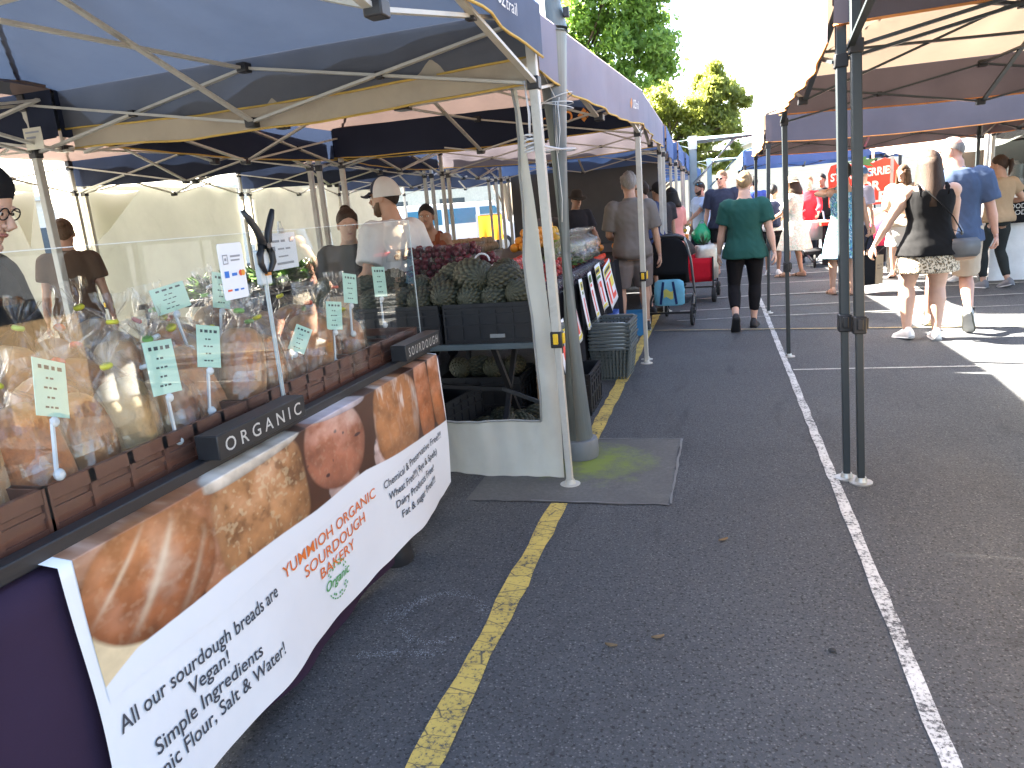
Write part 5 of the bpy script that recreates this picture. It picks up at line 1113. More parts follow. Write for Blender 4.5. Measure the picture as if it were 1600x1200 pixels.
CHW = ['bottom layer right', 'bottom layer second from right', 'bottom layer third from right', 'bottom layer left', 'middle layer right', 'middle layer centre', 'middle layer left', 'top layer centre', 'top layer right of centre', 'top layer left of centre', 'rear right lower', 'rear right upper', 'alone at the far right', 'top layer far left']
for i in range(24):
    for j in range(2):
        punnet(f'{NUM[i]} dark berry punnet from the steel pole, '+('lower layer on the aisle edge' if j == 0 else 'upper layer on the aisle edge'), (-1.165+.015*j+rf.uniform(-.01, .01), 4.92+i*.105, .802+j*.075), 0, rf.uniform(-.1, .1), 'dark berry punnets lower layer' if j == 0 else 'dark berry punnets upper layer')
for i in range(20): punnet(f'{NUM[i]} strawberry punnet from the steel pole, behind the dark berries', (-1.30+.02*(i % 2), 4.95+i*.118, .83+.07*(i % 3)), 1, rf.uniform(-.3, .3), 'strawberry punnets on the fruit stand', 1.1)
for k, (x, y, z) in enumerate(((-1.62, 4.95, 1.02), (-1.78, 4.93, 1.02), (-1.94, 4.95, 1.02), (-2.1, 4.93, 1.02), (-1.70, 4.92, 1.10), (-1.86, 4.94, 1.10), (-2.02, 4.93, 1.10), (-1.95, 5.0, 1.18), (-1.80, 5.0, 1.18), (-2.1, 5.02, 1.18), (-1.6, 5.15, 1.10), (-1.74, 5.16, 1.18), (-1.45, 5.12, 1.02), (-2.24, 4.96, 1.18))): punnet('clear punnet of dark red cherries behind the pineapples, '+CHW[k], (x, y, z), 2, PI/2*0+rf.uniform(-.1, .1), 'cherry punnets behind the pineapples', 1.3)
# white roll of plastic bags
T = thing('bag_roll', 'white roll of plastic bags lying behind the pineapples', 'bag roll', (-1.50, 4.62, 1.10), R(4)); g = G(); g.cyl((-.16, 0, .0), (.16, 0, .0), .062, 22); g.build('roll', M('white_film', (.66, .66, .68), .4, .06, 20, .2), T); g = G(); g.tube([(.02+.05*math.cos(a), .0, .06+.05*math.sin(a)) for a in [PI*i/8 for i in range(9)]], (.014, .006), 8); g.build('loose_tail', M('white_film', (.6, .6, .6)), T, 180)
def fruit_kind(name, mat, r, squash=1., stem=True, bumpy=0.):
    g = G(); nu, nv = 14, 10
    g.grid(lambda u, v: (r*math.sin(PI*v)*math.cos(2*PI*u), r*math.sin(PI*v)*math.sin(2*PI*u), r*squash*math.cos(PI*v)*(1-.12*math.exp(-((v)/.14)**2))), nu, nv); return g.mesh(name, mat, 180)
ORG = fruit_kind('orange', M('orange_peel', (.72, .27, .025), .42, .12, 8, .25, 160), .042); APP = fruit_kind('apple', M('red_apple', (.42, .035, .025), .3, .4, 14, 0), .038, .92); TOM = fruit_kind('tomato', M('tomato', (.62, .06, .025), .25, .15), .036, .85); LIM = fruit_kind('green_fruit', M('green_fruit_skin', (.20, .30, .05), .4, .25), .040, 1.1); MAN = fruit_kind('mango', M('mango_skin', (.72, .42, .05), .4, .25, 6), .050, 1.35); ONI = fruit_kind('onion', M('onion_skin', (.42, .20, .08), .45, .3, 12), .040, .9); POT = fruit_kind('potato', M('potato_skin', (.30, .20, .11), .8, .2), .040, 1.3); RON = fruit_kind('red_onion', M('red_onion_skin', (.17, .03, .06), .35, .3), .038, .92)
def heap(me, name, label, cat, group, x0, x1, y0, y1, z, r, rows=3):
    o = None
    for lv in range(rows):
        nx = int((x1-x0)/(2*r))-lv; nyy = int((y1-y0)/(2*r))-lv
        for i in range(nx):
            for j in range(nyy):
                o = link(name, me); o.location = ((x0+x1)/2+(i-(nx-1)/2)*2*r+rf.uniform(-.006, .006), (y0+y1)/2+(j-(nyy-1)/2)*2*r+rf.uniform(-.006, .006), z+r+lv*r*1.45+rf.uniform(-.004, .008)); o.rotation_euler = (rf.uniform(-.6, .6), rf.uniform(-.6, .6), rf.uniform(0, 6)); tag(o, label, cat, group)
heap(ORG, 'orange', 'orange in the heap on the top shelf of the fruit stand', 'orange', 'oranges heaped on the fruit stand', -1.95, -1.62, 6.8, 7.85, 1.08, .042, 4)
heap(MAN, 'mango', 'yellow mango heaped beyond the oranges on the fruit stand', 'mango', 'mangoes heaped on the fruit stand', -1.98, -1.62, 7.9, 8.3, 1.08, .052, 3)
heap(LIM, 'green_fruit', 'green pear-like fruit heaped in front of the oranges', 'fruit', 'green fruit on the fruit stand', -1.63, -1.36, 6.9, 8.3, .96, .041, 4)
heap(APP, 'apple', 'red apple in the heap on the middle shelf behind the steel pole', 'apple', 'red apples on the fruit stand', -1.62, -1.38, 5.1, 6.2, .93, .039, 3)
heap(TOM, 'tomato', 'red tomato in the heap at the middle of the fruit stand', 'tomato', 'tomatoes on the fruit stand', -1.34, -1.12, 7.6, 8.3, .81, .037, 3)
heap(ORG, 'orange', 'orange heaped at the far end of the fruit stand', 'orange', 'oranges at the far end of the stand', -1.8, -1.5, 10.0, 10.4, .84, .042, 2)
heap(ONI, 'onion', 'brown onion in the heap behind the bag roll', 'onion', 'brown onions behind the bag roll', -2.95, -2.5, 6.0, 6.7, 1.06, .043, 2)
heap(POT, 'potato', 'potato in the heap under the far inner tents', 'potato', 'potatoes under the inner tents', -3.1, -2.5, 8.0, 8.7, 1.04, .045, 2)
heap(RON, 'red_onion', 'red onion in the heap left of the brown onions', 'onion', 'red onions under the inner tents', -3.0, -2.6, 7.0, 7.6, 1.04, .042, 2)
LEAFY = M('leafy_green', (.10, .20, .035), .5, .4, 12, .2); FILM = M_clear('produce_film', (.96, .97, .965), .10, .9, 30, base=.06, amp=1.1, veil=.012)
def leafy_mesh(seed, r=.11):
    g = G(); rs = random.Random(seed)
    for i in range(46):
        a = rs.uniform(0, 2*PI); el_ = rs.uniform(.15, 1.4); L = r*rs.uniform(.7, 1.25); d = Vector((math.cos(a)*math.cos(el_), math.sin(a)*math.cos(el_), math.sin(el_))); s_ = d.cross(Vector((0, 0, 1))).normalized()*r*.28; c_ = d.cross(s_).normalized()*r*.1
        g.add([d*L*.25-s_*.3, d*L*.25+s_*.3, d*L*.7+s_+c_, d*L+c_*2, d*L*.7-s_+c_, d*L*.65-c_], [(0, 1, 5), (1, 2, 5), (2, 3, 5), (3, 4, 5), (4, 0, 5)])
    return g.mesh('leaves', LEAFY, 180)
LFY = [leafy_mesh(k) for k in range(3)]; fb = bag_geo(1, 3.); FBG = fb.mesh('film_bag', FILM, 180)
def leafy(label, loc, k, sc, bag, group, cat='leafy vegetable'):
    T = thing('leafy_greens', label, cat, loc, rf.uniform(0, 6), group); T.scale = (sc,)*3; link('leaves', LFY[k % 3], T)
    if bag: b = link('film_bag', FBG, T); b.scale = (1.6, 1.5, .95)
for i in range(9): leafy(f'leafy salad greens in a clear bag on the fruit stand, {ORD[i]} from the steel pole', (-1.27+.04*(i % 2), 6.35+i*.125, .97), i, .9, True, 'bagged greens on the fruit stand')
for i in range(10): leafy('bunch of dark green vegetables on the inner table behind the onions', (-2.75+.22*(i % 3), 5.35+.12*i, 1.05), i, 1.3, False, 'green bunches on the inner table')
T = thing('inner_table', 'long inner produce table under the second tents, with dark cloth', 'table', (-2.78, 7.0, 0)); g = G(); g.box((0, 0, 1.0), (.74, 4.0, .04)); g.build('table_top', M('dark_board', (.05, .045, .04)), T); g = G(); g.box((-.36, 0, .5), (.012, 3.9, .96)); g.build('cloth_side', BCL, T)
for y in (-1.8, 1.8): g = G(); g.bar((.25, y, 0), (.25, y, .98), .04); g.build('leg', BLK, T)
# table against the back tarps with dark leafy stock
T = thing('back_table', 'dark produce table in front of the white tarp wall', 'table', (-5.4, 8.6, 0)); g = G(); g.box((0, 0, .80), (1.0, 4.4, .05)); g.build('table_top', M('dark_board', (.05, .045, .04)), T); g = G(); g.box((.49, 0, .42), (.012, 4.3, .70)); g.build('cloth_side', BCL, T)
for x in (-.45, .42):
    for y in (-2.1, 2.1): g = G(); g.bar((x, y, 0), (x, y, .78), .04); g.build('leg', BLK, T)
for i in range(16): leafy('dark leafy vegetable bunch on the table before the white tarp wall', (-5.2-.3*(i % 2), 6.7+i*.26, .84), i, 2.0, False, 'leafy bunches before the tarp wall')
for k, (x, y, lb) in enumerate(((-4.3, 6.1, 'cardboard box on the ground behind the baker'), (-4.2, 7.4, 'cardboard box on the ground behind the bread crates'))): carton(lb, (x, y, 0), (.45, .4, .42), R(10*k))
# stacked shopping baskets
BK = M('grey_basket_plastic', (.105, .125, .125), .45, .12, 14, .06)
def basket_mesh():
    g = G(); h_ = .27
    def P_(a, b, z): k = lerp(.80, 1., z/h_); return Vector((a*.165*k, b*.225*k, z))
    for sx, sy in ((1, 0), (-1, 0), (0, 1), (0, -1)):
        n = 13 if sx else 10
        for i in range(n+1):
            q = 2*i/n-1; g.bar(P_(sx or q, sy or q, 0), P_(sx or q, sy or q, h_), .008, .005)
        for z in [h_*j/9 for j in range(10)]: g.bar(P_(sx or -1, sy or -1, z), P_(sx or 1, sy or 1, z), .005, .008)
    for q in [i/8*2-1 for i in range(9)]: g.bar(P_(q, -1, .003), P_(q, 1, .003), .008, .004)
    for q in [i/11*2-1 for i in range(12)]: g.bar(P_(-1, q, .003), P_(1, q, .003), .008, .004)
    for a, b in (((-1, -1), (1, -1)), ((1, -1), (1, 1)), ((1, 1), (-1, 1)), ((-1, 1), (-1, -1))): g.bar(P_(*a, h_)+Vector((0, 0, .0)), P_(*b, h_), .026, .016)
    return g.mesh('basket_body', BK, 30)
BM = basket_mesh(); hg = G()
for k in (-1, 1): hg.tube([(k*.01-.155*0+x, k*.10*0+k*.018+y*k, z) for x, y, z in ((-.15, .2, .275), (-.13, .212, .282), (.13, .212, .282), (.15, .2, .275))], .006, 6)
HM = hg.mesh('handle', M('wire_handle', (.35, .38, .38), .35, metal=.6), 180)
for k in range(8):
    T = thing('shopping_basket', f'grey plastic shopping basket, {"bottom" if k == 0 else "top" if k == 7 else ORD[k]} one of the stack beside the yellow line', 'basket', (-.885+.004*(k % 2), 6.27, .004+.030*k), R(-3+1.2*(k % 3)), 'stacked shopping baskets'); link('basket_body', BM, T); link('handle', HM, T)
# boxes and crates under the fruit stand
BLB = M('blue_carton', (.03, .09, .36), .6, .1); WL = M('white_label', (.66, .68, .7), .6, .04)
for k, (y, z) in enumerate(((7.55, 0), (7.55, .19), (8.05, 0))):
    T = carton(['lower blue carton under the fruit stand', 'upper blue carton with a white label under the fruit stand', 'blue carton beside the legs of the man in grey'][k], (-1.20, y, z), (.36, .42, .185), 0, BLB, False, group='blue cartons under the fruit stand'); g = G(); g.box((.184, .02, .11), (.003, .2, .09)); g.build('carton_label', WL, T); g = G(); g.box((-.06, -.213, .1), (.14, .003, .09)); g.build('carton_label', WL, T)
crate('crate', 'black plastic crate on the ground under the fruit stand end', (-1.06, 5.25, 0), (.34, .5, .30), 0, BCR, 'black crates under the fruit stand'); crate('crate', 'black plastic crate farther under the fruit stand beside the baskets', (-1.08, 6.95, 0), (.36, .5, .28), 0, BCR, 'black crates under the fruit stand')
crate('crate', 'clear blue storage tub under the fruit stand by the blue cartons', (-.98, 8.35, 0), (.36, .30, .26), 0, M('blue_tub', (.05, .22, .42), .3), None, False, 'tub')
# far left stalls: tables of produce under the blue-edged gazebos
for k, y in enumerate((11.4, 14.5, 17.6, 20.7)):
    T = thing('stall_table', ['table with dark cloth under the first blue-edged gazebo', 'table with dark cloth under the second blue-edged gazebo', 'table with dark cloth under the third blue-edged gazebo', 'table with dark cloth under the fourth blue-edged gazebo'][k], 'table', (-1.45, y, 0)); g = G(); g.box((0, 0, .80), (.8, 2.4, .05)); g.build('table_top', M('dark_board', (.05, .045, .04)), T); g = G(); g.grid(lambda u, v: (.41+.02*math.sin(u*40)*v, (u-.5)*2.4, lerp(.8, .05, v)), 40, 3); g.build('table_skirt', BCL if k % 2 else BLUEV, T, 180)
heap(ORG, 'orange', 'orange on the stall just past the stroller', 'orange', 'oranges past the stroller', -1.5, -1.1, 10.6, 11.6, .83, .042, 2)
heap(TOM, 'tomato', 'tomato on the stall past the oranges', 'tomato', 'tomatoes past the stroller', -1.4, -1.1, 11.8, 12.5, .83, .037, 2)
# ------------------------------------------------------------------ people
SKL = skin('light', (.56, .35, .26)); SKM = skin('tan', (.45, .26, .175)); SKD = skin('olive', (.33, .19, .125)); SKR = skin('ruddy', (.52, .29, .21))
def fab(name, col, var=.12, tr=0.): return M('fabric_'+name, col, .85, var, 7, .2, 300, 0, tr, None, (1, 1, 1), .15)
def hairm(name, col): return M('hair_'+name, tuple(x*.8 for x in col), .6, .5, 30, .9, 60, stretch=(4, 4, .22), spec=.25)
H_GREY = hairm('grey', (.24, .22, .195)); H_BRN = hairm('brown', (.055, .030, .018)); H_DBRN = hairm('dark_brown', (.030, .017, .011)); H_BLK = hairm('black', (.012, .010, .009)); H_BLD = hairm('blonde', (.34, .22, .11)); H_SAND = hairm('sandy', (.28, .16, .08)); H_WHT = hairm('white', (.5, .48, .45)); H_LBR = hairm('light_brown', (.14, .08, .045))
RUB = M('shoe_black', (.02, .02, .022), .6); WSH = M('shoe_white', (.72, .71, .70), .6, .06); GSH = M('shoe_grey', (.16, .16, .17), .7); BSN = M('sandal_brown', (.07, .04, .025), .6); SOLD = M('sole_dark', (.045, .04, .035), .8); FRB = M('glasses_black', (.01, .01, .011), .2, .0, 5, 0)
p = person('man in a grey-brown polo shirt and shorts standing at the fruit stand, seen from behind', (-.93, 8.42, 0), 14, 1.77, 1.06, 1.08, SKM, feet=[(-.14, 0, .08), (.15, .10, .08)], hands=[(-.16, .26, 1.04), (.31, .02, .83)], elbow=[(-.5, -1, -.3), (1, -.5, 0)], curl=(.9, .5),
    top=dict(mat=fab('taupe_polo', (.165, .145, .130)), loose=.032, hem=-.11, sleeve=.82, collar=True, flare=.03), bottom=dict(kind='shorts', mat=fab('taupe_shorts', (.18, .15, .14)), len=.47, loose=.036), shoes=dict(mat=RUB, sole=WSH, sock=WSH), hair=dict(mat=hairm('silver', (.33, .30, .27)), lim=(60, 86, 120), off=.022, tex=.022), vox=.012)
person('man in a navy t-shirt leaning over the fruit stand beyond the man in grey', (-.80, 9.85, 0), 60, 1.74, 1.05, 1., SKM, lean=14, feet=[(-.12, 0, .08), (.12, 0, .08)], hands=[(-.15, .42, 1.0), (.30, .22, .85)], top=dict(mat=fab('navy_tee', (.035, .05, .115)), loose=.03, sleeve=.75), bottom=dict(kind='shorts', mat=fab('dark_shorts', (.03, .03, .035)), len=.48, loose=.03), shoes=dict(mat=RUB), hair=dict(mat=H_DBRN), vox=.016)
person('person in a black cap facing the stall beyond the stroller', (-.80, 11.0, 0), 40, 1.70, 1., 1., SKD, top=dict(mat=fab('charcoal_tee', (.03, .03, .036)), loose=.03), bottom=dict(kind='trousers', mat=fab('black_jeans', (.02, .02, .024)), loose=.02), shoes=dict(mat=RUB), hair=dict(mat=H_BLK), hat=dict(kind='cap', mat=fab('black_cap', (.015, .015, .018))), vox=.018)
person('woman in a pink shirt with dark hair behind the stroller', (-.64, 11.45, 0), 55, 1.62, 1., 1., SKD, female=True, hands=[(-.2, .3, 1.0), (.25, .22, .95)], top=dict(mat=fab('pink_shirt', (.62, .27, .25)), loose=.035, sleeve=.8, hem=-.12), bottom=dict(kind='trousers', mat=fab('grey_trousers', (.10, .10, .11)), loose=.02), shoes=dict(mat=RUB), hair=dict(mat=H_BLK, style='bob', len=.24), vox=.018)
pg = person('woman in a dark green t-shirt and black leggings walking away down the aisle', (.275, 8.42, 0), -3, 1.67, 1.17, 1.1, SKL, female=True, feet=[(-.10, -.24, .17), (.09, .12, .08)], footpitch=(52, 0), hands=[(-.30, .08, .80), (.33, -.06, .80)], elbow=[(-1, -.6, 0), (1, -.6, 0)],
    top=dict(mat=fab('bottle_green_tee', (.018, .075, .062)), loose=.034, hem=-.13, sleeve=.66, flare=.025, wr=.010), bottom=dict(kind='trousers', mat=fab('black_leggings', (.010, .010, .012)), len=.86, loose=.008, wr=.003), shoes=dict(mat=RUB, sole=SOLD), hair=dict(mat=H_BLD, lim=(60, 86, 118), off=.014, tex=.014, style='bun', bun=(0, -.075, .075)), vox=.012)
pd = person('tall man in a navy t-shirt, black shorts and sunglasses walking towards the camera', (.09, 14.6, 0), 176, 1.88, 1.14, 1.15, SKR, head=(-22, 0), feet=[(-.11, .06, .07), (.10, -.08, .07)], hands=[(-.31, .03, .84), (.30, .02, .84)], top=dict(mat=fab('ink_tee', (.030, .036, .062)), loose=.036, hem=-.15, sleeve=.85, flare=.03, wr=.010), bottom=dict(kind='shorts', mat=fab('black_shorts', (.014, .014, .017)), len=.42, loose=.034), shoes=dict(mat=BSN, open=True), hair=dict(mat=H_SAND, off=.020, lim=(56, 80, 120), tex=.012), glasses=dict(mat=FRB, sun=True), vox=.014)
pb = person('bearded man in a pale blue t-shirt looking towards the stalls', (-.30, 15.2, 0), 128, 1.74, 1.08, 1., SKM, head=(0, 4), hands=[(-.10, .42, 1.00), (.27, .06, .84)], curl=(1., .6), top=dict(mat=fab('pale_blue_tee', (.42, .53, .72)), loose=.032, sleeve=.7, hem=-.12), bottom=dict(kind='shorts', mat=fab('navy_shorts', (.03, .035, .06)), len=.5, loose=.03), shoes=dict(mat=WSH), hair=dict(mat=H_DBRN, off=.015), beard=H_BRN, glasses=dict(mat=M('blue_lens', (.02, .22, .35), .2), sun=True, z=.085, y=.070), vox=.015)
person('woman in a cream sun hat and pale floral dress standing side-on in the aisle', (1.24, 13.5, 0), 62, 1.66, 1., 1., SKM, female=True, head=(12, 8), feet=[(-.08, .12, .07), (.10, -.10, .07)], hands=[(-.14, .36, 1.02), (.16, .34, 1.0)], top=dict(mat=M_pattern('pale_floral', [(.58, .60, .50), (.35, .45, .36), (.62, .42, .34), (.66, .66, .60)], 22), name='dress', loose=.03, hem=-.46, flare=.14, sleeve=.85, wr=.010), shoes=dict(mat=BSN, open=True), hair=dict(mat=H_BRN, style='bob', len=.24, flare=.02), hat=dict(kind='sun', mat=M('straw_hat', (.58, .50, .36), .8, .1, 40, .4), brim_r=.155, band=M('hat_band_tan', (.40, .30, .20))), vox=.014)
person('woman in a red top pushing a white-basket stroller', (1.74, 16.1, 0), 172, 1.68, 1., 1., SKL, female=True, hands=[(-.20, .34, 1.0), (.20, .34, 1.0)], curl=(1.1, 1.1), top=dict(mat=fab('red_top', (.62, .035, .05)), loose=.02, sleeve=1.75), bottom=dict(kind='trousers', mat=fab('dark_jeans', (.03, .035, .05)), loose=.015), shoes=dict(mat=RUB), hair=dict(mat=H_BLD, style='ponytail'), vox=.017)
person('man in dark clothes standing behind the woman in red', (2.1, 17.0, 0), 150, 1.72, 1.05, 1., SKD, top=dict(mat=fab('black_tee', (.016, .016, .018)), loose=.03), bottom=dict(kind='trousers', mat=fab('black_jeans', (.02, .02, .024)), loose=.02), shoes=dict(mat=RUB), hair=dict(mat=H_BLK), vox=.019)
pk = person('child-height person with dark hair wearing a navy backpack', (.93, 13.95, 0), -8, 1.56, 1., 1., SKD, top=dict(mat=fab('white_tee', (.66, .65, .64)), loose=.03), bottom=dict(kind='shorts', mat=fab('black_shorts', (.014, .014, .017)), len=.5, loose=.03), shoes=dict(mat=WSH), hair=dict(mat=H_BLK), vox=.017)
person('dark-haired person in a blue shirt behind the backpack wearer', (.72, 16.4, 0), 5, 1.78, 1.08, 1., SKD, top=dict(mat=fab('royal_tee', (.04, .08, .30)), loose=.03), bottom=dict(kind='trousers', mat=fab('grey_trousers', (.10, .10, .11)), loose=.02), shoes=dict(mat=RUB), hair=dict(mat=H_BLK), vox=.019)
pdres = person('woman in a sleeveless blue floral dress with a hand raised to her face', (1.62, 10.9, 0), 6, 1.72, 1.06, 1., SKM, female=True, feet=[(-.11, .06, .07), (.10, -.08, .07)], hands=[(-.06, .24, 1.44), (.33, .02, .86)], elbow=[(-1, -.1, -.25), (1, -.6, 0)], curl=(.8, 1.3), top=dict(mat=M_pattern('blue_floral', [(.10, .38, .52), (.03, .12, .38), (.22, .55, .58), (.55, .66, .68), (.10, .30, .18), (.02, .06, .22)], 17), name='dress', loose=.022, hem=-.44, flare=.07, sleeve=0, neck=.44, straps=True, wr=.008), shoes=dict(mat=BSN, open=True), hair=dict(mat=H_BLK, off=.03, lim=(64, 100, 132), tex=.016), vox=.013)
person('older man in a blue cap and lavender shirt looking right, beside the strawberry sign', (2.07, 12.5, 0), -58, 1.70, 1., 1., SKL, top=dict(mat=fab('lavender_shirt', (.42, .44, .62)), loose=.03, sleeve=.7), bottom=dict(kind='shorts', mat=fab('navy_shorts', (.03, .035, .06)), len=.5, loose=.03), shoes=dict(mat=WSH), hair=dict(mat=H_WHT, off=.010), hat=dict(kind='cap', mat=fab('denim_cap', (.09, .17, .33))), vox=.015)
person('woman with long brown hair in a loose beige blouse facing the camera', (2.72, 12.7, 0), 160, 1.68, 1., 1., SKL, female=True, head=(-20, 6), hands=[(-.14, .26, 1.02), (.24, .10, .86)], top=dict(mat=fab('beige_blouse', (.52, .43, .32)), loose=.05, sleeve=1.2, hem=-.14), bottom=dict(kind='skirt', mat=fab('white_skirt', (.66, .65, .62)), drop=.45, flare=.06), shoes=dict(mat=BSN, open=True), hair=dict(mat=H_LBR, style='long', len=.40, wrap=2.35), vox=.015)
pt = person('woman in a black tank top and leopard-print skirt walking away', (1.83, 7.52, 0), 2, 1.69, 1.30, 1.15, SKL, female=True, lean=2, feet=[(-.15, .02, .09), (.09, -.05, .08)], footpitch=(6, 0), footyaw=(14, 0), legw=1.16, hands=[(-.46, .06, .90), (.25, .20, .88)], elbow=[(-.8, -1, 0), (.6, -1, -.2)],
    head=(16, 4), top=dict(mat=fab('black_tank', (.008, .008, .009)), loose=.016, hem=-.14, sleeve=0, neck=.45, straps=True, flare=.045, wr=.008), bottom=dict(kind='skirt', mat=M_pattern('leopard', [(.60, .52, .40)], 52, kind='leopard'), drop=.30, flare=.045, waist=.04), shoes=dict(mat=WSH, sole=WSH), hair=dict(mat=H_BRN, style='long', len=.44, off=.016, wrap=2.1, flare=.03, tex=.01), vox=.0115)
pm = person('balding man in a faded blue t-shirt and beige shorts, head turned left', (2.13, 7.92, 0), -4, 1.81, 1.18, 1.14, SKR, lean=3, head=(66, 10), feet=[(-.12, .26, .08), (.12, -.22, .20)], footpitch=(0, 50), footyaw=(0, -14), hands=[(-.26, .16, .86), (.34, .0, .86)], elbow=[(-1, -.6, 0), (1, -.7, 0)], curl=(.6, .9),
    top=dict(mat=fab('faded_blue_tee', (.060, .088, .155), .2), loose=.034, hem=-.13, sleeve=.80, flare=.03, wr=.010), bottom=dict(kind='shorts', mat=fab('beige_shorts', (.44, .37, .29)), len=.47, loose=.038), shoes=dict(mat=M('shoe_silver', (.42, .42, .40), .6), sole=M('sole_olive', (.12, .12, .09)), sock=RUB), hair=dict(mat=H_GREY, off=.004, lim=(28, 80, 118), tex=.004), vox=.0115)
person('woman with sunglasses on her head behind the man in blue', (3.22, 11.9, 0), 120, 1.74, 1.05, 1., SKM, female=True, head=(20, 8), top=dict(mat=fab('olive_top', (.20, .17, .10)), loose=.03, sleeve=.8), bottom=dict(kind='trousers', mat=fab('white_trousers', (.6, .58, .54)), loose=.03), shoes=dict(mat=WSH), hair=dict(mat=H_LBR, off=.018), glasses=dict(mat=FRB, sun=True, z=.085, y=.070), vox=.015)
pf = person('woman in a tan top and black leggings carrying a black tote bag at the right', (3.44, 10.9, 0), 28, 1.66, 1.05, 1., SKM, female=True, head=(24, 0), feet=[(-.1, .08, .08), (.1, -.12, .10)], footpitch=(0, 14), hands=[(-.04, .26, 1.46), (.26, .20, 1.12)], elbow=[(-.8, .1, -.6), (.7, -.6, -.5)], curl=(1., .9), top=dict(mat=fab('tan_top', (.36, .25, .15)), loose=.03, sleeve=.5, hem=-.06), bottom=dict(kind='trousers', mat=fab('charcoal_leggings', (.025, .028, .026)), len=.93, loose=.008, wr=.003), shoes=dict(mat=GSH, sole=WSH), hair=dict(mat=H_BRN, style='ponytail'), vox=.014)
# at the bread stall and under the tents
person('baker in black with spectacles and a black beanie at the left edge, looking down', (-2.33, 1.78, 0), -62, 1.75, 1.1, 1.1, SKL, lean=6, head=(-6, 24), hands=[(-.2, .30, 1.0), (.22, .32, 1.0)], top=dict(mat=fab('baker_black', (.008, .008, .009)), loose=.03, sleeve=.8, neck=.525), bottom=dict(kind='trousers', mat=fab('black_jeans', (.02, .02, .024)), loose=.02), shoes=dict(mat=RUB), hair=dict(mat=H_BLK, off=.014, lim=(52, 88, 126)), hat=dict(kind='beanie', mat=fab('black_knit', (.012, .012, .014))), glasses=dict(mat=FRB), vox=.012)
person('man in a white t-shirt and white-backed navy cap behind the breads', (-2.28, 5.05, 0), 68, 1.76, 1.10, 1., SKM, head=(22, 2), hands=[(-.28, .18, .98), (.28, .16, .96)], top=dict(mat=fab('white_tee', (.66, .65, .64)), loose=.032, sleeve=.8, hem=-.14), bottom=dict(kind='shorts', mat=fab('dark_shorts', (.03, .03, .035)), len=.5, loose=.03), shoes=dict(mat=RUB), hair=dict(mat=H_DBRN, off=.010), beard=H_LBR, hat=dict(kind='cap', mat=fab('navy_cap', (.035, .04, .06)), back=fab('white_mesh', (.6, .58, .55))), vox=.012)
person('woman in a black top standing behind the far screen, facing the camera', (-2.60, 4.98, 0), 205, 1.58, 1.08, 1., SKM, female=True, head=(10, 8), hands=[(-.22, .20, .92), (.24, .18, .92)], top=dict(mat=fab('washed_black_top', (.028, .026, .026)), loose=.035, sleeve=.9, hem=-.14), bottom=dict(kind='trousers', mat=fab('black_jeans', (.02, .02, .024)), loose=.02), shoes=dict(mat=RUB), hair=dict(mat=H_BRN, off=.016, style='bun', bun=(0, -.05, .115)), vox=.013)
person('brown-haired person seen from behind in front of the white tarp wall', (-5.35, 5.15, 0), 40, 1.72, 1., 1., SKM, female=True, lean=8, top=dict(mat=fab('brown_top', (.10, .06, .035)), loose=.03), bottom=dict(kind='trousers', mat=fab('black_jeans', (.02, .02, .024)), loose=.02), shoes=dict(mat=RUB), hair=dict(mat=H_LBR, style='bun', bun=(0, -.09, .08)), vox=.018)
person('person in a bare-shouldered rust top bending behind the inner tent leg', (-2.72, 6.95, 0), 190, 1.62, 1.1, 1., SKD, female=True, lean=16, hands=[(-.28, .30, .96), (.28, .30, .96)], top=dict(mat=fab('rust_top', (.20, .06, .03)), loose=.02, sleeve=0, neck=.44, straps=True), bottom=dict(kind='trousers', mat=fab('black_jeans', (.02, .02, .024)), loose=.02), shoes=dict(mat=RUB), hair=dict(mat=H_BLK), vox=.017)
person('stallholder in a brown wide-brimmed hat and dark apron behind the fruit stand', (-2.05, 11.2, 0), 215, 1.70, 1., 1., SKM, head=(0, 14), hands=[(-.22, .28, 1.0), (.22, .28, 1.0)], top=dict(mat=fab('charcoal_tee', (.03, .03, .036)), loose=.03, sleeve=.8), bottom=dict(kind='trousers', mat=fab('dark_jeans', (.03, .035, .05)), loose=.02), shoes=dict(mat=RUB), hair=dict(mat=H_DBRN), hat=dict(kind='sun', mat=M('felt_hat', (.035, .028, .022), .9), brim_r=.165), vox=.016)
person('stallholder in grey with dark hair beside the one in the hat', (-2.55, 11.3, 0), 200, 1.60, 1., 1., SKM, female=True, lean=8, head=(10, 20), top=dict(mat=fab('mid_grey', (.16, .16, .17)), loose=.03), bottom=dict(kind='trousers', mat=fab('dark_jeans', (.03, .035, .05)), loose=.02), shoes=dict(mat=RUB), hair=dict(mat=H_BLK, style='ponytail'), vox=.017)
person('person in white trousers at the burlap stall, mirrored in the screens', (2.28, 5.25, 0), -80, 1.72, 1.05, 1., SKM, top=dict(mat=fab('charcoal_tee', (.03, .03, .036)), loose=.03), bottom=dict(kind='trousers', mat=fab('bright_white_trousers', (.74, .73, .70)), loose=.035), shoes=dict(mat=M('shoe_cream', (.6, .54, .40), .7)), hair=dict(mat=H_BRN), vox=.018)

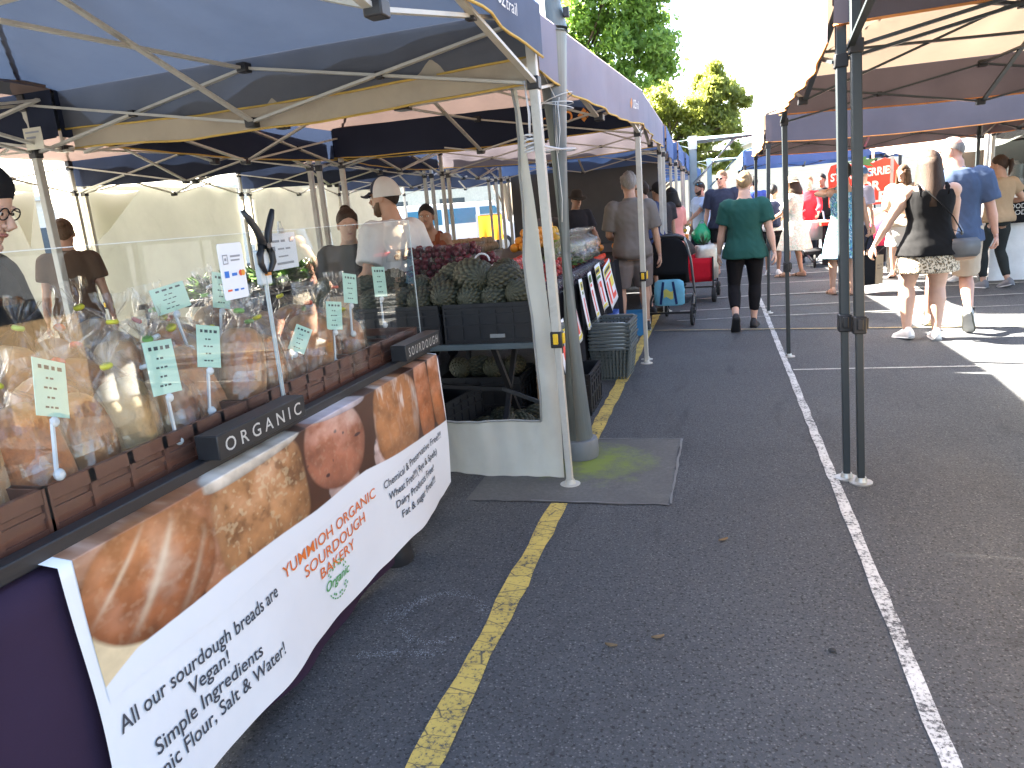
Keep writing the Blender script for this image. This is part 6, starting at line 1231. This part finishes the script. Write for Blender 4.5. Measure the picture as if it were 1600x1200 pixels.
# ------------------------------------------------------------------ things people carry
def tote(label, W, size, mat, rz, strap_h, straps, name='tote_bag', extra=None, th=.09):
    T = thing(name, label, 'bag', W, R(rz)); a, b, h_ = size[0]/2, th/2, size[1]
    g = G(); n = 20
    g.loft([[((a*k)*math.copysign(abs(math.cos(2*PI*i/n))**.5, math.cos(2*PI*i/n)), b*kb*math.copysign(abs(math.sin(2*PI*i/n))**.7, math.sin(2*PI*i/n))+.008*math.sin(i*2.1+z*9), z) for i in range(n)] for z, k, kb in ((0, .86, .8), (.015, .93, 1.), (h_*.4, 1., 1.), (h_*.8, 1.02, .85), (h_, 1.03, .55))]); g.build('bag_body', mat, T, 50)
    for s_ in (-1, 1):
        g = G(); w2 = a*.5; g.tube([(-w2, s_*b*.5, h_*.96), (-w2*.85, s_*b*.4, h_+strap_h*.5), (-w2*.3, 0, h_+strap_h*.96), (0, 0, h_+strap_h), (w2*.3, 0, h_+strap_h*.96), (w2*.85, s_*b*.4, h_+strap_h*.5), (w2, s_*b*.5, h_*.96)], (.013, .004), 6); g.build('strap', straps, T, 180)
    return T
BLKC = fab('black_canvas', (.012, .012, .013)); 
h_ = pdres['W'](pdres['wr'][1]); d_ = (pdres['wr'][1]-pdres['el'][1]).normalized()
hx = pdres['W'](pdres['wr'][1]+d_*.085)
T = tote('black and tan paper bag with small print held by the woman in the blue dress', (hx.x+.005, hx.y, hx.z-.66), (.33, .40), BLKC, 24, .255, BLKC)
g = G(); g.box((.115, -.0465, .20), (.11, .004, .385)); g.build('tan_panel', M('kraft_tan', (.42, .29, .17), .8), T)
put_text('LATT', .075, .028, lambda x, y: (.080+x, -.0492, .245+y), BLK, T, .01); put_text('EVERY', .062, .018, lambda x, y: (.083+x, -.0492, .205+y), BLK, T, .004)
hf = pf['W'](pf['wr'][1]); T = tote('black tote bag lettered GOOD FOOD on the arm of the woman at the right', (hf.x+.11, hf.y-.06, .80), (.40, .32), BLKC, -4, .22, BLKC, th=.11)
PRW = M('cream_print', (.66, .64, .58), .7)
put_text('GOOD', .23, .060, lambda x, y: (-.115+x, -.0605-.001*math.cos(x), .185+y), PRW, T, .0, 0); put_text('FOOD', .23, .060, lambda x, y: (-.105+x, -.0605, .105+y), PRW, T, .0, 0)
hb = pb['W'](pb['wr'][0]); 
T = thing('shopping_bag', 'bulging shiny green carry bag held between the two men', 'bag', (-.29, 14.55, .60), R(20)); n = 22; g = G()
g.loft([[((r*.16*(1+.10*fbm((math.cos(2*PI*k/n)*2, math.sin(2*PI*k/n)*2, z*9), 1)+.06*math.sin(k*2.9+z*20)))*math.cos(2*PI*k/n), r*.10*(1+.1*math.sin(k*2.3+z*11))*math.sin(2*PI*k/n), z) for k in range(n)] for z, r in ((0, .5), (.02, .8), (.1, 1.1), (.2, 1.15), (.27, .85), (.33, .5), (.37, .42))]); g.build('bag_body', M('green_bag_plastic', (.012, .30, .13), .3, .2, 9, .3), T, 180)
for s_ in (-1, 1): g = G(); g.tube([(s_*.05, 0, .34), (s_*.045, 0, .40), (s_*.01, 0, .43)], (.02, .006), 6); g.build('handle', MATS['green_bag_plastic'], T, 180)
# crossbody bag of the woman in the tank top
sp = pt['spine']; W = pt['W']
q = W(sp(-.02, .262, -.10)); T = thing('shoulder_bag', 'small grey and tan shoulder bag hanging at the hip of the woman in black', 'bag', (q.x, q.y, q.z-.10), R(14)); g = G()
g.loft([[((.125*k)*math.copysign(abs(math.cos(2*PI*i/20))**.6, math.cos(2*PI*i/20))+sx, .045*kb*math.copysign(abs(math.sin(2*PI*i/20))**.7, math.sin(2*PI*i/20)), z) for i in range(20)] for z, k, kb, sx in ((-.075, .55, .5, .01), (-.065, .8, .85, .01), (-.02, 1., 1., 0), (.06, 1., .9, 0), (.10, .92, .7, 0), (.115, .86, .4, 0))]); g.build('bag_body', M('tan_leather', (.33, .21, .14), .5, .1), T, 50)
g = G(); g.loft([[((.124*k)*math.cos(a), -.047*kb, z) for a, z in ((PI, zt), (0, zt))] for zt, k, kb in ((.117, .8, .5), (.09, .97, .9), (.04, 1., 1.06), (-.02, .95, 1.08), (-.045, .75, 1.04))], cap=False, closed=False); g.build('flap', M('grey_leather', (.095, .095, .10), .45, .1), T, 60, solid=.004)
g = G(); pts = [W(sp(.06, .235, -.13)), W(sp(.20, .15, -.158)), W(sp(.33, .04, -.160)), W(sp(.43, -.055, -.138)), W(sp(.50, -.105, -.06)), W(sp(.50, -.11, .0)), W(sp(.43, -.09, .115)), W(sp(.25, .08, .168)), W(sp(.08, .22, .11)), W(sp(.045, .26, -.05))]
mi = Matrix.Rotation(-R(14), 3, 'Z'); base = Vector((q.x, q.y, q.z-.10)); g.tube([mi @ (Vector(x)-base) for x in pts], (.011, .003), 6); g.build('strap', M('strap_black', (.014, .014, .015), .5), T, 180)
g = G(); b0 = mi @ (W(sp(.045, .24, -.12))-base); g.ell(b0, (.014, .01, .02), 8, 6); g.build('buckle', M('dark_steel', (.12, .12, .12)), T, 180)
sp = pk['spine']; q = pk['W'](sp(.24, 0, -.17)); T = thing('backpack', 'navy backpack on the back of the child-height person', 'backpack', tuple(q), R(-8)); g = G(); g.loft([[(.14*k*math.copysign(abs(math.cos(2*PI*i/18))**.6, math.cos(2*PI*i/18)), .075*k*math.copysign(abs(math.sin(2*PI*i/18))**.6, math.sin(2*PI*i/18)), z) for i in range(18)] for z, k in ((-.22, .7), (-.2, 1.), (.05, 1.04), (.17, .9), (.23, .5))]); g.build('pack', fab('navy_pack', (.012, .016, .04)), T, 50)
g = G(); g.box((0, -.085, -.08), (.2, .05, .18)); g.build('front_pocket', MATS['fabric_navy_pack'], T, bevel=.02)
for s_ in (-1, 1): g = G(); g.tube([(s_*.08, .07, .18), (s_*.10, .16, .24), (s_*.10, .29, .2), (s_*.11, .30, .0), (s_*.12, .08, -.15)], (.022, .006), 6); g.build('strap', MATS['fabric_navy_pack'], T, 180)
# ------------------------------------------------------------------ strollers and wagon
def wheel(parent, c, r, wd=.035, spokes=5, rim=None):
    g = G(); c = Vector(c); n = 22
    g.loft([[c+Vector((dx*wd/2, rr*math.cos(2*PI*k/n), rr*math.sin(2*PI*k/n))) for k in range(n)] for dx, rr in ((-.7, r*.78), (-1, r*.86), (-.8, r*.97), (0, r), (.8, r*.97), (1, r*.86), (.7, r*.78), (-.7, r*.78))], cap=False); w_ = g.build('wheel', M('tyre_rubber', (.02, .02, .02), .8), parent, 50)
    g = G(); g.cyl(c+Vector((-wd*.55, 0, 0)), c+Vector((wd*.55, 0, 0)), r*.24, 12)
    for k in range(spokes): a = 2*PI*k/spokes; g.bar(c, c+Vector((0, r*.8*math.cos(a), r*.8*math.sin(a))), .014, .02)
    g.lathe([(r*.70, 0), (r*.80, 0)], n=4) if False else None
    g.build('rim', rim or M('rim_grey', (.12, .12, .13), .4), w_, 40)
SBK = fab('stroller_black', (.013, .013, .015)); SGR = M('silver_tube', (.42, .44, .45), .3, .06, 10, 0, metal=.8)
S = thing('stroller', 'black baby stroller with a blue nappy bag hung behind, seen from the rear', 'stroller', (-.52, 9.12, 0), R(-6))
for x, y, r in ((-.26, -.30, .115), (.25, -.30, .115), (-.17, .42, .095), (.17, .42, .095)): wheel(S, (x, y, r), r)
for k in (-1, 1):
    g = G(); g.tube([(k*.25, -.30, .12), (k*.25, -.26, .24), (k*.24, -.10, .34)], .020, 8); g.build('rear_leg', BLK, S)
    g = G(); g.tube([(k*.17, .42, .1), (k*.21, .25, .28), (k*.235, -.05, .48), (k*.24, -.26, .76), (k*.22, -.40, .93), (k*.20, -.46, 1.02)], .014, 8); g.build('side_tube', BLK if k < 0 else SGR, S, 180)
g = G(); g.tube([(-.20, -.46, 1.02), (-.12, -.50, 1.05), (.12, -.50, 1.05), (.20, -.46, 1.02)], .017, 8); g.build('handlebar', BLK, S, 180)
g = G(); g.bar((-.25, -.30, .15), (.25, -.30, .15), .022); g.build('axle', BLK, S); g = G(); g.bar((-.24, -.12, .34), (.24, -.12, .34), .03, .015); g.build('brake_bar', SGR, S)
g = G(); g.grid(lambda u, v: ((u-.5)*.42*(1-.1*v), lerp(.28, -.22, v)-.03*math.sin(u*PI), .26-.06*math.sin(u*PI)*math.sin(v*PI)), 10, 8); g.build('basket', SBK, S, 180, solid=.006)
g = G(); g.loft([[(x*.19, lerp(.18, -.16, t_)+.0, lerp(.45, .92, t_)) if False else (x*.19, y+dy, z) for x, dy in ((-1, 0), (-.8, -.05), (.8, -.05), (1, 0), (.8, .03), (-.8, .03))] for y, z in ((.22, .46), (.02, .47), (-.08, .62), (-.20, .84))]); g.build('seat', SBK, S, 60, bevel=.01)
g = G(); nu, nv = 16, 10
g.grid(lambda u, v: (.225*math.cos(PI*u), -.10-.02*0+lerp(-.18, .34, v)*1.0, .80+.27*math.sin(PI*u)**.7*(1-.35*v**2)*(.82+.18*math.sin(PI*(.25+v*.6)))-.0), nu, nv); g.build('canopy_hood', SBK, S, 180, solid=.008)
g = G(); g.grid(lambda u, v: ((u-.5)*.43, -.285-.03*math.sin(PI*u)*v, lerp(.86+.19*math.sin(PI*u)**.6, .60, v)), 10, 8); g.build('hood_back', SBK, S, 180, solid=.012)
NB = thing('nappy_bag', 'pale blue and navy nappy bag hanging on the back of the stroller', 'bag', (-.56, 8.78, .25), R(-6)); NB.scale = (.92, 1, .9); g = G(); g.loft([[(.19*k*math.copysign(abs(math.cos(2*PI*i/18))**.5, math.cos(2*PI*i/18)), .06*k*math.copysign(abs(math.sin(2*PI*i/18))**.7, math.sin(2*PI*i/18)), z) for i in range(18)] for z, k in ((0, .85), (.02, 1.), (.2, 1.02), (.30, .95), (.33, .7))]); g.build('bag_body', fab('pale_blue_bag', (.16, .42, .56), .25), NB, 50)
for k in (-1, 1): g = G(); g.bar((k*.10, -.064, .02), (k*.06, -.064, .31), .03, .006, Vector((0, 1, 0))); g.build('navy_band', fab('navy_band', (.02, .035, .11)), NB)
g = G(); g.grid(lambda u, v: ((u-.5)*.12, -.065, .10+v*.10+.02*math.sin(u*6)), 4, 4); g.build('yellow_print', M('yellow_print', (.55, .50, .12)), NB, 0)
RW = fab('wagon_red', (.50, .012, .025))
S = thing('wagon', 'red fabric pull-along wagon with black frame behind the stroller', 'wagon', (-.30, 11.15, 0), R(-4)); x, y, z0, z1 = .24, .40, .30, .62
for a, b in (((-1, -1), (1, -1)), ((1, -1), (1, 1)), ((1, 1), (-1, 1)), ((-1, 1), (-1, -1))):
    g = G(); g.grid(lambda u, v: (lerp(a[0], b[0], u)*x*(1-.0*v), lerp(a[1], b[1], u)*y, lerp(z0, z1, v)+.015*math.sin(PI*u)*(v-.8)), 8, 4); g.build('side_panel', RW, S, 180, solid=.008)
g = G(); g.box((0, 0, z0), (2*x, 2*y, .012)); g.build('floor_panel', RW, S)
for a in (-1, 1):
    for b in (-1, 1): g = G(); g.bar((a*(x+.012), b*(y+.012), .18), (a*(x+.012), b*(y+.012), z1+.015), .02); g.build('frame_post', BLK, S); wheel(S, (a*(x+.02), b*(y-.02), .105), .105, .06, 6)
g = G(); g.bar((-x, -y, .22), (x, -y, .22), .02); g.bar((-x, y, .22), (x, y, .22), .02); g.bar((-x, -y, .20), (-x, y, .20), .02); g.bar((x, -y, .20), (x, y, .20), .02); g.build('frame_rail', BLK, S)
g = G(); g.tube([(-.12, -y-.02, .25), (-.30, -y-.02, .65), (-.36, -y-.02, .98)], .012, 8); g.tube([(-.42, -y-.02, 1.0), (-.36, -y-.02, 1.03), (-.30, -y-.02, 1.0), (-.36, -y-.02, .96), (-.42, -y-.02, 1.0)], .012, 6); g.build('pull_handle', BLK, S, 180)
T = thing('shopping_bag', 'silver cooler bag with a pineapple top poking out, standing in the red wagon', 'bag', (-.16, 11.05, .31), R(10)); g = G(); g.loft([[(.16*k*math.copysign(abs(math.cos(2*PI*i/20))**.5, math.cos(2*PI*i/20)), .10*k*math.copysign(abs(math.sin(2*PI*i/20))**.6, math.sin(2*PI*i/20)), z) for i in range(20)] for z, k in ((0, .95), (.2, 1.), (.40, 1.03), (.47, 1.0))], cap=False); g.build('bag_body', M('silver_foil', (.52, .50, .44), .35, .25, 12, .6, 25, metal=.5), T, 60, solid=.004)
g = G(); rs = random.Random(3)
for i in range(26): a = rs.uniform(0, 6.28); el_ = rs.uniform(.5, 1.4); d = Vector((math.cos(a)*math.cos(el_), math.sin(a)*math.cos(el_), math.sin(el_))); s_ = d.cross(Vector((0, 0, 1))).normalized()*.012; g.add([Vector((0, 0, .42))-s_, Vector((0, 0, .42))+s_, Vector((0, 0, .42))+d*.2], [(0, 1, 2)])
tag(g.build('pineapple', CRN, None, 0, loc=(-.20, 11.05, .36)), 'spiky green pineapple crown sticking out of the silver bag', 'pineapple')
carton('orange and red cardboard carton of fruit beside the wagon', (-.72, 12.6, .62), (.5, .4, .26), 0, M('orange_carton', (.62, .22, .04), .7), False)
S = thing('stroller', 'stroller with a white basket and curved silver frame pushed by the woman in red', 'stroller', (1.74, 15.35, 0), R(178))
for x, y, r in ((-.22, -.25, .13), (.22, -.25, .13), (0, .5, .12)): wheel(S, (x, y, r), r)
for k in (-1, 1): g = G(); g.tube([(k*.05, .5, .14), (k*.20, .2, .35), (k*.24, -.15, .65), (k*.22, -.45, .98), (k*.1, -.52, 1.04)], .017, 8); g.build('side_tube', SGR, S, 180); g = G(); g.bar((k*.22, -.25, .13), (k*.22, .05, .5), .02); g.build('rear_leg', BLK, S)
g = G(); g.loft([[(.22*k*math.cos(2*PI*i/20), .12+.30*k*math.sin(2*PI*i/20), z) for i in range(20)] for z, k in ((.50, .7), (.55, .95), (.80, 1.05), (.84, 1.05))]); g.build('white_basket', fab('white_cot', (.7, .69, .66)), S, 60); g = G(); g.box((0, .1, .26), (.36, .55, .12)); g.build('under_tray', BLK, S, bevel=.03)
S = thing('stroller', 'stroller with a pink-red cover parked at the strawberry stall', 'stroller', (2.62, 13.4, 0), R(95))
for x, y, r in ((-.24, -.25, .14), (.24, -.25, .14), (-.2, .4, .13), (.2, .4, .13)): wheel(S, (x, y, r), r, .04, 9, SGR)
for k in (-1, 1): g = G(); g.tube([(k*.2, .4, .14), (k*.24, .0, .5), (k*.22, -.35, .95)], .016, 8); g.build('side_tube', BLK, S, 180)
g = G(); g.loft([[(.22*k*math.cos(2*PI*i/18), .05+.28*k*math.sin(2*PI*i/18)+dy, z) for i in range(18)] for z, k, dy in ((.45, .6, .1), (.55, .95, .05), (.75, 1., 0), (.92, .7, -.12), (.97, .3, -.16))]); g.build('cover', fab('raspberry_cover', (.55, .04, .10)), S, 60)

# ------------------------------------------------------------------ right-hand stalls
T = thing('strawberry_sign', 'big red strawberry-shaped board with white hand lettering for strawberries', 'sign', (2.36, 14.0, 1.42), R(-3)); T.scale = (1.08, 1, 1.08)
prof = [(-.50, .22), (-.46, .34), (-.30, .38), (-.14, .33), (0, .36), (.14, .33), (.30, .39), (.44, .36), (.50, .26), (.50, .02), (.47, -.14), (.47, -.30), (-.47, -.30), (-.48, -.12)]
g = G(); g.loft([[(x, y, z) for x, z in prof] for y in (0, .03)]); g.build('board', M('sign_red', (.68, .045, .02), .6, .08), T, 20)
g = G(); g.loft([[(x, y, z) for x, z in ((-.06, .42), (.05, .44), (.04, .39), (.22, .40), (.10, .33), (.16, .27), (.02, .31), (-.12, .26), (-.08, .33), (-.24, .38), (-.10, .38))] for y in (-.012, -.004)]); g.build('leaf_top', M('sign_green', (.07, .17, .05), .7), T, 20)
CRM = M('sign_cream_letters', (.80, .74, .60), .7)
put_text('STRAWBERRIES', .90, .115, lambda x, y: (-.46+x, -.004, .10+y+.06*(x/.9)), CRM, T, .03); put_text('FOR', .36, .14, lambda x, y: (-.10+x, -.004, -.085+y), CRM, T, .035); put_text('SALE', .56, .15, lambda x, y: (-.20+x, -.004, -.275+y+.03*x), CRM, T, .035)
for k in (-1, 1): g = G(); g.bar((k*.4, .05, -1.40), (k*.4, .05, .1), .04); g.build('post', BLK, T)
T = thing('stall_table', 'strawberry stall table with a red front edge and black cloth', 'table', (3.0, 15.1, 0)); g = G(); g.box((0, 0, .80), (2.4, 1.0, .06)); g.build('table_top', M('red_edge', (.6, .04, .02)), T); g = G(); g.grid(lambda u, v: ((u-.5)*2.35, -.47-.02*math.sin(u*50)*v, lerp(.77, .06, v)), 40, 3); g.build('table_skirt', BCL, T, 180)
for k in range(3): carton(f'white polystyrene box on the strawberry stall, {ORD[k]} from the left', (2.3+k*.5, 15.0, .83), (.4, .4, .16), 0, M('polystyrene', (.72, .72, .70), .7), False, group='polystyrene boxes on the strawberry stall')
SAIL = cloth('white_sail', (.74, .73, .70), (.8, .78, .7), .4)
T = thing('awning', 'crumpled bright white awning above the strawberry stall', 'awning', (3.6, 14.2, 0)); g = G(); g.grid(lambda u, v: (lerp(-.95, 1.5, u), lerp(-.8, .9, v), 1.86+.22*v+.12*u-.16*math.sin(PI*u)*math.sin(PI*v)+.04*math.sin(u*17+v*5)+.05*fbm((u*5, v*5, 2), 1)), 30, 18); g.build('sheet', SAIL, T, 180)
for x, y, z in ((-.9, -.75, 1.84), (1.45, -.75, 1.96), (-.9, .85, 2.06), (1.45, .85, 2.18)): g = G(); g.cyl((x, y, 0), (x, y, z), .025, 10); g.build('pole', CREAM, T)
# coffee counter behind a big window at the right edge
T = thing('coffee_kiosk', 'dark coffee kiosk with a large glass front at the right edge', 'kiosk', (5.6, 14.0, 0)); g = G(); g.box((0, .9, 1.5), (3.2, .1, 3.0)); g.build('rear_wall', M('kiosk_dark', (.05, .045, .04), .7), T); g = G(); g.box((0, -.6, .55), (3.2, .1, 1.1)); g.build('counter_front', M('kiosk_white', (.66, .64, .60), .6), T); g = G(); g.box((0, 0, 2.55), (3.4, 2.2, .12)); g.build('roof', M('kiosk_dark', (.05, .045, .04)), T)
for x in (-1.55, 1.55): g = G(); g.box((x, -.6, 1.8), (.12, .12, 1.45)); g.build('window_post', CREAM, T, bevel=.01)
g = G(); g.box((0, -.6, 1.8), (3.0, .012, 1.4)); g.build('window_glass', M_clear('kiosk_glass', (.55, .58, .58), .01, base=.08, amp=1.2), T, 0)
for x in (-.9, .2, 1.0): g = G(); g.lathe([(.10, 1.1), (.13, 1.3), (.13, 1.55), (.05, 1.62)], (x, .3, 0), 14); g.build('urn', M('urn_steel', (.4, .4, .4), .3, metal=.7), T)
T = thing('counter_table', 'trestle table under a bright white cloth at the right edge', 'table', (4.35, 11.6, 0), R(-4)); g = G(); g.grid(lambda u, v: (lerp(-.85, .9, u), -.42-.02*math.sin(u*36)*max(0, v-.3), lerp(.86, .05, v)), 40, 8); g.grid(lambda u, v: (lerp(-.85, .9, u), lerp(-.42, .42, v), .862), 4, 4); g.grid(lambda u, v: (-.85-.015*math.sin(u*20)*v, lerp(.42, -.42, u), lerp(.86, .05, v)), 12, 6); g.build('white_cloth', fab('tablecloth_white', (.74, .73, .70)), T, 180)
for k, (x, y, z, d, lb, mt) in enumerate(((4.62, 11.35, .87, (.5, .36, .34), 'open cardboard carton on the white-clothed table', CB), (4.75, 11.75, .87, (.4, .3, .3), 'second cardboard carton behind the first on the white-clothed table', CB), (4.2, 11.8, .87, (.34, .3, .22), 'tan carton next to the tote bag on the white-clothed table', M('wicker', (.34, .22, .11), .8, .3, 30, .5)))): carton(lb, (x, y, z), d, R(6*k), mt)
T = thing('yellow_tub', 'yellow tub of lemons on the table at the right edge', 'tub', (4.20, 11.35, .87)); g = G(); g.lathe([(.10, 0), (.14, .16), (.15, .165), (.135, .16)], n=18); g.build('tub', M('yellow_tub', (.65, .52, .03), .5), T)
# burlap stall opposite the breads, mirrored in the acrylic
BUR = M('burlap', (.23, .155, .08), .95, .25, 60, .8, 90, stretch=(1, 1, 1))
T = thing('burlap_table', 'stall table draped in fringed brown burlap, mirrored in the clear screens', 'table', (2.18, 3.02, 0)); g = G(); g.grid(lambda u, v: (-.63-.02*math.sin(u*23)*v+.015*fbm((u*9, v*5, 1), 1), lerp(-1.7, 1.25, u), lerp(1.0, .34+.03*math.sin(u*60), v)), 60, 14); g.grid(lambda u, v: (lerp(.6, -.63, u), lerp(-1.7, 1.25, v), 1.0), 6, 6); g.grid(lambda u, v: (lerp(-.63, .6, u), 1.25+.02*math.sin(u*20)*v, lerp(1.0, .34+.02*math.sin(u*40), v)), 20, 10); g.build('burlap_cloth', BUR, T, 180)
g = G(); rs = random.Random(8)
for i in range(160): yy = rs.uniform(-1.7, 1.25); g.bar((-.64, yy, .36), (-.645+rs.uniform(-.02, .02), yy+rs.uniform(-.02, .02), .27+rs.uniform(-.03, .03)), .006)
g.build('fringe', BUR, T)['kind'] = 'stuff'
for x in (-.5, .5):
    for y in (-1.5, 1.1): g = G(); g.bar((x, y, 0), (x, y, .99), .05); g.build('leg', BLK, T)
crate('crate', 'black crate of oranges on the burlap stall, mirrored in the clear screens', (1.86, 3.88, 1.005), (.5, .62, .12), 0, BCR, None)
heap(ORG, 'orange', 'orange in the black crate on the burlap stall, mirrored in the screens', 'orange', 'oranges on the burlap stall', 1.66, 2.04, 3.62, 4.12, 1.02, .042, 2)
crate('crate', 'black display crate standing behind the oranges on the burlap stall', (2.22, 3.4, 1.005), (.3, .8, .40), 0, BCR, None)
# beyond the inner tents: van and orange cloth
T = thing('van', 'white van with a blue-tinted window parked beyond the inner tents', 'van', (-9.6, 27.5, 0), R(30)); 
g = G(); g.loft([[(x, y, z) for x, z in ((-2.4, .35), (2.3, .35), (2.45, .9), (1.75, 1.15), (1.25, 1.95), (-2.35, 2.0), (-2.45, 1.2))] for y in (-.9, .9)]); g.build('body', M('van_white', (.72, .72, .70), .35, .04, spec=.5, coat=.4), T, 25, bevel=.05)
for x0, x1 in ((-2.1, -.8), (-.6, .5)): g = G(); g.box(((x0+x1)/2, -.905, 1.5), (x1-x0, .02, .55)); g.build('window', M('van_glass', (.04, .16, .24), .1, .05), T)
g = G(); g.add([(.65, -.906, 1.25), (1.60, -.906, 1.25), (1.25, -.906, 1.78), (.65, -.906, 1.78)], [(0, 1, 2, 3)]); g.build('window', MATS['van_glass'], T, 0)
for x in (-1.6, 1.5):
    for y in (-.85, .85): g = G(); g.cyl((x, y-.1, .34), (x, y+.1, .34), .34, 20); w_ = g.build('wheel', M('tyre_rubber', (.02, .02, .02)), T); g = G(); g.cyl((x, y-.108, .34), (x, y+.108, .34), .2, 14); g.build('rim', SGR, w_)
T = thing('hanging_cloth', 'bright orange cloth hanging sunlit beyond the inner tents', 'cloth', (-7.9, 26.0, 0)); g = G(); g.grid(lambda u, v: ((u-.5)*.9, .03*math.sin(u*12)*v, lerp(1.45, .55, v)), 14, 10); g.build('cloth', cloth('orange_cloth', (.75, .26, .02), (.9, .35, .03), .55), T, 180); g = G(); g.bar((-.5, 0, 0), (-.5, 0, 1.5), .04); g.bar((.5, 0, 0), (.5, 0, 1.5), .04); g.bar((-.5, 0, 1.48), (.5, 0, 1.48), .03); g.build('stand', STEEL, T)
# a low pale building along the far side of the car park
T = thing('car_park_building', 'pale low building across the car park, seen under the inner tents', 'building', (-24, 34, 0), R(38)); g = G(); g.box((0, 2, 1.9), (30, 4, 3.8)); g.build('wall', M('pale_render', (.60, .58, .52), .8), T)
for k in range(8): g = G(); g.box((-12+k*3.4, -.02, 1.9), (1.5, .06, 1.3)); g.build('window', M('dark_window', (.05, .07, .09), .2), T)
g = G(); g.box((0, 2, 3.9), (30.8, 4.8, .2)); g.build('roof', M('pale_sheet_roof', (.5, .52, .52)), T)
flush_people()
